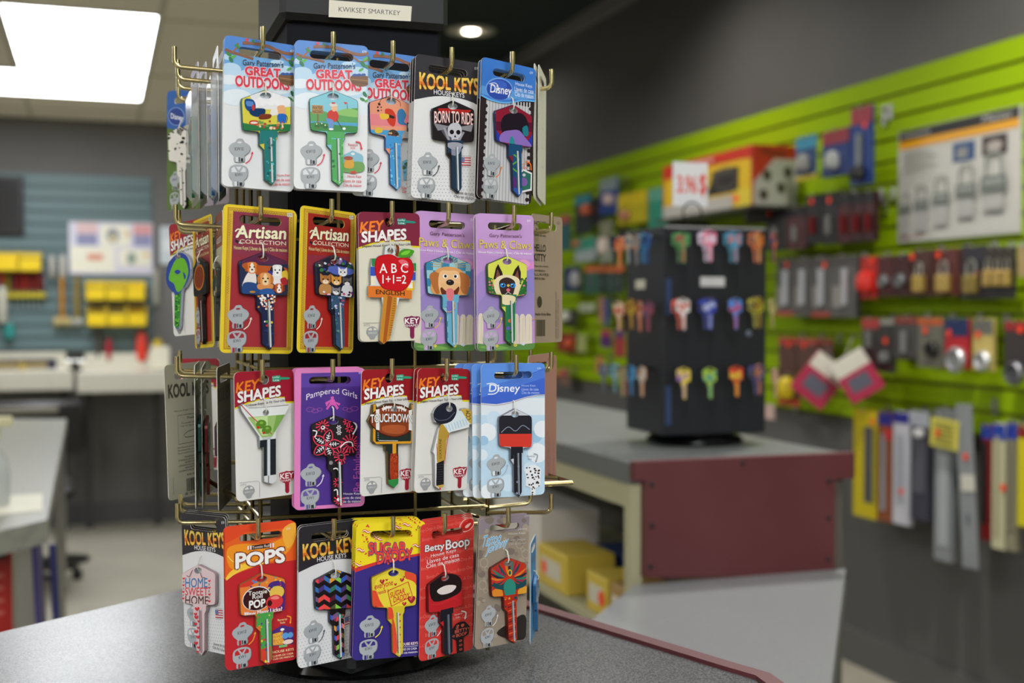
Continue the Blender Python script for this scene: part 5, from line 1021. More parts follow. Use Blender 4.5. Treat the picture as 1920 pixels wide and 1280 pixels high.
def place(fn, label, q, s, ox_, oy_, sign=1, dY=0.0, T=None, back=False, group=None, copies=0, step=.0052, clabel=None, shift=0, kid=None, clr=False):
    """q: TL,TR,BR,BL in crop pixels, s = crop scale; the card hangs vertically on its hook"""
    Q = [(x/s+ox_, y/s+oy_) for x, y in q]
    tc = ((Q[0][0]+Q[1][0])/2, (Q[0][1]+Q[1][1])/2); bc = ((Q[2][0]+Q[3][0])/2, (Q[2][1]+Q[3][1])/2)
    a, k = CACHE[fn] if fn in CACHE else fn(); W, H = a.W, a.H
    if T is None: p = P(tc[0], tc[1], Y=FYP+dY); T = (p-CAM).dot(FWD)
    top = P(tc[0], tc[1], T=T); bot = P(tc[0], bc[1], T=T)
    hgt = abs(top.z-bot.z); wpx = ((Q[1][0]-Q[0][0])+(Q[2][0]-Q[3][0]))/2
    rel = math.acos(min(1, wpx*T/FPX/(W*.001)))
    v = ray(tc[0], tc[1]); va = math.atan2(v.x, v.y)
    rz = -va+sign*rel+(math.pi if back else 0); roll = -(bc[0]-tc[0])/(bc[1]-tc[1])*(-1 if back else 1)
    if fn in CACHE: co, ko, tie = CACHE[fn][2:] if len(CACHE[fn]) > 2 else (None,)*3
    t = thing('carded_key', label, 'key card', top, 0, group); t.rotation_euler = (0, roll, rz); t.scale = (1, 1, hgt/(H*.001))
    co = a.mb.build('card', t); ko = k.mb.build('key', t)
    hc = getattr(k, 'hc', None)
    if hc:
        x, y = hc[0]*.001, hc[1]*.001; m = MB(); m.tube([(x, -.0002, y+.0075), (x+.0003, -.0018, y+.0065), (x, -k.Z*.001-.0007, y+.001), (x, -k.Z*.001-.0002, y-.0012), (x, -.0005, y-.0018)], .00045, M('D8D6CC', .35), 6); m.build('plastic_tie', t, smooth=True)
    if clr:
        m = MB(); w2, h2 = W*.00047, H*.001
        m.add([(-w2, -.0002, -.012), (w2, -.0002, -.012), (w2, -.0002, -h2+.004), (-w2, -.0002, -h2+.004), (-w2*.9, -.0042, -.018), (w2*.9, -.0042, -.018), (w2*.9, -.0042, -h2+.008), (-w2*.9, -.0042, -h2+.008)],
              [(0, 1, 5, 4), (1, 2, 6, 5), (2, 3, 7, 6), (3, 0, 4, 7), (4, 5, 6, 7)], CLEAR); m.build('clear_blister', t)['label'] = 'clear plastic blister'
    st = Vector((0, 1, 0)) if T is None or 1 else None
    dirn = step if isinstance(step, tuple) else (0, step, 0)
    for i in range(copies):
        c = copy_tree(t); c['label'] = (clabel or ('{} card hanging behind '+label)).format(('next', 'third', 'fourth', 'fifth', 'sixth')[i])
        j = random.uniform(-.4, .4)*.001
        c.location = Vector(t.location)+Vector(dirn)*(i+1)+Vector((shift*(i+1)+j, 0, j)); c.rotation_euler.y += random.uniform(-.008, .008)
    return t
C1 = (3.2, 300, 0); C2 = (3.2, 660, 0); C3 = (4, 300, 360); C4 = (4, 660, 360); C5 = (3.765, 300, 640); C6 = (3.765, 660, 640); C7 = (3.6575, 300, 930); C8 = (3.6575, 660, 930)
L2 = '{} in the short stack behind the '
place(c_bbq, 'key card with a smoking barbecue key, leftmost white card of the top row', G1, *C1, copies=1, group='white outdoors cards in the top row', clabel='white card behind the barbecue key card')
place(c_golf, 'key card with a golfer in a red shirt key, top row', G2, *C1, copies=2, group='white outdoors cards in the top row', clabel=L2+'golfer key card')
place(c_sea, 'key card with an orange sunset and sea key, top row, partly behind its neighbours', G3, *C2, dY=.009, group='white outdoors cards in the top row')
place(c_skull, 'black and grey key card with a skull key, top row', K1, *C2, copies=2, clabel=L2+'skull key card', group='black topped cards in the top row')
place(c_disney_dark, 'blue topped key card with a purple and teal key, right end of top row', D1, *C2, copies=1, clabel='card right behind the purple and teal key card in the top row')
place(c_puppies, 'gold framed red key card with a puppies key, second row', A1Q, *C3, copies=1, shift=.0012, group='gold framed cards in the second row', clabel='gold framed card right behind the puppies key card')
place(c_kittens, 'gold framed red key card with a kittens key, second row', A2Q, *C3, group='gold framed cards in the second row')
place(c_apple, 'cream and maroon key card with a red apple key, second row', S0Q, *C4, copies=1, clabel='cream card right behind the red apple key card')
place(c_dog, 'purple key card with a panting dog key, second row', P1Q, *C4, dY=.009, copies=1, group='purple fence cards in the second row', clabel='purple card right behind the panting dog key card')
place(c_cat, 'purple key card with a siamese cat key, second row', P2Q, *C4, copies=1, group='purple fence cards in the second row', clabel='purple card right behind the siamese cat key card')
place(c_martini, 'white and red key card with a martini glass key, third row', S1Q, *C5, group='red topped cards in the third row')
place(c_paisley, 'pink and purple key card with a black paisley key, third row', PGQ, *C5, dY=.006, copies=1, shift=-.0015, clabel='pink edged card right behind the black paisley key card')
place(c_football, 'white and red key card with a football key, third row', S2Q, *C6, dY=-.005, group='red topped cards in the third row')
place(c_hockey, 'white and red key card with a hockey puck and stick key, third row', S3Q, *C6, copies=1, shift=-.0013, group='red topped cards in the third row', clabel='red topped card right behind the hockey key card')
place(c_disney_blue, 'pale blue key card with a black and red key, right end of third row', D2Q, *C6, copies=3, shift=-.0042, group='pale blue cards in the third row', clabel=L2+'pale blue key card')
place(c_home, 'black topped key card with a pink needlework key, bottom row left corner', HMQ, *C7, sign=-1, T=.80, copies=2, step=(.0015, .006, 0), group='cards at the left corner of the bottom row', clabel=L2+'pink needlework key card')
place(c_pops, 'red and orange key card with a lollipop key, bottom row', POQ, *C7, copies=1, clabel='red card right behind the lollipop key card')
place(c_chevron, 'black topped key card with a multicoloured chevron key, bottom row', CHQ, *C7, dY=.007, copies=1, clabel='card right behind the chevron key card')
place(c_sugar, 'yellow and purple key card with a candy wrapper key, bottom row', SUQ, *C8, copies=4, step=.0055, group='yellow and purple cards in the bottom row', clabel=L2+'yellow and purple candy key card')
place(c_boop, 'red key card with a red and black key, bottom row', BEQ, *C8, dY=.008, copies=3, step=.0055, shift=.0012, group='red cards in the bottom row', clabel=L2+'red and black key card')
place(c_tattoo, 'brown key card with a red monster key, right end of bottom row', TAQ, *C8, copies=1, shift=.0008, clabel='card right behind the red monster key card')
# left face
place(c_spots, 'blue topped key card with a black-spotted white key, upper left side', ((45, 550), (262, 515), (250, 1240), (35, 1270)), *C1, sign=-1, T=.95)
E0 = (1, 0, 0)
def edge(fn, label, xt, yt, xb, yb, T, wpx, sign=-1, **kw): return place(fn, label, ((xt-wpx/2, yt), (xt+wpx/2, yt), (xb+wpx/2, yb), (xb-wpx/2, yb)), *E0, sign=sign, T=T, **kw)
cG = lambda: c_plain('KW', '8A8C74', '2E7A52', '1E6A48', '5A4A7A'); cB = lambda: c_plain('KW', '2A3A50', '2A78B8', '1E68A8', '2A2A30'); cP = lambda: c_plain('KW', 'A89AA8', '3A5A4A', '2A3A3A', '6A5A9A')
edge(cP, 'purple edged key card hanging deep on the upper left side', 396, 190, 398, 384, .93, 60)
edge(cG, 'edge-on key card in clear plastic, leftmost of the upper left pair', 364, 127, 374, 384, .865, 13, clr=True, group='edge-on cards in clear plastic on the upper left side')
edge(cG, 'edge-on key card in clear plastic with green key, right of the leftmost one', 379, 127, 389, 386, .865, 13, clr=True, group='edge-on cards in clear plastic on the upper left side')
edge(cB, 'edge-on key card with a blue key, upper left side', 403, 98, 408, 380, .81, 9, clr=True, group='edge-on cards in clear plastic on the upper left side')
edge(cB, 'edge-on key card with a blue key touching the barbecue card', 415, 98, 420, 372, .81, 14, clr=True, group='edge-on cards in clear plastic on the upper left side')
place(c_globe, 'red topped key card with a green and blue globe key, left side second row', ((65, 230), (300, 215), (355, 1068), (130, 1075)), *C3, sign=-1, T=.87)
cA = lambda: (lambda a: (lambda k: (a, k))((lambda k: (onbow(k), k.E('C87A2A', 760, 620, 150, 110), k.E('8A3A1E', 760, 620, 130, 92), blade_fill(k, '4A2A20'), fin(k))[4])(stdkey(a, 578, 940, 450, 1185, '1E1E20', '18181A'))))(artisan(A1Q, 'A8301E', '9A3A30'))
edge(cA, 'narrow gold framed key card turned sideways with a black key, left side', 378, 408, 391, 652, .835, 34)
edge(lambda: c_plain('KW', 'B4AE96', '3A3A34', '3A3A34', '8A4A34'), 'rust and cream key card seen edge-on beside the puppies card', 410, 400, 418, 650, .80, 13)
edge(lambda: c_plain('KW', '8A8A80', '3A3A34', '2A2A2E', '3A3A3A'), 'dark key card seen edge-on between the narrow gold card and the puppies card', 399, 420, 404, 640, .86, 12)
place(lambda: c_back('KW', 'B6B4A0', l_kool), 'grey card back with a bar code, leftmost on the third row', ((35, 165), (350, 135), (388, 1085), (70, 1108)), *C5, sign=1, T=.86, back=True)
place(c_globe, 'red topped key card showing between the grey card back and the brass hooks', ((130, 120), (420, 120), (420, 900), (160, 900)), *C5, sign=-1, T=.93)
edge(lambda: c_plain('KW', 'A8AA9A', '1E6A60', '1A5A52', '6A8A3A'), 'green edge-on key card in front of the grey card back', 370, 680, 378, 946, .82, 9, sign=1)
edge(lambda: c_plain('KW', '6A6A52', '2A4A4A', '7A2A22', '3A4A3A'), 'olive edge-on key card beside the green edge-on card', 382, 684, 402, 946, .83, 8, sign=1)
edge(lambda: c_back('KW', '7A7868', l_kool, ink='3A3830'), 'dark edge-on card back left of the martini card', 418, 684, 428, 950, .80, 24, sign=1, back=True)
# right face
cK = lambda: c_back('KW', 'A08C7C', l_kit, ink='3A302A'); cK2 = lambda: c_back('KW', 'A87870', l_kit, ink='5A3A34'); cW = lambda: c_back('KW', 'D6D4C8', lambda b, W, H, ink: [b.T('8A887C', 'House Keys', 20, 40+i*14, 30, 42+i*14, b=0) for i in range(3)])
edge(cW, 'white card back seen edge-on at the right side of the top row', 1008, 132, 998, 380, .835, 14, sign=1, back=True, group='white card backs at the right of the top row')
edge(cW, 'white card back at the far right of the top row beside the brass hook', 1016, 134, 1006, 378, .845, 14, sign=1, back=True, group='white card backs at the right of the top row')
edge(cK, 'brown card back with a round black mark, right side of the second row', 1025, 404, 1025, 642, .86, 58, sign=1, back=True)
edge(cK2, 'pink card back right behind the pale blue cards, third row', 1012, 664, 1016, 910, .86, 44, sign=1, back=True, group='pink card backs on the right side')
edge(cK2, 'pink card back, outermost on the right of the third row', 1022, 667, 1020, 908, .875, 42, sign=1, back=True, group='pink card backs on the right side')
edge(lambda: c_plain('KW', '3A8AC0', '2A6A9A', '2A6A9A'), 'bright blue card edge at the right side of the bottom row', 1000, 1010, 998, 1195, .88, 10, sign=1)
# ================================================================ black key tower in the background
tx0, tx1, ty0, ty1 = .963, 1.172, 1.996, 2.16
tc_ = ((tx0+tx1)/2, (ty0+ty1)/2)
tw = thing('key_tower', 'black box key tower on the shelving counter with rows of hanging keys', 'display stand', (tc_[0], tc_[1], ZC))
def tl_(x, y, z): return (x-tc_[0], y-tc_[1], z-ZC)
bk = M('14161E', .55); ztop = P(1340, 425, Y=ty0).z; zbot = ZC+.022
m = MB(); m.box(tl_(tx0, ty0, zbot), tl_(tx1, ty1, ztop), bk, .003); m.build('tower_body', tw)
m = MB(); m.lathe([(.05, .0005), (.088, .0005), (.092, .006), (.085, .014), (.06, .018), (.06, .022)], (0, 0, 0), M('0C0C0E', .2), 32); m.build('turntable', tw, smooth=True)
m = MB(); m.box(tl_(tx0+.004, ty0-.002, ztop-.16), tl_(tx0+.014, ty0+.0, ztop-.095), M('35496E', .3)); m.box(tl_(tx0+.004, ty0-.002, zbot+.02), tl_(tx0+.014, ty0, zbot+.09), M('35496E', .3)); m.build('blue_strip', tw)
a_ = P(1313, 519, Y=ty0); b_ = P(1358, 537, Y=ty0); m = MB(); m.box(tl_(a_.x, ty0-.0015, b_.z), tl_(b_.x, ty0-.0003, a_.z), M('D4D4D4', .5)); m.build('label_plate', tw)['label'] = 'small white label'
a_ = P(1193, 525, X=tx0); b_ = P(1210, 541, X=tx0); m = MB(); m.box(tl_(tx0-.0015, min(a_.y, b_.y), b_.z), tl_(tx0-.0003, max(a_.y, b_.y), a_.z), M('D8D6C0', .5)); m.build('label_sticker', tw)['label'] = 'small cream sticker'
a_ = P(1404, 625, Y=ty0); m = MB(); m.lathe([(.006, -.0003), (.006, -.0015), (.004, -.003)], tl_(a_.x, ty0, a_.z), M('8A94A8', .3, .6), 14, 'Y'); m.build('lock', tw)
WK = M('1A1A1C', .35, .6)
def tkey(label, col, col2, px, py, face, h, group, twist=0, out=.045):
    """bare key hanging from a tower hook; top of the key at the pixel"""
    if face == 'front': p = P(px, py, Y=ty0-out); rz = twist; hb = (p.x, ty0, p.z-.006)
    elif face == 'left': p = P(px, py, X=tx0-out); rz = -math.pi/2+twist; hb = (tx0, p.y, p.z-.006)
    else: p = P(px, py, X=tx1+out); rz = math.pi/2+twist; hb = (tx1, p.y, p.z-.006)
    m = MB(); d = (Vector((p.x, p.y, p.z-.006))-Vector(hb)).normalized()
    m.tube([tl_(*hb), tl_(*(Vector((p.x, p.y, p.z-.006))+d*.008)), tl_(*(Vector((p.x, p.y, p.z-.006))+d*.012+Vector((0, 0, .007))))], .0011, WK, 6); m.build('hook', tw)
    k = (col, col2)
    if k not in TK:
        W = .024; H = .056; mb = MB()
        ol = [((u-.485)*W*1000, -v*H*1000) for u, v in OUT]; ol = ccw(ol); n = len(ol); hole = ccw([(0, -.066*H*1000+0), ]) if 0 else ccw(ell(0, -4, 3, 2, 10))
        T = tessellate_polygon([[Vector((x, y, 0)) for x, y in r] for r in (ol, hole)]); fl_ = ol+hole
        for y0 in (-.0011, .0011): mb.add([(x*.001, y0, y*.001) for x, y in fl_], [list(t) for t in T], M(col, .3))
        for r in (ol, hole): nn = len(r); mb.add([(x*.001, -.0011, y*.001) for x, y in r]+[(x*.001, .0011, y*.001) for x, y in r], [[i, (i+1) % nn, nn+(i+1) % nn, nn+i] for i in range(nn)], M(col2, .4))
        rn = random.Random(hash(col) % 99 if 0 else sum(map(ord, col+col2)))
        bo = ccw([((u-.485)*W*1000, -v*H*1000) for u, v in BOW])
        for i in range(9):
            cx, cy = rn.uniform(-10, 10), rn.uniform(-24, -8); q = clip_in(ell(cx, cy, rn.uniform(2, 4), rn.uniform(2, 4), 7), bo)
            for r in subtract(q, hole) if q else []: mb.add([(x*.001, -.00125, y*.001) for x, y in r], [list(range(len(r)))], M(col2, .3))
        for i in range(5): cy = -30-i*5; mb.add([(x*.001, -.00125, y*.001) for x, y in ((-1, cy), (4.5, cy), (4.5, cy-2.2), (-1, cy-2.2))], [(0, 1, 2, 3)], M(col2, .3))
        o = mb.build('hanging_key'); TK[k] = o.data; bpy.data.objects.remove(o)
    o = bpy.data.objects.new('hanging_key', TK[k]); COL.objects.link(o); o.location = p; o.rotation_euler = (0, 0, rz); s_ = h/.056; o.scale = (s_, 1, s_)
    tag(o, label, 'key', group); return o
TK = {}
F3 = [('green and red', '3A8A44', 'C84A44', 1280, 433), ('pink and white', 'E87A9A', 'E8D8EC', 1330, 431), ('turquoise and red', '2A9AC0', 'D06A60', 1378, 433), ('orange and tan', 'D86A30', 'E8B080', 1423, 434),
      ('white and red', 'E4E0DC', 'D85A48', 1280, 558), ('royal blue and white', '2238A8', 'B0B8E0', 1330, 558), ('blue and red', '4A88D8', 'C83A48', 1378, 558), ('yellow green and brown', 'C0B838', '8A4A3A', 1423, 556),
      ('rainbow', 'E8D040', '9A6AC0', 1281, 688), ('lime and teal', 'A8C83A', '3A9A9A', 1330, 688), ('red and yellow', 'D83A28', 'E8C83A', 1380, 685), ('dark blue and orange', '4A4A90', 'E08A50', 1424, 682)]
RN = ('top row', 'middle row', 'bottom row')
for i, (nm, a, b, px, py) in enumerate(F3):
    tkey(f'{nm} key hanging in the {RN[i//4]} of the black tower front', a, b, px, py, 'front', .057, 'keys hanging on the front of the black tower', twist=R(-12) if i % 4 < 3 else R(25))
for i, (nm, a, b, px, py) in enumerate(F3):
    if i in (0, 1, 2, 3, 4, 5, 7, 11): tkey(f'key right behind the {nm} one, {RN[i//4]} of the black tower', b if i in (1, 4) else a, '4A4A40', px-9, py+1, 'front', .056, 'keys hanging on the front of the black tower', twist=R(-25), out=.034)
SD = [('navy', '1A2A4A', '2A3A5A', 1151, 440, 'top row'), ('orange', 'D86A3A', 'E89A6A', 1161, 444, 'top row'), ('cream', 'D8C8B0', '3A8AA8', 1177, 438, 'top row'), ('tan and teal', 'C89A80', '2A7A90', 1193, 438, 'top row'), ('sky blue', '5AA8D8', '3A6AA0', 1205, 436, 'top row'), ('denim blue', '3A70B0', '2A3A6A', 1213, 437, 'top row'),
      ('cream and red', 'E0C8A8', 'C85A48', 1160, 564, 'middle row'), ('maroon', '4A1A20', '6A2A30', 1171, 566, 'middle row'), ('golden', 'C8A83A', '8A5A30', 1183, 560, 'middle row'), ('peach', 'E0A07A', 'C86A50', 1199, 564, 'middle row'), ('plum', '6A4A6A', 'A84A50', 1214, 564, 'middle row'),
      ('grey', '7A8090', '5A6070', 1131, 680, 'bottom row'), ('pale teal', '8AB8C0', '3A6A7A', 1152, 680, 'bottom row'), ('olive', '8A8A60', 'B09A70', 1165, 686, 'bottom row'), ('rose', 'B88A7A', '8A5A50', 1172, 686, 'bottom row'), ('light blue', '5AA0D0', '4A5A8A', 1183, 684, 'bottom row'), ('white and orange', 'C8D0C8', 'E09050', 1203, 686, 'bottom row')]
for nm, a, b, px, py, rw in SD:
    tkey(f'{nm} key seen sideways in the {rw} of the black tower left side', a, b, px, py, 'left', .056, 'keys hanging on the left side of the black tower', twist=R(random.choice((12, 20, 30))), out=.055 if px < 1170 else .04 if px < 1195 else .028)
for nm, a, b, px, py, rw in (('striped sunset', 'D85A50', '4A4A80', 1450, 436, 'top row'), ('cream', 'D8C898', 'B09A60', 1447, 560, 'middle row'), ('pale pink', 'E0B8A8', 'C88A80', 1453, 690, 'bottom row')):
    tkey(f'{nm} key sticking out at the right edge of the black tower, {rw}', a, b, px, py, 'right', .056, 'keys at the right edge of the black tower', twist=R(-60), out=.03)
# price sign on its wire ring
t = thing('price_sign', 'white price card with red figures clipped on top of the black tower', 'price sign', P(1295, 388, Y=ty0+.05))
sx, sy, sz = t.location
q = ((1262, 303), (1327, 307), (1327, 388), (1262, 386)); V = [P(x, y, Y=ty0+.05) for x, y in q]
w_, h_ = V[1].x-V[0].x, V[0].z-V[3].z
SA = Art(w_*1000, h_*1000, ((0, 0), (65, 0), (65, 84), (0, 84)), MB(), rough=.6); SA.Rc('E4E4E8', 0, 0, 65, 84); SA.T('E04A3A', '3', 8, 26, 17, 58, b=.06); SA.T('E04A3A', '.96', 19, 26, 44, 58, b=.06); SA.T('E04A3A', '$', 50, 22, 62, 64, b=.06)
SA.mb.v = [(x+(V[0].x+w_/2-sx), y, z+(V[0].z-sz)) for x, y, z in SA.mb.v]; SA.mb.box((V[0].x-sx, .0, V[3].z-sz), (V[1].x-sx, .0012, V[0].z-sz), M('DCDCE0', .6)); SA.mb.build('card', t)
m = MB(); r_ = .019; cz = ztop+.028-sz; m.tube([(r_*math.cos(R(a)), -.006, cz+r_*math.sin(R(a))) for a in range(-60, 245, 12)], .0016, WK, 8); m.tube([(r_*.5, -.006, cz-r_*.86), (r_*.9, -.006, ztop-sz+.0005)], .0015, WK, 6); m.tube([(-r_*.42, -.006, cz-r_*.9), (-r_*.9, -.006, ztop-sz+.0005)], .0015, WK, 6); m.box((-r_*1.2, -.012, ztop-sz+.0002), (r_*1.2, 0, ztop-sz+.003), WK); m.build('wire_ring', t)
# ================================================================ goods on the green slatwall
WH = 'C8C8C0'
def wallbox(px0, py0, px1, py1, off):
    """world span on the plane `off` metres in front of the slatwall; pixel box -> y0 (near) y1 (far) z0 z1"""
    cx = (px0+px1)/2; X = GF-off; a = P(px0, (py0+py1)/2, X=X); b = P(px1, (py0+py1)/2, X=X); c = P(cx, (py0+py1)/2, X=X)
    zt_ = P(cx, py0, X=X).z; zb_ = P(cx, py1, X=X).z
    return X, min(a.y, b.y), max(a.y, b.y), zb_, zt_
def peg(t, X, z, n=1):
    m = MB(); m.tube([(-.012, 0, z+.012), (-.004, 0, z), (GF-X, 0, z)], .0025, STEEL, 6); m.box((GF-X-.004, -.012, z-.03), (GF-X+.002, .012, z+.02), STEEL); m.build('peg_hook', t)
def item(name, label, cat, px0, py0, px1, py1, off, base, kind='card', top=None, obj=None, dot=None, stack=1, group=None, bottom=None, th=.004):
    X, y0, y1, z0, z1 = wallbox(px0, py0, px1, py1, off); cy = (y0+y1)/2; hw = (y1-y0)/2; H = z1-z0
    t = thing(name, label, cat, (X, cy, z1), group=group)
    m = MB(); mt = M(base, .45)
    if kind == 'box': m.box((0, -hw, -H), (min(off-.004, .05), hw, -.008), mt, .002); m.box((0, -hw*.5, -.008), (.002, hw*.5, .012), mt)
    else:
        for i in range(stack): m.box((i*.009, -hw, -H+random.uniform(0, .003)), (i*.009+th*.4, hw, random.uniform(-.002, .002)), mt, .0005)
    m.build('box' if kind == 'box' else 'backing_card', t)
    if top: m = MB(); m.box((-.0009, -hw*.98, -H*top[1]), (-.0002, hw*.98, -H*top[2] if len(top) > 2 else -.001), M(top[0], .45)); m.build('header', t)
    if bottom: m = MB(); m.box((-.0009, -hw*.98, -H+.001), (-.0002, hw*.98, -H+H*bottom[1]), M(bottom[0], .45)); m.build('footer', t)
    if obj:
        for spec in (obj if isinstance(obj, list) else [obj]):
            k, c, u, v, w, h = spec          # centre u (-1..1, + = toward the camera side), v 0..1 down, sizes as fraction
            yy = -u*hw; zz = -v*H; ww = w*hw; hh = h*H; m = MB()
            if k == 'padlock':
                m.box((-.022, yy-ww, zz-hh*.5), (-.001, yy+ww, zz), M(c, .35, .6), .003); nm_ = 'padlock'
                m.tube([(-.011, yy-ww*.6, zz)]+[(-.011, yy-ww*.6*math.cos(R(a)), zz+hh*.25+ww*.6*math.sin(R(a))) for a in range(0, 181, 20)]+[(-.011, yy+ww*.6, zz)], ww*.16, STEEL, 8)
            elif k == 'disc': m.lathe([(ww, 0), (ww, -.012), (ww*.85, -.02), (ww*.7, -.02), (ww*.68, -.014), (.001, -.014)], (-.001, yy, zz), M(c, .3, .7), 24, 'X'); nm_ = 'disc_lock'
            elif k == 'cyl': m.tube([(-.008, yy, zz+hh/2), (-.008, yy, zz-hh/2)], min(ww, .012), M(c, .3, .6), 10); nm_ = 'metal_part'
            elif k == 'blob': ww = min(ww, .035); m.lathe([(ww*.3, -hh*.5), (ww*.9, -hh*.4), (ww, -hh*.1), (ww*.9, hh*.3), (ww*.3, hh*.5)], (-.012, yy, zz), M(c, .4), 14, 'Z'); nm_ = 'packed_part'
            else: m.box((-.003, yy-ww, zz-hh/2), (-.0007, yy+ww, zz+hh/2), M(c, .5)); nm_ = 'printed_panel'
            m.build(nm_, t)
    if dot: m = MB(); m.lathe([(.011, -.0045), (.011, -.0035)], (0, -dot[0]*hw, -dot[1]*H), M('FF4A20', .5), 16, 'X'); m.build('price_sticker', t)
    if kind != 'nohook' and off < .3: peg(t, X, -.006)
    return t
I = item
# poster
X, y0, y1, z0, z1 = wallbox(1684, 222, 1914, 446, .006)
t = thing('padlock_poster', 'framed padlock chart with black and orange header on the green wall', 'poster', (X, (y0+y1)/2, z0)); H = z1-z0; Wp = y1-y0
m = MB(); m.box((0, -Wp/2, 0), (.005, Wp/2, H), M('B8B8B0', .5), .001); m.build('board', t)
PA = Art(Wp*1000, H*1000, ((0, 0), (232, 0), (232, 226), (0, 226)), MB(), rough=.4); PA.dz = .3
PA.RR('C2C1BA', 1, 1, 231, 225, 6); PA.Rc('141414', 3, 1, 229, 22); PA.T('D8D8D4', 'Weatherproof', 7, 8, 66, 17, b=.02); PA.T('E8E8E4', 'Abus/Lock', 160, 3, 222, 18, b=.06, sh=.2) if 0 else PA.T('B8B8B4', 'Master', 165, 6, 218, 17, b=.03, sh=.2); PA.Rc('E0A01A', 3, 22, 229, 38)
PA.Rc('2A4A7A', 112, 46, 153, 82); PA.Rc('8A8A88', 120, 56, 140, 76); PA.Rc('3A2A28', 166, 44, 210, 80); PA.E('A8A098', 188, 64, 14, 10)
for i in range(7): PA.Rc('A8A8A2', 12, 48+i*6, 60+(i % 3)*12, 49.5+i*6)
for i, (x, y, s) in enumerate(((17, 150, .8), (52, 144, .9), (92, 136, 1.05), (140, 126, 1.2), (190, 118, 1.4))):
    PA.S('8A8E86', 4*s, x-10*s, y, x-10*s, y-20*s, x-6*s, y-30*s, x+6*s, y-30*s, x+10*s, y-20*s, x+10*s, y); PA.RR('6A706A', x-16*s, y, x+16*s, y+22*s, 3*s); PA.Rc('9AA098', x-12*s, y+5*s, x+12*s, y+10*s); PA.Rc('ACACA8', x-13*s, y+24*s, x+13*s, y+62)
PA.T('B04A40', 'Resists weather', 14, 212, 60, 218, b=0)
PA.mb.v = [(y, -x, z+H) for x, y, z in PA.mb.v]; PA.mb.build('printed_chart', t)
# shelf and the big red carton
XC = GF-.2; yn = P(1412, 330, X=XC).y; yf_ = P(1243, 350, X=XC).y; zs_ = P(1412, 383, X=XC).z-.004
t = thing('wall_shelf', 'dark metal shelf on the green wall under the big red and yellow carton', 'shelf', (GF, (yn+yf_)/2, zs_-.012)); hl = (yf_-yn)/2+.03; m = MB(); m.box((-.225, -hl, 0), (0, hl, .012), M('3A3A38', .5)); m.build('board', t)
for i in (-1, 1): m = MB(); m.box((-.2, i*hl*.8-.004, -.05), (0, i*hl*.8+.004, 0), M('3A3A38', .5)); m.build('bracket', t)
def big1(A_):
    A_.Rc('E0B81E', 2, 20, 98, 96); A_.P('C8301E', 1, 1, 99, 1, 99, 22, 60, 14, 1, 28); A_.Rc('26241E', 14, 30, 86, 72); A_.C('D8B01E', 30, 70, 46, 30, 58, 28, 54, 60, 40, 76); A_.Rc('B8B4AC', 1, 76, 80, 99); A_.C('4A4640', 60, 34, 80, 30, 84, 60, 66, 68); A_.Rc('2E2A26', 64, 40, 82, 60); A_.T('E8D8C8', 'Workshop', 20, 5, 60, 13, b=.03); A_.Rc('E0C83A', 82, 70, 99, 99); A_.E('FF5A30', 84, 84, 3, 6)
def big2(A_):
    A_.Rc('C4C2BC', 1, 20, 99, 99); A_.Rc('C83A24', 1, 1, 99, 22); A_.P('C83A24', 1, 20, 50, 20, 1, 62); A_.T('3A2A24', 'Master', 20, 6, 80, 18, b=.05)
    for x, y in ((30, 50), (62, 70), (22, 82), (78, 44)): A_.C('4A4638', x-8, y-6, x+8, y-8, x+10, y+6, x-4, y+8)
hgt_ = P(1412, 270, X=XC).z-zs_
t = thing('product_carton', 'long red and yellow tool carton with white end, lying on the wall shelf', 'box', (XC, (yn+yf_)/2, zs_)); L_ = yf_-yn
m = MB(); m.box((0, -L_/2, .0005), (.195, L_/2, hgt_), M('B02A1C', .45), .002); m.build('carton', t)
A_ = Art(L_*1000, hgt_*1000, ((0, 0), (100, 0), (100, 100), (0, 100)), MB(), rough=.4); A_.dz = .3; big1(A_); A_.mb.v = [(y, -x, z+hgt_) for x, y, z in A_.mb.v]; A_.mb.build('side_print', t)
A_ = Art(195, hgt_*1000, ((0, 0), (100, 0), (100, 100), (0, 100)), MB(), rough=.4); A_.dz = .3; big2(A_); A_.mb.v = [(x+.0975, y-L_/2, z+hgt_) for x, y, z in A_.mb.v]; A_.mb.build('end_print', t)
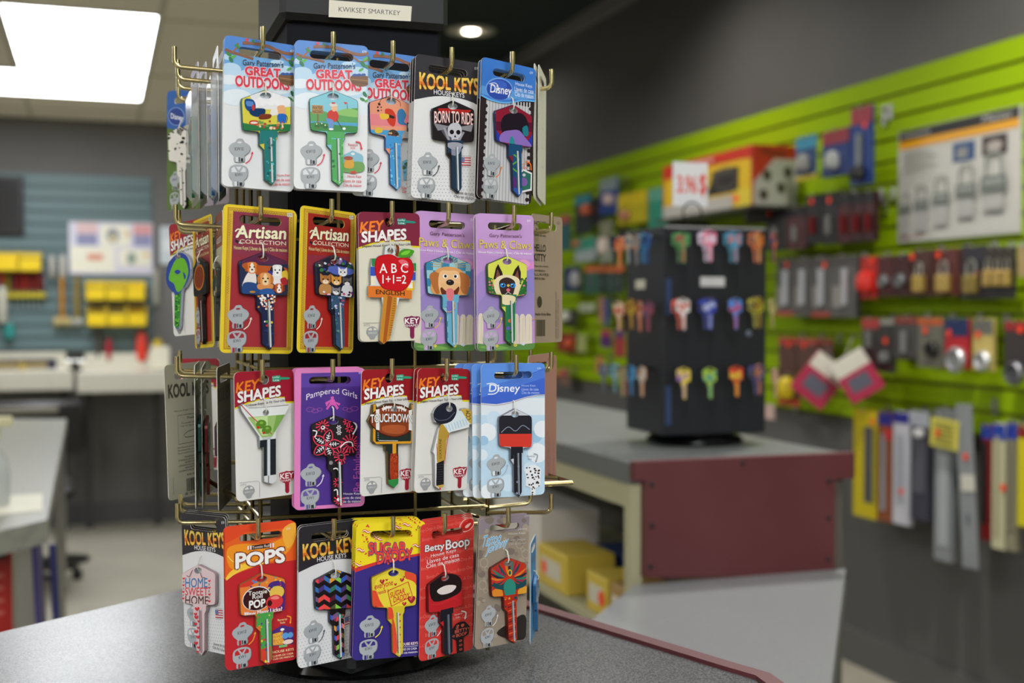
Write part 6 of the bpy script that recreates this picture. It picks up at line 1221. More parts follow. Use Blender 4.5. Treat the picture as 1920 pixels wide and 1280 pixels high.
# hanging goods: (label..., pixel box, offset, colours)
BL = 'blister_pack'
I(BL, 'blue blister pack with yellow base right of the big red carton', 'package', 1492, 256, 1531, 338, .12, '27406E', top=('3A8AA8', .28), obj=('blob', '9A9A94', 0, .6, .4, .4), bottom=('C8B020', .12))
I(BL, 'blue tool pack with pink dot, left of the tallest blue pack', 'package', 1542, 243, 1592, 330, .12, '183270', top=('8E2E3A', .3), obj=('blob', 'A8ACA8', 0, .66, .35, .4), stack=4)
I(BL, 'tallest blue tool pack with pink dot hanging high on the green wall', 'package', 1595, 200, 1635, 346, .12, '1A3A80', top=('963240', .22), obj=[('cyl', '8A8E8E', 0, .55, .3, .4), ('blob', '1E1E20', 0, .85, .5, .2)], stack=2, dot=(.4, .25))
for i, (x0, x1, y0, y1, d, col) in enumerate(((1436, 1474, 390, 470, (-.6, .1), '2E2C2C'), (1476, 1510, 388, 468, None, '4A2426'), (1512, 1540, 366, 458, (-.2, .12), '1E1A1C'), (1542, 1570, 362, 458, (.0, .14), '242224'), (1572, 1596, 362, 456, None, '4A1C1C'), (1598, 1618, 360, 454, None, '3A1618'), (1620, 1640, 358, 452, None, '401A1C'))):
    I(BL, ('dark pack with orange dot at the left end of the black row', 'dark red-edged pack second in the black row', 'black pack with orange dot third in the black row', 'black pack with orange dot and silver item in the black row', 'black and red pack fifth in the black row', 'black and red pack sixth in the black row', 'black and red pack at the right end of the black row')[i], 'package', x0, y0, x1, y1, .1, col, top=('141416', .22), obj=('cyl', '8A8A86' if i in (0, 1, 3) else '7A1E22', 0, .62, .35, .35), dot=d, stack=3, group='black packs under the blue packs')
for i, (x0, x1, d) in enumerate(((1456, 1488, (.3, .1)), (1490, 1518, None), (1522, 1556, (.5, .14)), (1558, 1606, None))):
    I(BL, ('grey pack with a silver bolt and orange dot right of the black tower', 'grey pack second from the black tower', 'grey pack with orange dot third from the black tower', 'wide grey pack with a long silver bolt left of the small locks')[i], 'package', x0, 486-i*2, x1, 592+i, .09, '5C5A58', top=('4A4644', .16), obj=[('cyl', 'C8CCD4', .2, .5, .22, .6), ('panel', '8E8A84', -.45, .66, .4, .36)], bottom=('B0483C', .08) if i % 2 == 0 else None, dot=d, stack=3, group='grey hardware packs right of the tower')
# padlocks row
for i, (x0, x1, y0, y1, col, oc, d, lb) in enumerate(((1614, 1644, 480, 560, 'B02018', 'D02A20', (.4, .12), 'red round pack at the left end of the padlock row'), (1646, 1674, 480, 556, '4A1C1C', '8A8E90', None, 'small disc padlock pack second in the padlock row'), (1676, 1706, 478, 556, '3E1A1A', '8A8E90', None, 'small disc padlock pack third in the padlock row'),
        (1710, 1746, 468, 556, '4A2A24', 'C8AA5C', (-.9, .14), 'brass padlock pack with orange dot, left one of two'), (1752, 1796, 466, 556, '5A2822', 'CCAE62', (-.6, .12), 'brass padlock pack with orange dot, right one of two'), (1802, 1850, 460, 560, '2C2830', 'A08A4A', (.2, .56), 'dark padlock pack with an orange dot near its middle'))):
    I('padlock_pack', lb, 'padlock', x0, y0, x1, y1, .08, col, obj=('disc', oc, 0, .62, .55, .3) if i in (1, 2) else (('blob', oc, 0, .6, .8, .5) if i == 0 else ('padlock', oc, 0, .55, .5, .7)), dot=d, stack=3, group='padlocks hanging in a row')
t_ = [(1849, 1867), (1868, 1884), (1885, 1901)]
for i, (x0, x1) in enumerate(t_):
    I('padlock_pack', ('left', 'middle', 'right')[i]+' one of three bright laminated brass padlocks', 'padlock', x0, 462, x1, 560, .08, '3A342A', obj=('padlock', 'C8A862', 0, .45, .75, .62), bottom=('2A2A2C', .36), stack=2, group='three laminated padlocks')
I('padlock_pack', 'tan pack cut by the right picture edge in the padlock row', 'package', 1908, 462, 1950, 520, .08, 'A89060', stack=2)
# lower lock row
for i, (x0, x1, y0, y1, col, tp, ob, d, lb) in enumerate((
    (1616, 1648, 596, 694, '3A3836', ('A83A38', .2), ('cyl', '8A8A86', 0, .4, .3, .3), None, 'dark lock pack with red header left end of the lower lock row'),
    (1650, 1676, 598, 700, '343230', ('9A9A90', .1), ('blob', '6A6C6C', 0, .7, .5, .2), (-.1, .4), 'dark lock pack with an orange dot second in the lower lock row'),
    (1678, 1718, 594, 672, '484644', ('8A3A30', .16), ('cyl', '9A9C9C', 0, .6, .2, .5), None, 'grey key blank pack third in the lower lock row'),
    (1720, 1768, 596, 690, '6A685C', ('C05A28', .14), ('disc', '3A3A38', .3, .62, .4, .3), (-.3, .25), 'grey pack with orange header and orange dot in the lower lock row'),
    (1772, 1816, 596, 692, 'B8222A', ('1E2E5A', .36), ('disc', 'B8BABC', .1, .82, .75, .3), (-.6, .3), 'red and blue pack with a silver disc lock'),
    (1824, 1862, 598, 696, 'C8B468', ('6A6A62', .3), ('disc', 'D4D6D8', .2, .8, .7, .3), (-.4, .3), 'yellowish pack with a shiny silver disc lock'),
    (1884, 1925, 602, 700, '3A3434', ('9A2A2A', .18), ('disc', '7A7A80', .1, 1.0, .8, .3), (.5, .16), 'dark pack with a disc lock at the right picture edge'))):
    I('lock_pack', lb, 'package', x0, y0, x1, y1, .09, col, top=tp, obj=ob, dot=d, stack=2, group='lock packs in the lower row')
# left of it, near the tower
for i, (x0, x1, y0, y1, col, tp, d, lb) in enumerate(((1460, 1492, 632, 700, '5A3A34', ('A83A30', .2), (.2, .2), 'brown pack with red header right of the black tower'), (1494, 1530, 634, 696, '5A4038', ('A8443A', .2), (-.2, .22), 'brown pack with orange dot left of the pink boxes'), (1532, 1560, 634, 672, '54322C', ('8A3028', .3), None, 'small brown pack just above the pink boxes'))):
    I(BL, lb, 'package', x0, y0, x1, y1, .07, col, top=tp, dot=d, stack=2, group='brown packs near the tower')
I('yellow_pack', 'bulging yellow pack hanging between the black tower and the pink boxes', 'package', 1459, 700, 1500, 760, .11, '4A3A20', obj=('blob', 'D2B81A', 0, .45, .9, .7), bottom=('B83A20', .2))
I(BL, 'small white and pink pack hanging low beside the black tower', 'package', 1434, 758, 1452, 786, .12, 'D8B8B0')
def pinkbox(label, px, py, r, s):
    p = P(px, py, X=GF-.15); t = thing('tilted_carton', label, 'box', p, group='pink boxes hanging tilted'); t.rotation_euler = (R(r), R(0), R(58))
    m = MB(); m.box((-.05*s, -.055*s, -.085*s), (.05*s, .055*s, .045*s), M('B01C48', .4), .002); m.build('carton', t)
    m = MB(); m.box((-.049*s, -.054*s, .045*s), (.049*s, .054*s, .047*s), M('D8D4C8', .5)); m.box((-.051*s, -.054*s, .0), (-.05*s, .054*s, .045*s), M('D8D4C8', .5)); m.build('top_label', t)
    m = MB(); m.box((-.0512*s, -.03*s, -.06*s), (-.0502*s, .035*s, -.015*s), M('5A5A6A', .5)); m.build('printed_panel', t)
    m = MB(); inv = t.rotation_euler.to_matrix().transposed(); m.tube([(0, 0, .046*s), tuple(inv @ Vector((0, 0, .12))), tuple(inv @ Vector((GF-p.x, 0, .125)))], .002, STEEL, 6); m.build('hang_wire', t)
pinkbox('pink box with white top tilted on the green wall, left one', 1545, 702, 38, 1.25); pinkbox('pink box with white top tilted on the green wall, right one', 1600, 694, -32, 1.15)
# long blades at the bottom
LB = [(1600, 1642, 768, 970, 'D0BC10', ('E0CC14', .16), [('panel', '4A4658', .35, .5, .3, .7), ('panel', '8A8A3A', .85, .5, .12, .7)], (.75, .1), 'yellow blade pack, leftmost of the long packs'),
      (1646, 1672, 772, 978, '8A4A28', ('2A2A8A', .12), [('panel', '8A9098', -.2, .55, .3, .7), ('panel', 'C83030', .5, .2, .5, .1)], None, 'brown blade pack with blue header beside the yellow one'),
      (1674, 1704, 772, 984, 'C4C4CC', ('26268A', .1), [('panel', 'A8AAB4', 0, .5, .5, .6)], (.2, .7), 'white blade pack with blue header and orange dot'),
      (1708, 1742, 770, 976, '3A3A48', ('A8ACB4', .14), [('blob', 'C8C8C8', .2, .2, .4, .08), ('panel', '55555F', 0, .5, .6, .5)], None, 'dark grey blade pack with silver header'),
      (1752, 1784, 768, 1052, '8C9094', ('7A7E82', .1), [('panel', 'A8ACB0', .1, .6, .5, .6)], None, 'longer grey blade strip under the yellow note'),
      (1840, 1858, 796, 1014, '7A1418', ('2440A0', .12), [('panel', '1E1416', -.3, .5, .5, .7)], None, 'red and black blade pack with blue header'),
      (1860, 1884, 794, 1030, 'C8C4A0', ('2444A8', .13), [('panel', 'A8A284', -.2, .5, .3, .8)], (.9, .5), 'cream blade pack with blue header'),
      (1886, 1906, 792, 1034, '8E8A70', ('2038A0', .13), [('panel', '7A7660', 0, .5, .5, .7)], None, 'olive grey blade pack with blue header'),
      (1908, 1940, 798, 990, 'D8CC18', ('8A2A20', .12), [], None, 'yellow blade pack cut by the right picture edge')]
for x0, x1, y0, y1, col, tp, ob, d, lb in LB: I('blade_pack', lb, 'package', x0, y0, x1, y1, .1, col, top=tp, obj=ob, dot=d, stack=3, group='long blade packs along the bottom of the green wall')
t = I('blade_pack', 'long leaning grey blade strip with orange dot and white tag', 'package', 1790, 758, 1820, 1062, .12, '8E9296', obj=[('panel', 'D2D0C4', .2, .48, .8, .1), ('panel', '6A6E72', 0, .7, .2, .06)], dot=(.1, .32), group='long blade packs along the bottom of the green wall'); t.rotation_euler = (R(-4.5), 0, 0)
t = I('price_note', 'yellow note with writing hanging over the grey blade strip', 'note', 1745, 786, 1798, 842, .125, 'D6CC58', kind='nohook', obj=[('panel', '6A6440', 0, .15+.16*i, .7-.1*(i % 2), .025) for i in range(5)], dot=(-.4, .5))
t.rotation_euler = (R(3), 0, 0)
m = MB(); m.tube([(0, 0, 0), (.115, 0, .004)], .0015, STEEL, 6); m.build('string', t)
# far packs, left of the tower
FAR = [(1078, 1108, 366, 438, '30383A', ('2A8A98', .24), ('blob', 'C8603A', .7, .4, .3, .3), 'black and teal pack, upper left of the far packs'), (1110, 1124, 372, 424, '1C1C20', None, None, 'black pouch beside the black and teal pack'),
       (1125, 1158, 334, 402, '2A4A90', ('8A9A98', .34), ('blob', 'C8B0A8', .3, .6, .4, .3), 'blue pack with grey top, highest of the far packs'), (1158, 1212, 360, 420, 'B8AA14', ('D0B80C', .4), ('blob', 'A86A58', -.3, .7, .2, .3), 'wide yellow header pack among the far packs'),
       (1216, 1250, 352, 430, '2A8870', ('5AA08A', .3), None, 'green pack partly behind the price card'), (1124, 1146, 414, 492, '98A08C', ('8A8A70', .5), ('blob', 'D8C8C0', 0, .6, .4, .4), 'pale grey green pack in the middle of the far packs'),
       (1078, 1116, 446, 490, 'A8B4B4', ('3A9A80', .5), ('blob', 'D8705A', -.6, .2, .2, .2), 'silver and teal pack with an orange mark'), (1046, 1068, 404, 470, '3A6A70', ('C05A50', .22), None, 'dark teal pack with red top beside the brown card back'),
       (1056, 1086, 500, 548, '1E2E60', None, ('blob', 'A8A8A8', .8, .5, .4, .6), 'navy and silver item hanging tilted'), (1158, 1184, 432, 446, '2A2238', None, None, 'small dark purple pack under the yellow header pack')]
for x0, x1, y0, y1, col, tp, ob, lb in FAR: I('blister_pack', lb, 'package', x0, y0, x1, y1, .1, col, top=tp, obj=ob, stack=2, group='packs on the far end of the green wall')
for i, (x0, x1) in enumerate(((1096, 1118), (1119, 1134), (1136, 1152), (1153, 1170))):
    I('blister_pack', ('first', 'second', 'third', 'fourth')[i]+' of four green packs with orange tops, counted from the left', 'package', x0, 498, x1, 550, .08, ('2E6A5A', '1A3A34', '2A4A44', '24342E')[i], top=('E0703A', .22), obj=('panel', '4A5654', 0, .6, .5, .5), group='green packs with orange tops')
FAR2 = [(1056, 1080, 580, 610, '2A2A28', None, ('blob', 'D8D8CC', -.2, .4, .6, .6), 'white and black knob hanging low among the far packs'), (1086, 1114, 570, 584, 'B8BCA8', None, None, 'pale flat pack under the green packs'), (1044, 1078, 624, 660, '8A3420', None, ('blob', 'C8502C', .6, .5, .3, .5), 'rust red box-like pack'), (1082, 1098, 628, 660, 'A8B070', None, None, 'pale olive pack beside the rust red one'),
        (1122, 1132, 556, 606, 'A87A60', None, None, 'narrow tan pack left of the tower'), (1133, 1142, 560, 610, '2A3E8A', None, None, 'narrow blue pack left of the tower'), (1126, 1146, 618, 652, '5A2A6A', ('B03A48', .3), None, 'purple and red pack left of the tower'), (1152, 1172, 618, 668, 'A83A40', ('5A3A70', .3), None, 'crimson pack just left of the tower'),
        (1118, 1130, 668, 700, 'C87A50', None, None, 'small orange pack low beside the tower keys'), (1048, 1068, 690, 722, '8A6A5A', None, ('blob', 'B85A48', 0, .3, .5, .4), 'brown hanging bag below the green wall edge')]
for x0, x1, y0, y1, col, tp, ob, lb in FAR2: I('blister_pack', lb, 'package', x0, y0, x1, y1, .07, col, top=tp, obj=ob, group='small packs low on the far green wall')
for px, py in ((1659, 214), (1660, 382)):
    p = P(px, py, X=GF-.01); t = thing('display_hook', ('empty steel hook high on the green wall' if py < 300 else 'empty steel hook right of the black packs'), 'hook', p, group='empty steel hooks'); m = MB(); m.box((-.006, -.006, -.04), (.0095, .006, .03), STEEL); m.build('backplate', t); m = MB(); m.tube([(-.006, 0, 0), (-.06, 0, -.004), (-.068, 0, .01)], .003, STEEL, 8); m.build('arm', t)
# ================================================================ back wall workbench, left side
BF = BW-.018
def bwp(x, y, off=0.0): return P(x, y, Y=BF-off)
st = noisy('brushed_steel', 'C8C4B4', 'E6E2D2', 40, .28, .35, .3, .7, 3, 0, 0, (1, 1, 8))
def fl_(px0, px1, pyt, pyb, off, depth):
    a, b = bwp(px0, pyt, off), bwp(px1, pyb, off); return a.x, b.x, b.z, a.z
# benches
def bench(px0, px1, label):
    yf = BW-.68; a = P(px0, 700, Y=yf); b = P(px1, 700, Y=yf); zt_ = P((px0+px1)/2, 697, Y=yf).z; zb_ = P((px0+px1)/2, 735, Y=yf).z
    t = thing('steel_workbench', label, 'workbench', ((a.x+b.x)/2, yf, 0), group='steel workbenches'); w2 = (b.x-a.x)/2
    m = MB(); m.box((-w2, 0, zb_), (w2, .62, zt_), st, .004); m.build('worktop', t)
    zk = P((px0+px1)/2, 662, Y=yf+.55).z
    m = MB(); m.box((-w2, .60, zt_), (w2, .62, zk), st); m.build('backsplash', t)
    for x in (-w2+.04, w2-.08):
        m = MB(); m.box((x, .5, 0), (x+.04, .54, zb_), M('3A3A3A', .5)); m.build('leg', t)
    return t
b1 = bench(-330, 137, 'left steel-topped workbench against the back wall'); b2 = bench(144, 322, 'right steel-topped workbench against the back wall, ending behind the key display')
zt_ = P(100, 697, Y=BW-.68).z
def onbench(name, label, px0, px1, pyt, yoff, hgt, mat, parts=None, cat='box'):
    Y = BW-yoff; a = P(px0, pyt, Y=Y); b = P(px1, pyt, Y=Y); t = thing(name, label, cat, ((a.x+b.x)/2, Y, zt_)); w2 = (b.x-a.x)/2
    m = MB(); m.box((-w2, 0, .0005), (w2, .12, hgt), mat, .003); m.build('body', t)
    if parts: m = MB(); m.box((-w2*.8, -.002, hgt*.2), (w2*.8, 0, hgt*.8), parts); m.build('front_panel', t)
    return t
onbench('shallow_tray', 'dark blue shallow tray on the left workbench', -60, 105, 682, .5, .065, M('23263E', .4), M('8A7A50', .5), 'tray')
t = onbench('bench_block', 'white block at the right end of the back workbench', 283, 318, 655, .5, .13, M('D8D2BE', .5), None)
t = thing('bench_vise', 'dark vise at the joint of the two workbenches', 'vise', P(141, 694, Y=BW-.6)); t.location.z = zt_
m = MB(); m.box((-.035, -.03, .0005), (.035, .05, .02), M('2A2A28', .5)); m.box((-.02, -.02, .02), (.02, .04, .075), M('3A3A36', .5), .003); m.build('body', t); m = MB(); m.box((-.05, -.04, .06), (.05, -.015, .11), M('26261F', .5), .003); m.box((-.05, .0, .06), (.05, .03, .11), M('26261F', .5), .003); m.build('jaws', t); m = MB(); m.lathe([(.006, -.09), (.006, -.03)], (0, 0, .06), STEEL, 8, 'Y'); m.tube([(-.05, -.085, .06), (.05, -.085, .06)], .004, STEEL, 6); m.build('screw_handle', t)
t = thing('brass_knob', 'small brass cup on the left workbench', 'cup', P(42, 697, Y=BW-.6)); t.location.z = zt_; m = MB(); m.lathe([(.022, .0005), (.026, .02), (.024, .05), (.018, .055)], (0, 0, 0), M('C0A860', .35, .5), 20); m.build('body', t, smooth=True)
# panel shade under the bench is the wall itself; black screen top left
a, b = bwp(-120, 324, .03), bwp(45, 442, .03)
t = thing('black_panel', 'black flat panel on the blue-grey slatwall at the left picture edge', 'screen', ((a.x+b.x)/2, BF-.03, b.z)); m = MB(); m.box((-(b.x-a.x)/2, 0, 0), ((b.x-a.x)/2, .029, a.z-b.z), M('141214', .35), .004); m.build('housing', t); m = MB(); m.box((-(b.x-a.x)/2+.02, -.001, .02), ((b.x-a.x)/2-.02, 0, a.z-b.z-.02), M('1A181A', .2)); m.build('screen', t)
# key chart poster
a, b = bwp(129, 415, .006), bwp(287, 515, .006); W_, H_ = (b.x-a.x), a.z-b.z
t = thing('wall_chart', 'pale chart of six pictures on the blue-grey slatwall', 'poster', ((a.x+b.x)/2, BF-.006, b.z)); m = MB(); m.box((-W_/2, 0, 0), (W_/2, .005, H_), M('C8C6D0', .5)); m.build('board', t)
CA = Art(W_*1000, H_*1000, ((129, 415), (287, 415), (287, 515), (129, 515)), MB(), rough=.6); CA.dz = .3
CA.Rc('D2CEDC', 130, 416, 286, 514); CA.Rc('E8E4D0', 132, 462, 214, 510); CA.Rc('D8B8B8', 144, 416, 182, 440); CA.Rc('8A8CB0', 143, 438, 182, 460); CA.Rc('E8E4D0', 188, 420, 243, 460); CA.E('8A8C98', 211, 440, 12, 14); CA.E('E0D070', 211, 445, 5, 6); CA.Rc('E0B870', 235, 432, 243, 442); CA.Rc('D89A9A', 250, 418, 284, 440); CA.Rc('9090B4', 250, 438, 284, 460); CA.Rc('D89078', 163, 476, 192, 488); CA.Rc('E8E4D0', 222, 466, 282, 498); CA.E('8A9A8A', 246, 484, 9, 12); CA.Rc('E0B870', 270, 472, 279, 480)
CA.mb.v = [(x, y, z+H_) for x, y, z in CA.mb.v]; CA.mb.build('print', t)
# yellow bins
ybm = M('E8C60A', .4)
def bins(px0, px1, pyt, pyb, label, n=3):
    off = .14; a, b = bwp(px0, pyt, off), bwp(px1, pyb, off); W_ = b.x-a.x; H = a.z-b.z
    t = thing('parts_bin', label, 'parts bin', ((a.x+b.x)/2, BF-off, b.z), group='yellow parts bins on the back wall')
    for i in range(n):
        x0 = -W_/2+W_*i/n+.002; x1 = -W_/2+W_*(i+1)/n-.002; m = MB(); th = .004
        # open fronted bin: floor, sides, low front, back
        m.box((x0, .0, 0), (x1, off-.002, th), ybm); m.box((x0, off-.006, 0), (x1, off-.002, H), ybm)
        for xs in (x0, x1-th): m.add([(xs, 0, 0), (xs, off-.004, 0), (xs, off-.004, H), (xs, .03, H), (xs, 0, H*.6), (xs+th, 0, 0), (xs+th, off-.004, 0), (xs+th, off-.004, H), (xs+th, .03, H), (xs+th, 0, H*.6)], [(4, 3, 2, 1, 0), (5, 6, 7, 8, 9), (0, 1, 6, 5), (1, 2, 7, 6), (2, 3, 8, 7), (3, 4, 9, 8), (4, 0, 5, 9)], ybm)
        m.box((x0, 0, 0), (x1, th, H*.62), ybm, .001); m.build('bin', t)
        m = MB(); m.box((x0+.01, .03, th), (x1-.01, off-.02, H*(.72 if (i+len(label)) % 3 else .35)), M(('8A7A20', '3A3A3A', 'B09A20')[i % 3], .6)); m.build('bin_contents', t)
bins(-100, 78, 470, 508, 'row of yellow parts bins under the black panel at far left', 4)
bins(160, 273, 526, 563, 'upper row of yellow parts bins under the chart'); bins(162, 276, 573, 611, 'lower row of yellow parts bins under the chart')
# tool rail with red handled tools
a, b = bwp(-60, 546, .05), bwp(86, 558, .05)
t = thing('tool_rail', 'yellow slotted tool rail at the left of the back wall', 'tool rack', ((a.x+b.x)/2, BF-.05, b.z)); m = MB(); m.box((-(b.x-a.x)/2, 0, 0), ((b.x-a.x)/2, .049, .03), M('B8A814', .5), .003); m.build('rail', t)
for i, (px, c) in enumerate(((4, 'D8301C'), (15, '9A9010'), (28, '8A1A1C'), (38, '9A2024'), (48, 'B02A28'), (58, '8A2428'), (68, '9A2A2C'), (78, '7A2024'))):
    p = bwp(px, 560, .028); t = thing('screwdriver', ('bright red', 'olive', 'dark red', 'wine red', 'red', 'maroon', 'brick red', 'deep maroon')[i]+' handled screwdriver standing in the yellow rail', 'screwdriver', p, group='screwdrivers in the yellow rail')
    m = MB(); h0 = bwp(px, 548, .028).z-p.z+.012; h1 = bwp(px, 512, .028).z-p.z; m.lathe([(.007, h0), (.012, h0+.008), (.013, (h0+h1)/2), (.012, h1-.01), (.006, h1)], (0, 0, 0), M(c, .4), 12); m.build('handle', t, smooth=True)
    m = MB(); m.lathe([(.003, -.06), (.003, h0)], (0, 0, 0), STEEL, 8); m.build('shaft', t)
# hammers
def hammer(px, pyt, pyb, label, hc, head, hw=1):
    p = bwp(px, pyt, .05); zb_ = bwp(px, pyb, .05).z-p.z; t = thing('hammer', label, 'hammer', p, group='hammers hanging on the back wall')
    m = MB(); m.tube([(0, 0, 0), (0, 0, zb_*.5), (0, 0, zb_+.02)], [.014, .017, .014], M(hc, .5), 10); m.build('handle', t, smooth=True)
    m = MB(); m.lathe([(r_, x_*hw) for r_, x_ in ((.022, -.055), (.03, -.05), (.03, -.02), (.022, -.01), (.022, .01), (.03, .02), (.03, .05), (.022, .055))], (0, 0, zb_), head, 16, 'X'); m.build('head', t, smooth=True)
    m = MB(); m.tube([(-.02, -.002, .0), (-.02, .049, .0)], .004, STEEL, 6); m.tube([(.02, -.002, .0), (.02, .049, .0)], .004, STEEL, 6); m.build('wall_hook', t)
hammer(116, 518, 603, 'hammer with amber wooden handle and tan mallet head, left one of two', 'B07A20', M('B0A068', .5), .9); hammer(144, 518, 604, 'hammer with darker wooden handle, right one of two', '8A7428', M('9A9A90', .4, .5), .5)
for i, (px, y0, y1, c, r, lb) in enumerate(((98, 480, 520, 'A8A49C', .02, 'grey clamp head left of the chart'), (118, 478, 522, 'B8B4AC', .02, 'pale clamp head beside the chart'), (18, 606, 634, '2A8A86', .03, 'teal handled tool standing above the workbench'), (184, 614, 660, '4A4844', .02, 'grey handled tool below the yellow bins'), (204, 634, 664, 'A01828', .022, 'dark red handled tool behind the workbench edge'), (266, 622, 664, 'D83A28', .035, 'bright red canister behind the workbench edge'), (296, 636, 664, 'D0B40C', .033, 'yellow canister behind the workbench edge'), (5, 536, 606, 'B8B6A8', .028, 'pale long tool at the left picture edge'), (293, 505, 572, '9A988C', .022, 'narrow grey strip thermometer right of the chart'))):
    Yo = .045
    a = bwp(px, y0, Yo); b = bwp(px, y1+(14 if y1 > 650 else 0), Yo); H = a.z-b.z; t = thing('hand_tool', lb, 'tool', b, group='tools along the back wall')
    if i == 8: m = MB(); m.box((-.02, .03, 0), (.02, .057, H), M(c, .5), .004); m.build('body', t); continue
    m = MB(); m.lathe([(r*.6, 0), (r, H*.08), (r, H*.5), (r*.85, H*.9), (r*.4, H)], (0, 0, 0), M(c, .4), 14); m.build('body', t, smooth=True)
    m = MB(); m.lathe([(r*.3, H), (r*.35, H+.012), (r*.2, H+.016)], (0, 0, 0), M('8A8880', .4), 10); m.tube([(0, 0, H*.9), (0, Yo-.001, H*.9)], .004, STEEL, 6); m.build('holder', t)
a = bwp(300, 424, .0); b = bwp(330, 496, .0)
t = thing('wall_switch_plate', 'white plate on the back wall left of the key display', 'wall plate', ((a.x+b.x)/2, BW, b.z)); m = MB(); m.box((-(b.x-a.x)/2, -.02, 0), ((b.x-a.x)/2, -.0005, a.z-b.z), M('C8D0D4', .5), .004); m.build('plate', t); m = MB(); m.box((-.03, -.024, .08), (.03, -.02, .16), M('E0E4E6', .4)); m.build('cover', t)
# left worktable
zt2 = .9
q = [P(125, 785, Z=zt2), P(88, 974, Z=zt2), P(-30, 1002, Z=zt2), P(-420, 1002, Z=zt2), P(-300, 785, Z=zt2)]
t = thing('work_table', 'grey-topped work table at the left edge with cabinet below', 'table', (q[1].x, q[1].y, 0)); lx, ly = t.location.x, t.location.y
m = MB(); m.prism([(v.x-lx, v.y-ly) for v in q], zt2-.045, zt2, noisy('table_laminate', '86867F', '949488', 60, .3)); fixn(m.build('worktop', t))
x1 = P(84, 1000, Y=q[1].y+.03).x-lx; dY = q[0].y-ly-.1
m = MB(); m.box((x1-.72, .035, 0), (x1-.12, dY, zt2-.045), M('8E8A78', .5)); m.build('cabinet_body', t)
m = MB(); m.box((x1-.16, .03, 0), (x1-.09, .1, zt2-.045), M('9A9682', .45, .2)); m.build('leg', t); m = MB(); m.box((x1-.05, .02, 0), (x1-.015, .055, zt2-.045), STEEL); m.build('leg', t); m = MB(); m.box((x1-.05, dY-.05, 0), (x1-.015, dY-.01, zt2-.045), STEEL); m.build('leg', t)
a = P(-60, 1012, Y=ly+.03); b = P(24, 1185, Y=ly+.03)
t2 = thing('red_sign', 'red sign panel with pale lines on the end of the work table cabinet', 'sign', ((a.x+b.x)/2, ly+.026, b.z)); W_ = b.x-a.x; H = a.z-b.z; m = MB(); m.box((-W_/2, 0, 0), (W_/2, .006, H), M('A81C12', .4), .001); m.build('panel', t2)
m = MB(); m.box((-W_/2, -.001, H*.78), (W_/2-.01, 0, H*.97), M('241414', .5)); m.box((W_/2-.06, -.002, H*.88), (W_/2-.012, -.001, H*.95), M('E03A18', .5))
for i in range(4): m.box((-W_/2+.02, -.001, H*(.2+.13*i)), (W_/2-.015, 0, H*(.24+.13*i)), M('C86A5A', .5))
m.build('print', t2)
t2 = thing('paper_sheet', 'white sheet of paper on the near corner of the work table', 'paper', P(40, 945, Z=zt2)); pp = [P(80, 927, Z=zt2), P(80, 958, Z=zt2), P(-60, 972, Z=zt2), P(-60, 935, Z=zt2)]; m = MB(); m.prism([(v.x-t2.location.x, v.y-t2.location.y) for v in pp], .0005, .0025, M('E4E2D2', .6)); fixn(m.build('sheet', t2))
t2 = thing('spray_bottle', 'pale plastic bottle cut by the left picture edge on the work table', 'bottle', P(-14, 950, Z=zt2)); m = MB(); m.lathe([(.03, .0005), (.034, .01), (.034, .07), (.028, .1), (.013, .125), (.013, .14)], (0, 0, 0), M('B8BCBC', .25), 24); m.build('body', t2, smooth=True); m = MB(); m.lathe([(.016, .14), (.016, .165), (.01, .17)], (0, 0, 0), M('D8D2A8', .4), 16); m.box((-.01, -.012, .165), (.04, .012, .185), M('D8D2A8', .4), .003); m.build('spray_head', t2)
for i, (px, c, lb) in enumerate(((66, '3A3470', 'dark blue cable hanging down beside the table leg'), (72, '5A5468', 'grey violet cable hanging beside the table leg'), (98, '2A2E60', 'blue cable hanging right of the steel table leg'))):
    a = P(px, 1010, Y=ly-.012); m = MB(); m.tube([(0, 0, zt2-.046), (.01, .0, .6), (-.015, .01, .4), (.01, 0, .12), (.0, 0, .006)], .007, M(c, .5), 8); o = m.build('hanging_cable', smooth=True); o.location = (a.x, a.y, 0); tag(o, lb, 'cable', 'cables beside the work table')
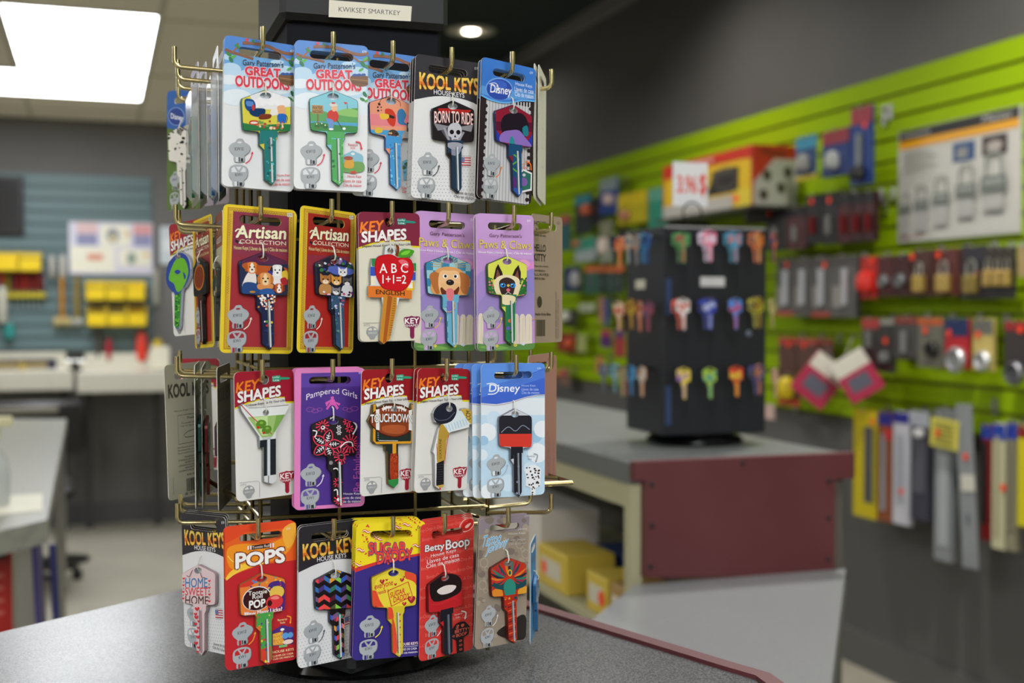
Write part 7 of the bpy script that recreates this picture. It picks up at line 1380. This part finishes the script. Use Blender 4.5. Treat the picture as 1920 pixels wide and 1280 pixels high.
# stools
def stool(px, py, z, label, dark):
    p = P(px, py, Z=z); t = thing('swivel_stool', label, 'stool', (p.x, p.y, 0)); m = MB(); m.lathe([(.02, z-.05), (.17, z-.05), (.19, z-.02), (.18, z), (.05, z+.004)], (0, 0, 0), dark, 28); m.build('seat', t, smooth=True)
    m = MB(); m.lathe([(.022, .08), (.022, z-.05)], (0, 0, 0), STEEL, 14); m.build('column', t)
    for k in range(5): a = R(72*k+10); m = MB(); m.tube([(0, 0, .09), (.25*math.cos(a), .25*math.sin(a), .05)], [.016, .01], M('1E1E1E', .5), 8); m.lathe([(.02, .0), (.025, .02), (.02, .045)], (.25*math.cos(a), .25*math.sin(a), 0), M('1A1A1A', .5), 10); m.build('leg', t)
p = P(40, 770, T=6.0)
t = thing('office_chair', 'black chair back showing behind the work table', 'chair', (p.x, p.y, 0)); zc = p.z
m = MB(); m.box((-.30, -.03, zc-.22), (.30, .03, zc+.045), M('14120F', .45), .025); m.build('backrest', t, smooth=True); m = MB(); m.box((-.17, -.035, zc-.01), (.17, -.028, zc+.02), M('8A8578', .4), .002); m.build('back_plate', t)
m = MB(); m.box((-.25, -.5, .44), (.25, 0, .5), M('14120F', .6), .02); m.build('seat', t); m = MB(); m.lathe([(.025, .06), (.025, .44)], (0, -.25, 0), STEEL, 12); m.box((-.03, -.04, .44), (.03, .035, zc-.2), M('2A2A2A', .5)); m.build('column', t)
for k in range(5): a = R(72*k+25); m = MB(); m.tube([(0, -.25, .09), (.28*math.cos(a), -.25+.28*math.sin(a), .06)], [.018, .012], M('1E1E1E', .5), 8); m.lathe([(.02, .0), (.026, .02), (.02, .05)], (.28*math.cos(a), -.25+.28*math.sin(a), 0), M('1A1A1A', .5), 10); m.build('leg', t)
p = P(119, 930, T=6.4)
t = thing('foot_rail_stand', 'steel footrest stand with dark round base beyond the work table', 'stand', (p.x, p.y, 0)); m = MB(); m.lathe([(.12, .0), (.13, .015), (.03, .03)], (0, 0, 0), M('1C1C1A', .4), 24); m.build('base', t, smooth=True); m = MB(); m.tube([(0, 0, .03), (0, 0, p.z)], .014, STEEL, 10); m.build('pole', t); m = MB(); m.lathe([(.03, p.z), (.045, p.z+.012), (.03, p.z+.024)], (0, 0, 0), M('C8C4B8', .4, .4), 16); m.build('cap', t, smooth=True)
# steel edge sheen strip of the bench end
